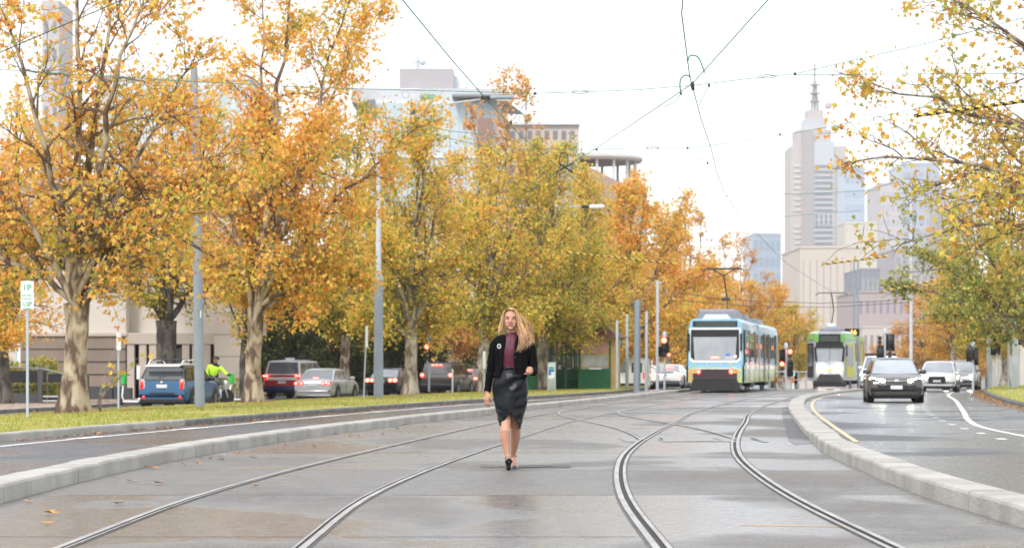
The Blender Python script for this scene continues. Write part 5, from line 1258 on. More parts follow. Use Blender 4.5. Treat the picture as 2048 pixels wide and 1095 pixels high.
m = MB(); m.box(.02,.5,-.03,.0,1.0,1.35,.02); m.build('sign_panel', pm('sign_blue',(.03,.16,.6),.4), e); m = MB(); m.tube([(0,0,2.9),(.3,0,3.25),(.8,0,3.0),(1.1,0,2.3)],.06,6); m.build('banner_arm', pm('banner_teal',(.35,.6,.55),.5), e, smooth=True)

# ------------------------------------------------------------------ tram shelter
def shelter():
    Y = 119; e = empty('tram_shelter', (X_at(1130,Y), Y, .08), -.22, 'historic green timber tram shelter with ochre framed windows under the olive tree', 'shelter')
    GR = pm('shelter_green',(.01,.16,.06),.55,c2=(.012,.13,.05),scale=3); OC = pm('shelter_ochre',(.55,.36,.14),.6); PK = pm('shelter_pink_glass',(.62,.34,.32),.15,coat=.5); GLS = pm('shelter_glass',(.30,.33,.32),.1,coat=.5,c2=(.5,.5,.48),scale=2)
    w, d, h = 2.3, 2.2, 2.55
    m = MB()
    m.box(.72,w,-.06,0,0,1.02); m.box(-w,-1.5,-.06,0,0,1.02); m.box(w-.06,w,0,d,0,1.02); m.box(-w,-w+.06,0,d,0,1.02); m.box(-w,w,d-.06,d,0,1.02)
    m.build('lower_panels', GR, e)
    m = MB()
    for k in range(14): x = -w+.33*k+.1; m.box(x,x+.02,d-.075,d-.06,.05,1.0)
    for x in (.9,1.1,1.3,1.5,1.7,1.9,2.1): m.box(x,x+.018,-.068,-.06,.04,1.0)
    m.build('panel_battens', GR, e)
    m = MB()
    for x in (-w,-1.5,-.75,.0,.68,w-.08): m.box(x,x+.09,-.08,.02,0,h)
    for x in (-w,0,w-.08): m.box(x,x+.09,d-.09,d,0,h)
    m.build('posts', GR, e)
    for a, b, y0, pk in ((.80,2.2,-.05,1),(-2.18,-1.55,-.05,1),(-1.35,-.80,d-.05,1),(-.62,-.05,d-.05,1),(.12,.62,d-.05,1),(.9,1.5,d-.05,0),(1.6,2.2,d-.05,0)):
        m = MB()
        for q in ((a,a+.06,1.05,2.4),(b-.06,b,1.05,2.4),(a+.06,b-.06,1.05,1.12),(a+.06,b-.06,1.72,1.78),(a+.06,b-.06,2.34,2.4)): m.box(q[0],q[1],y0-.03,y0+.03,q[2],q[3])
        f = m.build('window_frame', OC if y0 < 0 else GR, e); m = MB(); m.box(a+.06,b-.06,y0-.005,y0+.005,1.12,1.72); m.build('clear_pane', GLS, f); m = MB(); m.box(a+.06,b-.06,y0-.006,y0+.006,1.78,2.34); m.build('tinted_pane', PK if pk else GLS, f)
        m = MB()
        for k in range(1,4): x = a+.06+(b-a-.12)*k/4; m.box(x-.012,x+.012,y0-.015,y0+.015,1.78,2.34)
        m.build('glazing_bar', OC if y0 < 0 else GR, f)
    m = MB(); m.box(w,w+.42,-.1,.25,0,2.5,.02); m.build('end_pier', OC, e)
    m = MB(); m.box(-w-.1,w+.2,-.2,d+.1,2.42,2.56,.02); m.build('fascia', OC, e)
    m = MB(); o = .45; m.add([(-w-o,-o,h),(w+o,-o,h),(w+o,d+o,h),(-w-o,d+o,h),(-w+.9,d/2,h+1.0),(w-.9,d/2,h+1.0)],[(0,1,5,4),(1,2,5),(2,3,4,5),(3,0,4),(3,2,1,0)]); m.build('roof', pm('shelter_roof',(.20,.06,.04),.7,c2=(.13,.05,.04),scale=5,bump=.3), e)
    m = MB(); m.box(-1.8,1.8,d-.55,d-.12,.42,.48,.01); m.build('bench', GR, e)
shelter()
# person in hi-vis
def skin_person(name, label, cat, loc, joints, edges, mat, scale=1, rz=0):
    me = bpy.data.meshes.new('body'); me.from_pydata([j[:3] for j in joints], edges, []); me.materials.append(mat)
    o = bpy.data.objects.new(name, me); col.objects.link(o); o.location = loc; o.rotation_euler = (0,0,rz)
    sm = o.modifiers.new('skin','SKIN'); sm.use_smooth_shade = True
    for i, v in enumerate(me.skin_vertices[0].data): v.radius = (joints[i][3], joints[i][4] if len(joints[i]) > 4 else joints[i][3]); v.use_root = (i == 0)
    ss = o.modifiers.new('sub','SUBSURF'); ss.levels = ss.render_levels = 2
    tag(o, label, cat); return o
HV = pm('hi_vis_yellow',(.50,.80,.03),.6,c2=(.40,.66,.03),scale=6,emit=None)
J = [(0,0,.95,.15,.11),(0,.0,1.15,.16,.12),(.04,-.03,1.38,.19,.13),(.05,-.06,1.50,.08,.07),(.07,-.10,1.56,.055),(.09,-.13,1.66,.10,.10),(.10,-.13,1.74,.085,.09),
     (-.18,0,1.42,.07),(-.26,.0,1.15,.055),(-.22,-.18,.95,.045),(-.21,-.26,.92,.04),(.24,-.04,1.40,.07),(.42,-.1,1.18,.055),(.56,-.28,1.10,.045),(.61,-.34,1.10,.04),
     (-.10,0,.86,.10),(-.11,-.02,.48,.07),(-.11,.02,.08,.055),(-.11,-.14,.04,.045),(.10,0,.86,.10),(.11,-.02,.48,.07),(.11,.02,.08,.055),(.11,-.14,.04,.045)]
E = [(0,1),(1,2),(2,3),(3,4),(4,5),(5,6),(2,7),(7,8),(8,9),(9,10),(2,11),(11,12),(12,13),(13,14),(0,15),(15,16),(16,17),(17,18),(0,19),(19,20),(20,21),(21,22)]
SKN = pm('skin_far',(.55,.32,.24),.6); DKC = pm('dark_cloth',(.02,.02,.03),.8)
hp = skin_person('person', 'person in a bright yellow hi-vis jacket and dark cap behind the motorcycle', 'person', (X_at(428,90.6), 90.6, SRV+.02), J, E, DKC)
def shell_skin(nm, idx, grow, mat, parent):
    js = [J[i] for i in idx]; mp = {i:k for k,i in enumerate(idx)}; es = [(mp[a],mp[b]) for a,b in E if a in mp and b in mp]
    me = bpy.data.meshes.new(nm); me.from_pydata([j[:3] for j in js], es, []); me.materials.append(mat); o = bpy.data.objects.new(nm, me); col.objects.link(o); o.parent = parent
    sm = o.modifiers.new('skin','SKIN'); sm.use_smooth_shade = True
    for i, v in enumerate(me.skin_vertices[0].data): v.radius = (js[i][3]+grow, (js[i][4] if len(js[i]) > 4 else js[i][3])+grow); v.use_root = (i == 0)
    ss = o.modifiers.new('sub','SUBSURF'); ss.levels = ss.render_levels = 1
shell_skin('hi_vis_jacket', [0,1,2,3,7,8,9,11,12,13], .022, HV, hp)
m = MB(); m.ball((.095,-.15,1.66),(.095,.10,.12)); m.build('face', SKN, hp, smooth=True)
m = MB(); m.ball((.10,-.12,1.72),(.115,.12,.09)); m.box(.02,.18,-.30,-.18,1.68,1.70,.005); m.build('cap', DKC, hp, smooth='auto')
m = MB(); m.ball((.61,-.34,1.10),(.05,.05,.06)); m.build('glove', DKC, hp, smooth=True)

# ------------------------------------------------------------------ overhead wires
WG = 'tram contact wires'
def wire(label, pts, r, mat=None, group='span wires over the tracks', name='overhead_wire', sag=0, cat='overhead wire', n=5):
    m = MB(); P_l = [Vector(p) for p in pts]
    if len(P_l) == 2: a, b = P_l; P_l = [a.lerp(b, t/8) - Vector((0,0,sag*4*(t/8)*(1-t/8))) for t in range(9)]
    c = (P_l[0]+P_l[-1])/2; e = m.tube([p-c for p in P_l], r, n).build(name, mat or M['wire'], loc=c); return tag(e, label, cat, group)
def cw(curve, y0, y1, n): return [(curve(y), y, 5.6 - .03*math.sin(y*.2)) for y in [y0+(y1-y0)*k/n for k in range(n+1)]]
wire('green contact wire over the right hand track, running to the green tram', cw(CB, 12, 150, 22), .0085, group=WG)
wire('dark contact wire over the left hand track, running to the blue tram', cw(CA, 12, 128, 20), .0085, group=WG)
wire('contact wire slanting across from the right track to the left track', [(4.3,20,5.62)]+[(X_at(px,Y),Y,5.62) for px,Y in ((1540,29.6),(1385,38.5),(1190,50),(1130,54.3),(1075,60),(1020,66))], .008, group=WG)
def insul(e, p, w=.13, h=.028, mat=None):
    m = MB(); n = 20; m.tube([(p[0]+w*math.cos(2*PI*k/n), p[1], p[2]+h*math.sin(2*PI*k/n)) for k in range(n+1)], .007, 5); m.build('insulator_loop', mat or pm('insulator_brown',(.22,.20,.15),.5), e)
def span(label, pts, Y, ins=(), r=.0060, clamps=()):
    w_ = wire(label, [(X_at(px,Y),Y,Z_at(py,Y)) for px,py in pts], r, M['wire'] if Y < 100 else M['wiredark']); c = Vector(w_.location)
    for px, py in ins:
        insul(w_, P(px,py,Y)-c)
    for px, py in clamps:
        m = MB(); q = P(px,py,Y)-c; m.ball(q,(.022,.022,.03),8,6); m.build('clamp', M['wiredark'], w_)
    return w_
s1 = span('long span wire crossing above the woman, from the orange tree to the right branches', [(-150,130),(380,163),(640,176),(810,180),(1070,187),(1160,184),(1270,180),(1385,171),(1535,153),(1590,148),(1840,90),(2300,-30)], 39.4, [(1160,184),(1535,153)], clamps=((1070,187),(1385,171),(1362,187),(1418,171),(1590,148)))
m = MB(); q = P(813,180,39.4)-Vector(s1.location); n = 20; m.tube([(q.x-.02+.055*math.cos(2*PI*k/n), q.y, q.z-.06+.07*math.sin(2*PI*k/n)) for k in range(n+1)], .009, 5); m.tube([q+Vector((-.1,0,.006)), q+Vector((.2,0,.01))], .018, 6); m.build('ring_tensioner', M['galv'], s1)
span('fine span wire branching right past the spire tip', [(1590,150),(1700,149),(1900,148),(2200,146)], 39.8)
span('span wire above the round topped building', [(1110,299),(1200,298),(1305,296),(1375,296),(1500,281),(1640,257),(1800,225),(2100,160)], 49.5, [(1305,296)], clamps=((1375,296),(1193,299),(1560,269)))
span('span wire across the tower\'s middle', [(1335,397),(1450,392),(1640,386),(1760,380)], 62)
span('span wire low across the tower', [(1500,440),(1600,430),(1720,421)], 73)
span('dark twin feeder cable behind the pantographs, upper', [(1360,585),(1430,596),(1500,601),(1640,606),(1760,602),(1820,596)], 120, r=.014)
span('dark twin feeder cable behind the pantographs, lower', [(1360,600),(1500,612),(1660,614),(1820,604)], 126, r=.014)
span('fine cable over the white poles left of the blue tram', [(1180,640),(1260,645),(1370,648),(1520,652)], 118, r=.009)
wire('black cable cutting across the top left corner', [P(-120,158,44), P(0,105,44), P(245,0,44), P(420,-75,44)], .011, M['wiredark'], 'feeder cables')
span('slack pair of wires in front of the white building, upper', [(745,230),(830,248),(900,262),(960,268),(1040,285)], 60, r=.0075)
span('slack pair of wires in front of the white building, lower', [(740,262),(860,268),(930,284),(1010,300)], 62, r=.0075)
span('pull-off wire dropping left of the woman\'s wire junction', [(1070,187),(1045,215),(1022,245),(1012,262)], 41.5, clamps=((1022,245),))
span('pull-off wire from the right span down to the bend in the green wire', [(1375,297),(1395,312),(1415,326)], 51.5, clamps=((1415,326),))
span('short pull-off left of the green junction', [(1362,187),(1350,205),(1326,214)], 40)
span('short pull-off right of the green junction', [(1418,171),(1408,190),(1398,212)], 40)
def jumper(label, pts, Y, r=.012, mat=None):
    P3 = [P(px,py,Y) for px,py in pts]; out = []
    for i in range(len(P3)-1):
        p0, p1, p2, p3 = P3[max(i-1,0)], P3[i], P3[i+1], P3[min(i+2,len(P3)-1)]
        for t in (0,.25,.5,.75): out.append(.5*((2*p1)+(p2-p0)*t+(2*p0-5*p1+4*p2-p3)*t*t+(3*p1-p0-3*p2+p3)*t**3))
    out.append(P3[-1]); w_ = wire(label, out, r, mat or M['wire'], 'looped jumpers at the wire junctions', 'jumper_loop', cat='jumper cable'); return w_
jumper('large looped jumper at the green wire junction, right one', [(1375,125),(1379,113),(1387,111),(1396,115),(1403,128),(1409,146)], 38.3)
jumper('smaller looped jumper at the green wire junction, left one', [(1382,155),(1376,151),(1367,152),(1361,160),(1360,174),(1363,189)], 38.6)
jumper('dark looped jumper at the left wire junction, tall one', [(1120,330),(1120,312),(1126,305),(1134,308),(1136,322),(1133,334)], 54, .012, M['wiredark'])
jumper('dark looped jumper at the left wire junction, low one', [(1136,330),(1122,338),(1113,348),(1112,356)], 54, .012, M['wiredark'])
# junction fittings
e = empty('wire_junction_fitting', P(1386,172,38.5), 0, 'metal crossing fitting where the green wires meet', 'wire fitting', 'wire fittings'); m = MB(); m.tube([(-.05,-.3,0),(.03,.5,0)],.018,6); m.tube([(0,0,.07),(.01,0,-.07)],.018,6); m.build('fitting', M['wiredark'], e)
e = empty('wire_junction_fitting', P(1130,335,54.3), 0, 'metal crossing fitting where the dark wires meet', 'wire fitting', 'wire fittings'); m = MB(); m.tube([(-.12,-.3,.05),(.18,.5,-.06)],.022,6); m.tube([(-.2,0,-.1),(.2,0,.1)],.018,6); m.build('fitting', M['wiredark'], e)
# black and yellow striped covers
def striped(label, a, b, Y, r, n):
    A, B = P(*a, Y), P(*b, Y); e = empty('striped_wire_cover', (A+B)/2, 0, label, 'wire cover', 'black and yellow striped wire covers'); c = (A+B)/2
    m = MB()
    N = n*4; d = (B-A); t = d.normalized(); u = (Vector((0,0,1))-t*t.z).normalized(); w = t.cross(u)
    vs = []; K = 12
    for i in range(N+1):
        p = A-c+d*(i/N)
        for k in range(K): ang = 2*PI*k/K; vs.append(p+(w*math.cos(ang)+u*math.sin(ang))*r)
    m.v = [tuple(v) for v in vs]
    for i in range(N):
        for k in range(K):
            m.f.append((i*K+k, i*K+(k+1)%K, (i+1)*K+(k+1)%K, (i+1)*K+k)); m.mi.append(0 if ((i/4+k/K) % 1) < .5 else 1)
    m.build('sleeve', [M['black'], M['yellowcover']], e, smooth=True)
striped('thick black and yellow cover at the upper right edge', (1828,232), (2075,198), 39, .030, 13)
striped('short black and yellow cover among the right branches', (1880,397), (1972,388), 62, .028, 6)
striped('black and yellow cover before the beige block right of the tower', (1650,528), (1776,512), 80, .028, 9)
striped('small black and yellow cover beside the green leaves', (1758,584), (1872,560), 105, .03, 8)
striped('black and yellow cover crossing the orange tree left of the blue tram', (1130,504), (1350,527), 78, .026, 16)

# ------------------------------------------------------------------ buildings
def blk(m, px0, px1, ptop, Y, depth, pbot=None, mi=0):
    m.box(X_at(px0,Y), X_at(px1,Y), Y, Y+depth, (Z_at(pbot,Y) if pbot else gz(Y)-1), Z_at(ptop,Y), mi=mi)
STONE = pm('beige_render',(.50,.44,.38),.8,c2=(.46,.40,.35),scale=.6,bump=.1); STONE2 = pm('cream_render',(.62,.57,.52),.8,c2=(.56,.52,.47),scale=.5)
BRN_ = pm('brown_stone',(.27,.21,.17),.8,c2=(.22,.18,.15),scale=1.2,bump=.2); DW = pm('window_dark',(.03,.032,.035),.15,coat=.5)
def beige():
    Y = 106; x0, x1 = X_at(175,Y), X_at(487,Y); g = SRV; xc = X_at(252,Y)
    e = empty('office_building', ((x0+x1)/2, Y, g), 0, 'beige rendered building with a brown columned ground floor behind the blue hatchback', 'building'); ox = (x0+x1)/2
    q = lambda x: x-ox
    zl = Z_at(672,Y)-g; zt = 9.4
    # left part: brown rusticated base, upper cream
    m = MB(); m.box(q(x0)-3,q(xc),-.1,10,-.3,zl); m.build('base_wall', BRN_, e)
    m = MB()
    for k in range(1,5): z = zl*k/5; m.box(q(x0)-3.01,q(xc)+.01,-.125,-.08,z-.02,z+.02)
    m.build('base_joints', DW, e)
    m = MB(); m.box(q(x0)-3,q(xc)+.1,-.2,10,zl,zl+.16,.02); m.build('ledge', STONE, e)
    m = MB(); m.box(q(x0)-3,q(xc),0,10,zl+.16,zt); m.box(q(xc),q(x1),1.0,10,zl+.15,zt+2.0); m.build('wall', STONE2, e)
    # colonnade
    for px in (262,286,306,330,372,392,414):
        m = MB(); x = q(X_at(px,Y)); m.box(x-.16,x+.16,-.1,.3,-.2,zl-.35,.01); m.build('column', STONE, e)
    m = MB(); m.box(q(xc),q(X_at(430,Y)),-.15,1.2,zl-.35,zl+.15,.02); m.build('lintel', STONE, e)
    m = MB(); m.box(q(xc),q(X_at(430,Y)),.9,1.0,-.3,zl-.35); m.build('recess_wall', BRN_, e)
    for px in (270,292,314,350,382,400):
        m = MB(); x = q(X_at(px,Y)); m.box(x-.28,x+.28,.84,.9,.1,zl-.5,.01); w = m.build('window', DW, e)
        m = MB(); m.box(x-.28,x+.28,.82,.84,1.5,1.54); m.build('window_bar', STONE, w)
    # plain banded wall at right
    m = MB(); m.box(q(X_at(430,Y)),q(x1),-.3,6,-.3,zt-.5); m.build('side_wall', pm('cream_block',(.58,.51,.44),.8,c2=(.54,.47,.41),scale=.7), e)
    m = MB()
    for k in range(1,9): z = .95*k; m.box(q(X_at(430,Y))-.005,q(x1)+.005,-.31,-.28,z-.012,z+.012)
    m.build('wall_joints', BRN_, e)
    for px in (215,262,330,395):
        m = MB(); x = q(X_at(px,Y)); yy = -.03 if px < 250 else .97
        m.box(x-.4,x+.4,yy,yy+.1,zl+1.9,zl+3.4,.01); w = m.build('window', DW, e); m = MB(); m.box(x-.5,x+.5,yy-.08,yy+.03,zl+1.78,zl+1.88); m.build('sill', STONE, w)
    m = MB(); m.box(q(x0)-3.2,q(xc)+.1,-.3,10,zt,zt+.3,.02); m.build('cornice', STONE, e)
    m = MB(); m.tube([(q(X_at(398,Y)),-.2,4.4),(q(X_at(398,Y)),-.2,zl+.6)],.05,6); m.build('downpipe', DW, e)
    m = MB(); m.box(q(X_at(274,Y)),q(X_at(281,Y)),-.12,-.1,.9,1.5); m.build('door_notice', M['signwhite'], e)
beige()
e = empty('house', (X_at(40,135), 135, -.3), 0, 'pale house with a terracotta hipped roof glimpsed behind the thick trunk', 'house'); m = MB(); m.box(-7,9,0,10,-.5,9.2); m.build('wall', STONE2, e)
m = MB(); m.add([(-7.8,-.8,9.1),(9.8,-.8,9.1),(9.8,10.8,9.1),(-7.8,10.8,9.1),(-2.5,5,12.6),(4.5,5,12.6)],[(0,1,5,4),(1,2,5),(2,3,4,5),(3,0,4),(3,2,1,0)]); m.build('roof', pm('terracotta_tiles',(.34,.14,.09),.8,c2=(.26,.11,.08),scale=8,bump=.4), e)
for x in (-5,-2,2,6):
    m = MB(); m.box(x-.6,x+.6,-.06,.05,6.2,7.9); w = m.build('window', DW, e); m = MB(); m.box(x-.7,x+.7,-.14,.0,6.05,6.18); m.build('sill', STONE, w)
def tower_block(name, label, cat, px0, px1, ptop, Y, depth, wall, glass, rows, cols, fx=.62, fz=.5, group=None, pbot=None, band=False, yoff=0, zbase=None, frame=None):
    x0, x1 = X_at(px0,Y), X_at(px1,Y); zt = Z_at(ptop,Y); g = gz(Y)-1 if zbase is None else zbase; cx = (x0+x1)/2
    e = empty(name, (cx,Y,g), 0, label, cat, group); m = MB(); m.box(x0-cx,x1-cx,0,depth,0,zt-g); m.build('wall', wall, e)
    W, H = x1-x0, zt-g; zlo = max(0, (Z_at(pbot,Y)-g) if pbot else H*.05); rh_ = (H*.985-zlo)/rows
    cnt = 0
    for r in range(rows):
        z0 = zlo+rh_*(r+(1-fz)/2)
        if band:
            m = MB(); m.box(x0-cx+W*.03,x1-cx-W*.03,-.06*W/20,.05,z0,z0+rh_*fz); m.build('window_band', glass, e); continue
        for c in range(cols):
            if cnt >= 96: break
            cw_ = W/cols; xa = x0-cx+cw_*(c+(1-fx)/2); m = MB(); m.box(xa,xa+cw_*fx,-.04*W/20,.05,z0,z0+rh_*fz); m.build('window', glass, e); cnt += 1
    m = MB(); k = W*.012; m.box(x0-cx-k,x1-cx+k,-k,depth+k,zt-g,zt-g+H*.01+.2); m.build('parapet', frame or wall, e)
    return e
GLB = pm('pale_curtain_glass',(.42,.52,.58),.2,c2=(.52,.60,.64),scale=.15,coat=.3); PWH = pm('pale_panel',(.62,.64,.66),.6,c2=(.57,.60,.62),scale=.1)
tower_block('office_block','tall grey block glimpsed through the top left of the sparse plane tree','building',84,118,14,190,6,pm('far_grey_brown',(.52,.50,.51),.8),pm('far_grey_window',(.25,.25,.27),.4),13,2,.45,.45)
tower_block('office_block','pale blue glass block glimpsed behind the sparse plane tree','building',190,500,160,230,30,pm('pale_blue_panel',(.60,.70,.76),.5),GLB,9,9,.8,.6)
def white_office():
    Y = 235; e = empty('glass_office', (X_at(885,Y),Y,gz(Y)), 0, 'white and pale glass office with a grey plant box on top above the orange trees', 'building'); ox, g = X_at(885,Y), gz(Y)
    q = lambda px: X_at(px,Y)-ox; z = lambda py: Z_at(py,Y)-g
    m = MB(); m.box(q(738),q(1008),0,22,-1,z(200)); m.build('wall', PWH, e)
    m = MB(); m.box(q(700),q(1000),2,22,z(200),z(172)); m.build('upper_storey', pm('upper_grey',(.50,.51,.53),.6), e)
    m = MB(); m.box(q(795),q(905),4,18,z(172),z(127)); m.build('plant_box', pm('plant_box_grey',(.40,.37,.38),.7,c2=(.37,.35,.36),scale=.5), e)
    m = MB(); m.box(q(905),q(930),5,18,z(172),z(140)); m.build('plant_box_annex', PWH, e)
    m = MB(); m.box(q(905),q(1012),-2.2,1,z(199),z(193),.05); m.build('canopy', pm('canopy_grey',(.25,.26,.28),.5), e)
    m = MB(); m.add([(q(1000),-2,z(196)),(q(1050),-1,z(232)),(q(1010),-1,z(230)),(q(985),-2,z(205))],[(0,1,2,3)]); m.build('awning', pm('canopy_grey',(.25,.26,.28),.5), e)
    for k in range(8):
        a = 742+k*32; m = MB(); m.box(q(a),q(a+29),-.12,.1,z(310),z(206)); w = m.build('window', GLB if k % 2 else pm('pale_glass_two',(.55,.64,.68),.25,coat=.3), e)
        m = MB(); m.box(q(a+14),q(a+15),-.2,-.1,z(310),z(206)); m.build('mullion', PWH, w)
        m = MB(); m.box(q(a),q(a+29),-.12,.1,z(430),z(318)); w = m.build('window', GLB, e)
    m = MB(); m.box(q(821),q(831),-.3,.2,z(325),z(205)); m.build('dark_slot', pm('slot_green_black',(.02,.05,.04),.3), e)
    m = MB(); m.box(q(738),q(1008),-.3,.15,z(316),z(311)); m.build('ledge', M['signwhite'], e)
    m = MB(); m.box(q(735),q(750),-.5,2,z(228),z(200)); m.build('louvre', pm('louvre_grey',(.22,.22,.23),.6), e)
    m = MB(); x = q(829); m.tube([(x,8,z(127)),(x,8,z(88))],.13,6); m.tube([(x-.5,8,z(104)),(x+.5,8,z(100))],.1,5); m.ball((x+.5,7.8,z(104)),(.35,.2,.35)); m.build('antenna', M['galv'], e)
    m = MB(); m.box(q(955),q(985),-1.5,0,z(300),z(240)); m.build('brown_bay', pm('brown_bay',(.30,.20,.16),.8), e)
    rs = random.Random(2); m = MB()
    for k in range(30): m.ball((q(855+rs.uniform(-10,10)),1.2,z(196+rs.uniform(-5,3))),.35,6,4)
    m.build('roof_plants', pm('roof_plant_green',(.20,.30,.18),.9), e)
white_office()
def round_top():
    Y = 262; e = empty('round_topped_building', (X_at(1200,Y),Y,gz(Y)), 0, 'brick and grey building with an open colonnaded rotunda on its roof', 'building'); ox, g = X_at(1200,Y), gz(Y)
    q = lambda px: X_at(px,Y)-ox; z = lambda py: Z_at(py,Y)-g
    BRK = pm('far_brick',(.42,.30,.26),.85,c2=(.38,.27,.23),scale=.4)
    m = MB(); m.box(q(1000),q(1158),0,20,-1,z(246)); m.build('wall', pm('far_tan',(.54,.48,.44),.8,c2=(.50,.44,.40),scale=.3), e)
    m = MB(); m.box(q(1000),q(1160),-.4,20.4,z(250),z(245)); m.build('parapet', PWH, e)
    for r in range(3):
        for c in range(9): a_ = 1004+c*17; zz = 262+r*34; m = MB(); m.box(q(a_),q(a_+9),-.08,.1,z(zz+16),z(zz)); m.build('window', pm('far_tan_window',(.22,.20,.20),.3), e)
    m = MB(); m.add([(q(1160),-3,-1),(q(1285),-3,-1),(q(1285),-3,z(392)),(q(1160),-3,z(330)),(q(1160),14,-1),(q(1285),14,-1),(q(1285),14,z(392)),(q(1160),14,z(330))],[(0,1,2,3),(4,7,6,5),(3,2,6,7),(1,5,6,2),(0,3,7,4)]); m.build('brick_wing', BRK, e)
    m = MB(); m.lathe([(5.4,z(430)),(5.4,z(372)),(5.7,z(371)),(5.7,z(364)),(5.2,z(363))],32,(q(1185),6)); m.build('rotunda_base', pm('far_bluegrey',(.36,.40,.44),.6), e, smooth='auto')
    for k in range(16):
        a = 2*PI*k/16+.1; x, y = q(1185)+5.0*math.cos(a), 6+5.0*math.sin(a); m = MB(); m.lathe([(.16,z(366)),(.16,z(312))],8,(x,y)); m.build('column', PWH, e)
    m = MB(); m.lathe([(4.4,z(316)),(5.6,z(316)),(5.8,z(311)),(5.7,z(306)),(4.2,z(302))],36,(q(1185),6)); m.build('ring_roof', pm('ring_grey',(.50,.49,.46),.7), e, smooth='auto')
    for r in range(6):
        for c in range(5):
            m = MB(); a = 1168+c*22; zz = 410+r*52; m.box(q(a),q(a+10),-3.15,-2.95,z(zz+26),z(zz)); m.build('window', DW, e)
    m = MB(); m.box(q(1262),q(1290),-3.6,10,-1,z(385)); m.build('corner_pier', pm('far_bluegrey',(.36,.40,.44),.6), e)
round_top()
# the city towers
CG_ = 'city towers in the distance'
def main_tower():
    Y = 2050; e = empty('skyscraper', (X_at(1640,Y),Y,gz(Y)), 0, 'tallest stepped skyscraper with a lattice spire', 'skyscraper', CG_); ox, g = X_at(1640,Y), gz(Y)
    q = lambda px: X_at(px,Y)-ox; z = lambda py: Z_at(py,Y)-g
    SA = pm('tower_granite',(.50,.45,.44),.7); SB_ = pm('tower_granite_dark',(.36,.33,.35),.7); GL = pm('tower_pale_glass',(.50,.54,.58),.3); GD = pm('tower_window',(.20,.20,.23),.3)
    m = MB(); m.box(q(1582),q(1692),0,50,0,z(292)); m.build('shaft', SA, e)
    m = MB(); m.box(q(1605),q(1626),-3,10,0,z(262)); m.build('dark_fin', SB_, e)
    m = MB(); m.box(q(1596),q(1664),3,44,z(292),z(258)); m.build('upper_setback', SA, e)
    m = MB(); m.box(q(1612),q(1655),6,36,z(258),z(236)); m.build('crown', pm('tower_crown',(.48,.50,.54),.5), e)
    m = MB(); m.box(q(1617),q(1650),8,30,z(236),z(218)); m.build('crown_top', SA, e)
    m = MB(); m.box(q(1626),q(1668),-1.5,5,0,z(283)); m.build('glazed_bay', GL, e)
    k = 0
    for py in range(330,560,11):
        if 420 < py < 445:
            for c in range(4): m = MB(); m.box(q(1630+c*9.5),q(1635+c*9.5),-2.2,-1.4,z(py+8),z(py)); m.build('window', GD, e)
            continue
        m = MB(); m.box(q(1629),q(1665),-2.2,-1.4,z(py+5),z(py)); m.build('window_band', GD, e)
        for c in range(2): m = MB(); m.box(q(1673+c*9),q(1678+c*9),-1,.5,z(py+6),z(py)); m.build('window', GD, e)
        m = MB(); m.box(q(1588),q(1601),-1,.5,z(py+4),z(py)); m.build('window', pm('tower_window_pale',(.60,.58,.56),.3), e)
    x = q(1634); m = MB()
    for dx, dy in ((-3,-3),(3,-3),(3,3),(-3,3)): m.tube([(x+dx,15+dy,z(218)),(x+dx*.3,15+dy*.3,z(160))],.7,5)
    m.tube([(x,15,z(160)),(x,15,z(122))],1.0,5); m.tube([(x,15,z(218)),(x,15,z(160))],1.4,5); m.build('spire', SB_, e)
    for py in (165,182,198): m = MB(); m.box(x-4.6,x+4.6,11,19,z(py+1.6),z(py),.2); m.build('spire_platform', SB_, e)
    m = MB(); m.ball((x+11,10,z(208)),(3.2,2,3.2)); m.tube([(x+8,10,z(216)),(x+11,10,z(208))],.6,5); m.build('dish', SA, e)
main_tower()
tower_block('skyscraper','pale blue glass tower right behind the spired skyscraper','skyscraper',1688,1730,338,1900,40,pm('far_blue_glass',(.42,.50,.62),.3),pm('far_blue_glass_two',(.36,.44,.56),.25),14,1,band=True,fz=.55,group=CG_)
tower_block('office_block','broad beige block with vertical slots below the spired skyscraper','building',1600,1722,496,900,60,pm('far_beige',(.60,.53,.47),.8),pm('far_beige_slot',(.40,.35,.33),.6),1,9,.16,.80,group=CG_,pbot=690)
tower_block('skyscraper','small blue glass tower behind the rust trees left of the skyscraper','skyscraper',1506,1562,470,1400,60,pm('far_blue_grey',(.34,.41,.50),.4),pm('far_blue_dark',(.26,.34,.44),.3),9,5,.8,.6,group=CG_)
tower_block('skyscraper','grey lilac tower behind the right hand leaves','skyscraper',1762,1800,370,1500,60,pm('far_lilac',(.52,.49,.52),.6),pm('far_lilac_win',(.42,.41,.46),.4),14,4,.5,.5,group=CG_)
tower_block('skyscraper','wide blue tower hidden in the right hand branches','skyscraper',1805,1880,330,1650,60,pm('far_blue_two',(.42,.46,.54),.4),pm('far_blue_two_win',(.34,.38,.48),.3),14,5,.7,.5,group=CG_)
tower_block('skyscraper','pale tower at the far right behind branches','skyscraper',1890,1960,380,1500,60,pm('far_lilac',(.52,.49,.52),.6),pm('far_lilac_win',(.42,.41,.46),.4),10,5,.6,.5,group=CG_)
tower_block('office_block','flat beam block joining the two towers right of the skyscraper','building',1690,1755,447,1200,30,pm('far_cream',(.60,.57,.50),.7),pm('far_cream_slot',(.48,.46,.42),.6),1,8,.3,.6,group=CG_,pbot=466,zbase=None)
tower_block('office_block','low lilac stone block above the green and white tram','building',1715,1850,585,620,40,pm('far_mauve',(.44,.37,.37),.8),pm('far_mauve_win',(.27,.24,.30),.5),4,10,.4,.5,group=CG_)
tower_block('office_block','dark slate block behind the beige slotted block','building',1722,1760,540,800,40,pm('far_slate',(.25,.26,.31),.7),pm('far_slate_win',(.34,.35,.38),.5),5,4,.5,.5,group=CG_)
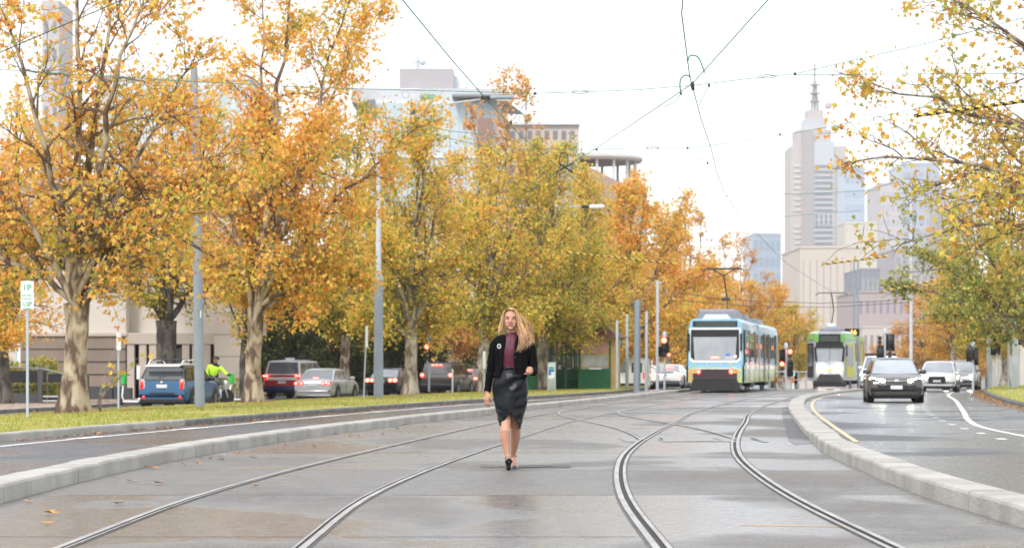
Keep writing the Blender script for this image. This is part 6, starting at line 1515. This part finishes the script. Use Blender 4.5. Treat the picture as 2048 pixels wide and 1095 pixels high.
tower_block('office_block','grey mid rise behind the far right trees','building',1790,1870,500,1000,50,pm('far_grey_two',(.40,.38,.42),.8),pm('far_grey_two_win',(.30,.30,.35),.5),8,6,.5,.5,group=CG_)
tower_block('terrace_building','pale columned building between the signals and the low lilac block','building',1725,1812,655,430,20,pm('far_cream_two',(.55,.50,.47),.8),pm('far_brown_win',(.30,.26,.26),.6),1,7,.5,.7,pbot=740)
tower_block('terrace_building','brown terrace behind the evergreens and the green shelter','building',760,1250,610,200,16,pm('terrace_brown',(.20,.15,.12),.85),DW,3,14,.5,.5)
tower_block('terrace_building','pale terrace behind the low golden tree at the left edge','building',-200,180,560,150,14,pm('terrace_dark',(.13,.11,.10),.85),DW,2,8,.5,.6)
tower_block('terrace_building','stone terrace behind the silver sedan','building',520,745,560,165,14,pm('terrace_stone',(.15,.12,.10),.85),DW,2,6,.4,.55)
tower_block('terrace_building','grey terrace with dark windows behind the signals on the right','building',1890,2060,640,330,14,pm('terrace_grey',(.42,.38,.36),.85),DW,2,9,.5,.55)
tower_block('terrace_building','pale terrace behind the trees on the right verge','building',2040,2400,520,210,14,STONE2,DW,3,9,.5,.55)
# front garden wall, hedge and railing at the left
e = empty('planter_wall', (X_at(30,92), 92, SRV), 0, 'dark grey planter wall with a metal handrail at the left edge', 'garden wall')
SLT = pm('slate_panel',(.045,.05,.058),.6,c2=(.06,.065,.07),scale=3)
m = MB(); m.box(-3,1.0,0,.3,0,.42); m.build('low_wall', pm('planter_grey',(.16,.165,.17),.7), e); m = MB(); m.box(-1.6,.95,1.2,1.35,.0,1.28); m.build('screen_panel', SLT, e); m = MB(); m.box(.86,1.02,-.02,.2,0,1.34,.01); m.build('end_post', pm('planter_grey_two',(.17,.175,.19),.6), e)
m = MB(); m.tube([(-2.6,.1,1.52),(-.9,.1,1.44),(1.0,.1,1.36),(2.4,.1,1.02)],.035,6); m.build('handrail', M['galv'], e, smooth=True)
m = MB(); m.box(1.02,2.6,1.2,1.3,0,1.15); m.build('gate_panel', SLT, e); m = MB(); m.box(1.05,2.4,.0,.08,.10,.17); m.box(1.05,2.4,.0,.08,.27,.34); m.build('gate_rail', M['signwhite'], e)
shrub('hedge', 'clipped hedge on top of the dark planter wall', (X_at(25,91.6), 92.3, SRV+.38), (1.6,.3,.42), 1500, 'green', 7, .10)
shrub('hedge', 'clipped dark hedge between the hi-vis person and the plane trunk', (X_at(455,101), 101, SRV), (1.1,.5,.95), 1800, 'green', 8, .11)
shrub('leafy_shrub', 'leafy green shrub rising behind the planter wall', (X_at(85,96), 96, SRV), (.8,.7,1.9), 1200, 'green', 9, .14, cat='shrub')
shrub('leafy_shrub', 'dark shrub at the very left edge', (X_at(5,95), 95, SRV), (1.0,.7,1.8), 1500, 'green', 10, .14, cat='shrub')
e = empty('utility_box', (X_at(222,103), 103, SRV), 0, 'low black utility boxes against the brown stone wall', 'utility box'); m = MB(); m.box(-.9,.1,-.2,.2,0,.62,.02); m.box(.14,.9,-.2,.2,0,.55,.02); m.build('cabinet', SLT, e)
m = MB(); m.box(-.4,-.38,-.215,-.2,.05,.58); m.box(.5,.52,-.215,-.2,.05,.5); m.build('door_seam', M['galv'], e)
e = empty('shop_awning_frame', (X_at(38,100),100,SRV), 0, 'slim white post with teal strip left of the 1P sign', 'post'); m = MB(); m.box(-.07,.07,-.07,.07,0,3.4,.01); m.build('post', M['signwhite'], e); m = MB(); m.box(-.10,-.072,-.07,.07,.6,3.2); m.build('teal_strip', pm('banner_teal',(.35,.6,.55),.5), e)

# ------------------------------------------------------------------ air
hz = MB(); hz.box(-1400, 1400, -30, 3000, -40, 420); ho = hz.build('haze', (lambda m: m)(bpy.data.materials.new('haze_air')))
hm = ho.data.materials[0]; hm.use_nodes = True; ht = hm.node_tree; ht.nodes.clear()
pv = ht.nodes.new('ShaderNodeVolumePrincipled'); pv.inputs['Density'].default_value = .00016; pv.inputs['Color'].default_value = (1,.985,.975,1); pv.inputs['Anisotropy'].default_value = .0
oo_ = ht.nodes.new('ShaderNodeOutputMaterial'); ht.links.new(pv.outputs[0], oo_.inputs['Volume'])
tag(ho, kind='stuff')
# ------------------------------------------------------------------ the woman walking between the rails
WY = 26.15
woman = empty('person', (0, WY, 0), 0, 'blonde woman in black jacket, burgundy blouse and black leather skirt walking between the rails', 'person')
def W(px, py, dy=0):
    Y = WY + dy; return Vector((X_at(px, Y), dy, CAM_H - (py - HZ) * Y / F))
U = WY / F
SKIN = pm('skin', (.50,.265,.175), .48, c2=(.46,.235,.15), scale=9, spec=.4)
SKINL = pm('skin', (.62,.36,.26))
m_ = SKIN.node_tree.nodes['Principled BSDF']; m_.inputs['Subsurface Weight'].default_value = .15; m_.inputs['Subsurface Radius'].default_value = (.02,.008,.004)
WOOL = pm('black_boucle', (.0035,.0035,.0045), .95, c2=(.0075,.0075,.009), scale=40, bump=.6, bscale=120, spec=.08)
LEATHER = pm('black_leather', (.003,.004,.006), .24, c2=(.006,.007,.010), scale=6, bump=.4, bscale=9, rough2=.42, spec=.22)
SATIN = pm('burgundy_satin', (.10,.002,.024), .55, c2=(.055,.0015,.012), scale=8, bump=.25, bscale=30)
PATENT = pm('black_patent', (.012,.012,.014), .14, coat=.8)
def hring(c, a, bf, bb=None, n=28, ph=0):
    bb = bf if bb is None else bb
    return [(c[0]+a*math.sin(2*PI*k/n), c[1]-(bf if math.cos(2*PI*k/n) > 0 else bb)*math.cos(2*PI*k/n), c[2]) for k in range(n)]
body = MB()
# head
chin = W(1021.3, 659.5, 0); HX, HZc = chin.x, chin.z
for_head = [(-.004,.014,-.070,-.03),(.004,.030,-.084,-.005),(.018,.044,-.090,.03),(.036,.056,-.089,.055),(.060,.066,-.088,.075),(.085,.072,-.086,.088),(.110,.0745,-.084,.096),(.135,.076,-.087,.099),(.160,.075,-.083,.097),(.182,.069,-.072,.088),(.203,.055,-.052,.07),(.218,.034,-.028,.045),(.225,.012,-.005,.018)]
body.loft([hring((HX, 0, HZc+z), a, -f, b) for z, a, f, b in for_head])
def H(x, y, z): return Vector((HX+x, y, HZc+z))
body.tube([H(0,-.082,.128),H(0,-.096,.105),H(0,-.106,.088),H(0,-.098,.078)], [.008,.010,.0125,.009], 10)
for s in (-1,1):
    body.ball(H(s*.012,-.093,.083),(.009,.011,.008)); body.ball(H(s*.040,-.060,.084),(.024,.023,.026)); body.tube([H(s*.012,-.082,.142),H(s*.036,-.077,.146),H(s*.056,-.056,.138)],[.007,.009,.006],8)
    body.ball(H(s*.077,.01,.10),(.010,.016,.028))
body.ball(H(0,-.080,.016),(.020,.018,.016)); body.ball(H(0,-.084,.058),(.026,.012,.016)); body.ball(H(-.033,-.066,.055),(.022,.017,.026)); body.ball(H(.033,-.066,.055),(.022,.017,.026))
# neck and torso core
nk = W(1023.5, 672, .01)
body.loft([hring(q, a, b) for q, a, b in ((W(1024.5,700,.01),.16,.07),(W(1024.5,684,.01),.15,.07),(W(1024.2,677,.01),.10,.062),(W(1023.8,671,.01),.056,.05),(W(1023,664,.008),.047,.047),(W(1022,655,.01),.047,.05),(W(1021.5,648,.015),.05,.05))])
body.loft([hring(W(px,py,0), a, b) for px,py,a,b in ((1024.5,686,.16,.075),(1024.5,700,.155,.085),(1023,720,.13,.085),(1021,738,.112,.08),(1021,755,.145,.095),(1021,772,.165,.105),(1021,792,.14,.09))])
# legs
def limb(pts, n=18):
    body.tube([W(a,b,c) for a,b,c,_ in pts], [r for *_, r in pts], n)
limb([(1009,772,0,.085),(1010,800,-.025,.075),(1012,825,-.055,.061),(1012.8,838,-.085,.057),(1011.8,850,-.115,.052),(1010.3,862,-.15,.057),(1010.3,874,-.145,.057),(1012,888,-.15,.046),(1014,901,-.16,.034),(1015.2,910,-.168,.029),(1016,916,-.175,.030)])
limb([(1033,772,0,.088),(1032,805,.03,.078),(1031,830,.05,.060),(1030.8,842,.07,.056),(1031.2,853,.10,.050),(1031.4,866,.14,.053),(1030.6,878,.18,.050),(1028.6,893,.23,.038),(1026.6,904,.27,.029),(1026,911,.29,.027),(1026,916,.30,.028)])
# feet
def frame(o, d, up=Vector((0,0,1))):
    d = d.normalized(); y = up.cross(d).normalized(); u = d.cross(y); return lambda x, yy, z: o + d*x + y*yy + u*z
g1 = W(1016.8, 939.2, -.215); g1.z = .004
F1 = frame(g1, Vector((.03,-.87,.47)))
g2 = W(1026.5, 934, .335); g2.z = .012
F2 = frame(g2, Vector((.07,-1,-.02)))
for Fr in (F1, F2):
    body.tube([Fr(.036,0,.150),Fr(.030,0,.115),Fr(.045,0,.088),Fr(.10,0,.072),(Fr(.155,0,.042)),Fr(.20,0,.026),Fr(.232,0,.018)], [.027,.029,.031,.029,.031,.027,.014], 14)
    body.ball(Fr(.018,0,.088),(.026,.026,.026))
# arms
def V3(*a): return Vector(a)
def arm(pts, n=14): body.tube([W(a,b,c) for a,b,c,_ in pts], [r for *_, r in pts], n)
arm([(1000,684,0,.05),(988,700,.01,.043),(983,732,.03,.036),(978,758,.02,.032),(974.6,779,.005,.024),(974.2,786,.0,.024)])
arm([(1050,686,0,.05),(1061,704,.01,.043),(1065.5,738,.03,.037),(1064.8,741,-.10,.032),(1063.6,741,-.20,.025),(1063.4,740.8,-.225,.025)])
def hand(wr, d, pn, curl, spread=.06, sc=1.0, thumb=(.55,.35)):
    """palm, four unequal fingers and a thumb leaving the side of the palm; pn = palm normal"""
    d = d.normalized(); pn = (pn - d*pn.dot(d)).normalized(); sd = d.cross(pn).normalized()       # sd: towards the thumb
    rings = []
    for t, w_, th in ((-.012,.024,.020),(.01,.030,.019),(.035,.037,.018),(.06,.040,.016),(.080,.038,.013),(.086,.030,.008)):
        c = wr + d*t*sc; rings.append([c + (sd*math.cos(2*PI*k/14)*w_ + pn*math.sin(2*PI*k/14)*th)*sc for k in range(14)])
    body.loft(rings)
    for i, (off, l1, l2, l3, r) in enumerate(((.029,.042,.025,.020,.0086),(.0095,.046,.029,.021,.0088),(-.010,.043,.027,.020,.0084),(-.0285,.034,.020,.018,.0076))):
        p = wr + (d*.074 + sd*off)*sc; pts = [p - d*.012, p]; a = 0
        for l, cdeg in ((l1, curl[0]*(1+.10*i)), (l2, curl[1]), (l3, curl[2])):
            a += R(cdeg); dirv = d*math.cos(a) + pn*math.sin(a) + sd*(spread*(1.5-i)*.4); p = p + dirv.normalized()*l*sc; pts.append(p)
        body.tube(pts, [r*sc*k for k in (1.05,1.08,1.0,.92,.72)], 8)
    p = wr + (d*.022 + sd*.030 + pn*.006)*sc; t1 = (d*.72 + sd*thumb[0] + pn*thumb[1]).normalized(); t2 = (d*.85 + sd*(thumb[0]*.1) + pn*(thumb[1]*1.6)).normalized()
    body.tube([p - t1*.012, p + t1*.022*sc, p + t1*.042*sc, p + t1*.042*sc + t2*.028*sc, p+t1*.042*sc+t2*.048*sc], [.013*sc,.0125*sc,.0105*sc,.0095*sc,.007*sc], 8)
hand(W(974.2,785,0), V3(-.12,-.25,-1), V3(.75,.65,.0), (16,24,16), sc=1.0, thumb=(.45,.30))
hand(W(1063.4,740.8,-.232), V3(-.12,-.96,.10), V3(-1,-.1,.05), (62,88,55), sc=.98, thumb=(.30,.75), spread=.01)
bo = body.build('body', SKIN, woman, smooth=True)
rm = bo.modifiers.new('remesh', 'REMESH'); rm.mode = 'VOXEL'; rm.voxel_size = .0042; rm.use_smooth_shade = True
sm = bo.modifiers.new('smooth', 'SMOOTH'); sm.factor = .5; sm.iterations = 4
# face details
for s in (-1,1):
    m = MB(); m.ball(H(s*.0355,-.0775,.122),(.0125,.006,.0058),12,8); ey = m.build('eye', pm('eye_white',(.75,.72,.70),.25), woman, smooth=True)
    m = MB(); m.ball(H(s*.0350,-.0815,.1215),(.0062,.003,.0056),10,6); m.build('iris', pm('iris_dark',(.03,.045,.06),.15), ey, smooth=True)
    m = MB(); m.tube([H(s*.021,-.0805,.1215),H(s*.029,-.0850,.1275),H(s*.039,-.0835,.1285),H(s*.050,-.0735,.1240)], [.0016,.0032,.0040,.0022], 6); m.build('eyelashes', pm('lash',(.02,.012,.01),.7), ey, smooth=True)
    m = MB(); m.tube([H(s*.020,-.088,.1400),H(s*.033,-.087,.1455),H(s*.046,-.076,.1445),H(s*.056,-.062,.1370)], [.0020,.0028,.0025,.0012], 6); m.build('eyebrow', pm('brow',(.26,.13,.07),.8), woman, smooth=True)
m = MB(); m.tube([H(-.026,-.0935,.0655),H(-.013,-.1010,.0650),H(-.004,-.1030,.0670),H(0,-.1028,.0655),H(.004,-.1030,.0670),H(.013,-.1010,.0650),H(.026,-.0935,.0655)], [.0015,.0032,.0038,.0036,.0038,.0032,.0015], 8)
m.tube([H(-.025,-.0935,.0640),H(-.012,-.1000,.0555),H(0,-.1020,.0530),H(.012,-.1000,.0555),H(.025,-.0935,.0640)], [.0015,.0042,.0052,.0042,.0015], 8)
m.build('lips', pm('lips',(.45,.12,.12),.35), woman, smooth=True)
m = MB(); m.tube([H(-.018,-.0965,.0620),H(0,-.1005,.0600),H(.018,-.0965,.0620)], [.0012,.0030,.0012], 8); m.build('teeth', pm('teeth',(.80,.78,.74),.3), woman, smooth=True)
for s in (-1,1):
    m = MB(); m.ball(H(s*.078,-.008,.045),(.008,.006,.010),10,6); m.ball(H(s*.078,-.008,.062),(.004,.004,.006),8,6); m.build('earring', pm('earring_pearl',(.55,.42,.32),.25,metal=.3), woman, smooth=True)
# clothes, given by rows: pixel row, left, right, half depth
def rowf(rows):
    ysr = [r[0] for r in rows]
    def f(y):
        i = 0
        while i < len(rows)-2 and rows[i+1][0] < y: i += 1
        a, b = rows[i], rows[i+1]; t = min(1, max(0, (y-a[0])/(b[0]-a[0]))); t = t
        return [a[k]+(b[k]-a[k])*t for k in range(1, len(a))]
    return f
JR = [(669,1006,1041,.050,1011,1034),(670.5,999,1050,.062,1011,1034),(673,991,1058,.076,1011.5,1033),(679,987.5,1062.5,.092,1012,1031.5),(690,987.5,1062,.108,1011,1029.5),(705,989,1060.5,.120,1008.5,1026.5),(720,990,1057.5,.122,1006.5,1027.5),(735,989.5,1055,.120,1004.5,1029.5),(748,988,1054,.124,1003,1031.5),(756,987,1054,.128,1001,1034)]
jf = rowf(JR)
def jpt(y, ph, grow=0):
    l, r, b, *_ = jf(y); cx = (l+r)/2; a = (r-l)/2*U + grow; c = W(cx, y, .005)
    n = .004*mnoise.noise(Vector((math.sin(ph)*2.2, math.cos(ph)*2.2, y*.12)))*1.6
    sq = 1.0/( (abs(math.sin(ph))**2.6 + abs(math.cos(ph))**2.6)**(1/2.6) )
    return Vector((c.x+(a+n)*math.sin(ph)*sq*.97, c.y-(b+grow+n)*math.cos(ph)*sq*.97, c.z))
jk = MB(); rings = []
for y in [669,670.5,673,676,680,685,690,697,704,711,718,725,732,739,746,752,756]:
    l, r, b, ol, orr = jf(y); cx = (l+r)/2; a = (r-l)/2
    pr, pl = math.asin(max(-1,min(1,(orr-cx)/a*.98))), math.asin(max(-1,min(1,(ol-cx)/a*.98)))
    rings.append([jpt(y, pr + (2*PI+pl-pr)*k/44) for k in range(45)])
jk.loft(rings, closed=False)
jo = jk.build('jacket', WOOL, woman, smooth=True); sf = jo.modifiers.new('solid','SOLIDIFY'); sf.thickness = .010; sf.offset = 0; 
ss = jo.modifiers.new('sub','SUBSURF'); ss.levels = ss.render_levels = 1
def sleeve(pts):
    m = MB(); P3 = [W(a,b,c) for a,b,c,_ in pts]; rd = [r for *_, r in pts]; out = []; ro = []
    for i in range(len(P3)-1):
        p0,p1,p2,p3 = P3[max(i-1,0)],P3[i],P3[i+1],P3[min(i+2,len(P3)-1)]
        for k in range(5):
            t = k/5; out.append(.5*((2*p1)+(p2-p0)*t+(2*p0-5*p1+4*p2-p3)*t*t+(3*p1-p0-3*p2+p3)*t**3)); r = rd[i]+(rd[i+1]-rd[i])*t
            ro.append(r*(1+.05*math.sin(len(out)*1.9)+.04*math.sin(len(out)*.8+1)))
    out.append(P3[-1]); ro.append(rd[-1]); m.tube(out, ro, 18)
    return m.build('sleeve', WOOL, jo, smooth=True)
sleeve([(1003,680,.0,.055),(993,687,.004,.062),(987.5,702,.008,.055),(984,720,.02,.050),(981.5,738,.028,.046),(978,760,.018,.042),(975.3,779,.004,.038),(975,781,.003,.036)])
sleeve([(1046,680,.0,.055),(1056,688,.004,.062),(1062,703,.010,.056),(1065,722,.022,.052),(1066,738,.012,.053),(1065.5,742,-.06,.049),(1064.2,742,-.15,.044),(1063.6,741.5,-.205,.040),(1063.5,741.5,-.212,.037)])
m = MB(); p = jpt(692, math.asin((999.6-1025)/37.2)); n = 8
for k in range(n): a = 2*PI*k/n; m.ball(p+Vector((.017*math.cos(a), -.016, .021*math.sin(a))), (.0075,.004,.0075), 8, 6)
m.build('brooch', pm('brooch_silver',(.80,.78,.78),.25,metal=.4), woman, smooth=True)
for y in (714,):
    m = MB(); p = jpt(y, math.asin((1029-1024)/35)); m.ball(p+Vector((.004,-.012,0)),(.009,.004,.009),10,6); m.build('button', PATENT, jo, smooth=True)
# blouse
bl = MB(); rings = []
for y, a, b in ((664.6,.052,.052),(667,.056,.056),(669.5,.057,.057),(671,.062,.060),(673,.085,.066),(678,.13,.080),(690,.15,.104),(700,.15,.120),(708,.15,.120),(720,.14,.112),(732,.125,.106),(742,.12,.10)):
    c = W(1023.3 if y < 672 else 1022, y, .005); k_ = 56; amp = .0035 if y < 680 else .0030
    rings.append([(c.x+(a+amp*math.sin(ph*(15 if y < 690 else 9)+y*.05))*math.sin(ph), c.y-(b+amp*math.sin(ph*(17 if y < 690 else 11)+y*.09))*math.cos(ph), c.z) for ph in [2*PI*q/k_ for q in range(k_)]])
bl.loft(rings, True, False, True); b_o = bl.build('blouse', SATIN, woman, smooth=True); sf = b_o.modifiers.new('solid','SOLIDIFY'); sf.thickness = .003
# skirt
SR = [(733,997,1047,.100),(745,992,1051,.112),(757,989,1053,.120),(768,986.5,1055,.132),(782,986,1056,.136),(795,987.5,1055.5,.140),(808,990,1054,.150),(822,993.5,1050,.160),(838,997,1045.5,.164),(850,1000,1042.5,.166),(860,1001.5,1041,.166)]
sfn = rowf(SR)
def spt(y, ph, grow=0, fold=1.0):
    l, r, b = sfn(y); cx = (l+r)/2; a = (r-l)/2*U; px = cx + (r-l)/2*math.sin(ph)
    al = math.atan2(y-750, 1060-px); rr = math.hypot(y-750, 1060-px)
    d = .0115*math.sin(al*10 + .9*math.sin(rr*.07))*min(1, rr/22)*max(0, math.cos(ph)+.35)*fold*max(.25, 1-rr/150)
    d += .005*mnoise.noise(Vector((px*.11, y*.11, ph)))*fold
    if px > 1030 and y > 775: d += .006*math.sin(y*.33 + px*.12)*fold*max(0, math.cos(ph)+.2)
    if px < 1004 and y > 815: d += .005*math.sin(y*.42 - px*.2)*fold
    c = W(cx, y, .0 - .05*max(0,(y-790)/70)*math.cos(ph)*.3)
    g = grow + d
    return Vector((c.x+(a+g*.7)*math.sin(ph), c.y-(b+g)*math.cos(ph), c.z))
def hem(ph):
    s, c = math.sin(ph), math.cos(ph)
    if c <= 0: return 854 + 3*s
    x = 1021 + 20.5*s*1.0
    return (851 - (x-1000.5)/(20.5)*26.5) if x < 1021 else (824.5 + (x-1021)/20.5*33)
N = 96; rings = []
for v in range(41):
    rings.append([spt(733+(hem(2*PI*k/N)-733)*v/40, 2*PI*k/N) for k in range(N)])
sk = MB(); sk.loft(rings, True, False, False); so = sk.build('skirt', LEATHER, woman, smooth=True); sf = so.modifiers.new('solid','SOLIDIFY'); sf.thickness = .004
ov = MB(); rings = []; cols_ = []
for k in range(61):
    ph = R(-125) + (R(86)+R(125))*k/60
    y = hem(ph)
    if ph > 0:
        y = 800
        for _ in range(30):
            l, r, b = sfn(y); px = (l+r)/2 + (r-l)/2*math.sin(ph); y = .5*y + .5*min(hem(ph), max(745, 757 + (1053.5-px)*2.1))
    cols_.append((ph, y))
for v in range(41): rings.append([spt(740+(yl-740)*v/40, ph, .009) for ph, yl in cols_])
ov.loft(rings, closed=False); oo = ov.build('wrap_panel', LEATHER, so, smooth=True); sf = oo.modifiers.new('solid','SOLIDIFY'); sf.thickness = .005
# shoes
for Fr in (F1, F2):
    m = MB()
    rg = []
    for x, z, w_ in ((-.006,.058,.022),(.03,.060,.030),(.07,.048,.030),(.11,.028,.032),(.15,.012,.040),(.19,.004,.041),(.225,.001,.030),(.25,.002,.012)):
        rg.append([Fr(x,-w_,z),Fr(x,w_,z),Fr(x,w_*1.02,z+.010),Fr(x,-w_*1.02,z+.010)])
    m.loft(rg); so_ = m.build('shoe', pm('black_sole',(.010,.010,.011),.5), woman, smooth='auto', bevel=.002)
    m = MB(); m.loft([[Fr(x,y,z) for x,y in ((-.010+k,-.024+k*.3),(.045-k,-.026+k*.3),(.045-k,.026-k*.3),(-.010+k,.024-k*.3))] for z,k in ((.0,.004),(.058,-.002))]); m.build('heel', pm('black_sole',(.010,.010,.011),.5), so_, bevel=.002)
    m = MB(); rg = []
    for x, z, w_, h in ((.155,.018,.038,.038),(.185,.010,.040,.036),(.22,.008,.033,.030),(.245,.007,.020,.020),(.258,.007,.006,.008)):
        rg.append([Fr(x, w_*math.cos(PI*k/10), z+h*math.sin(PI*k/10)) for k in range(11)])
    m.loft(rg, closed=True); m.build('toe_cap', PATENT, so_, smooth='auto')
    m = MB(); n = 20
    m.tube([Fr(.012+.034*math.cos(2*PI*k/n)-.0+.012, .034*math.sin(2*PI*k/n), .118+.012*math.cos(2*PI*k/n)) for k in range(n+1)], .0035, 6)
    for s in (-1,1): m.tube([Fr(.0,s*.018,.115),Fr(-.006,s*.022,.09),Fr(.005,s*.026,.062)], .004, 6)
    m.tube([Fr(-.008,-.02,.085),Fr(-.014,0,.088),Fr(-.008,.02,.085)], .006, 6); m.build('ankle_strap', PATENT, so_, smooth=True)
# hair
HAIR = bpy.data.materials.new('blonde_hair'); HAIR.use_nodes = True; t_ = HAIR.node_tree; b_ = t_.nodes['Principled BSDF']
g_ = t_.nodes.new('ShaderNodeNewGeometry'); r_ = t_.nodes.new('ShaderNodeValToRGB'); e_ = r_.color_ramp.elements; e_.new(.45)
for i_, (p_, c_) in enumerate(((0,(.15,.06,.02)),(.4,(.46,.24,.10)),(1,(.88,.62,.36)))): e_[i_].position = p_; e_[i_].color = c3(c_)
t_.links.new(g_.outputs['Random Per Island'], r_.inputs[0]); t_.links.new(r_.outputs[0], b_.inputs['Base Color']); b_.inputs['Roughness'].default_value = .42; b_.inputs['Specular IOR Level'].default_value = .6
hr = MB(); rnd = random.Random(9)
# scalp shell: an ellipsoid set back so the face stays free
vs = []; nn = 40; mm = 22
hr.ball(H(.002,.026,.128),(.0815,.100,.110), 28, 18)
def lock(pts, r, wave, ph, n=5):
    P3 = pts; out = []; rad = []
    M_ = len(P3)-1
    for i in range(M_):
        p0,p1,p2,p3 = P3[max(i-1,0)],P3[i],P3[i+1],P3[min(i+2,M_)]
        for k in range(5):
            t = k/5; q = .5*((2*p1)+(p2-p0)*t+(2*p0-5*p1+4*p2-p3)*t*t+(3*p1-p0-3*p2+p3)*t**3); u = (i+t)/M_
            amp = wave*max(0,u-.3)**1.1*1.7
            q = q + Vector((math.sin(u*15+ph)*amp, math.cos(u*15+ph)*amp*.8, math.sin(u*15+ph+1)*amp*.35)); out.append(q); rad.append(r*(.55+.9*math.sin(min(1,u*1.15)*PI*.8))*(1-u**5*.8))
    hr.tube(out, rad, n)
for i in range(760):      # locks blown to the right of the picture
    s = rnd.random(); j = lambda k: rnd.gauss(0, k); dep = rnd.uniform(-.03,.05)
    inner = s < .35
    pts = [W(1016+6*rnd.random()+s*5, 617.5+2*s+abs(j(.5)), -.060+.10*s), W(1029+s*4.5+j(.5), 619.5+s*2.5+j(.5), -.058+.07*s+dep*.3),
           W(1034+s*4.5+j(.7), 632+j(1), -.055+.07*s+dep*.6), W(1035.5+s*9+j(1), 649+j(1.5), -.05+.06*s+dep), W(1038.5+s*18.5+j(1.6), 666+j(2), -.06+.07*s+dep),
           W(1041.5+s*22.5+j(2), 683-4*s+j(2.5), -.10+.10*s+dep), W(1033+s*33+j(3), 704-17*s+j(4), -.135+.12*s+dep)]
    lock(pts, rnd.uniform(.0011,.0028), rnd.uniform(.006,.014), rnd.uniform(0,6) if rnd.random() < .25 else int(s*7)*1.7+rnd.gauss(0,.35))
for i in range(60):       # stray ends
    s = .6+.4*rnd.random(); j = lambda k: rnd.gauss(0, k)
    pts = [W(1040+j(1),626,.0), W(1050+j(2),640+j(2),.0), W(1056+8*rnd.random(),654+j(3),.0), W(1060+10*rnd.random(),668+j(5),.0)]
    lock(pts, .0009, .010, rnd.uniform(0,6), 4)
for i in range(230):       # locks falling on the left side of the picture
    s = rnd.random(); j = lambda k: rnd.gauss(0, k)
    pts = [W(1017-2*s+j(.4), 617.3+1.5*s, -.060+.10*s), W(1010.5-2*s+j(.4), 621+2*s, -.055+.09*s), W(1006.2-2.5*s+j(.4), 634+j(.6), -.045+.09*s), W(1005-5*s+j(.6), 650+j(1), -.028+.08*s), W(1006-8*s+j(.8), 662+j(1.2), -.0+.05*s), W(1008-9*s+j(1), 671+j(1.5), .02+.04*s)]
    lock(pts, rnd.uniform(.0014,.003), rnd.uniform(.001,.005), rnd.uniform(0,6))
for i in range(110):       # over the crown
    a = rnd.uniform(-1,1); j = lambda k: rnd.gauss(0,k)
    pts = [W(1016.5+j(.6), 617.2, -.052+.05*abs(a)), W(1021+4*a, 614.6+abs(a), .02+.02*a), W(1024+8*a, 618+2*abs(a), .08), W(1024+12*a, 634, .115), W(1026+14*a, 655, .10)]
    lock(pts, .003, .002, rnd.uniform(0,6))
hr.build('hair', HAIR, woman, smooth=True, recalc=False)
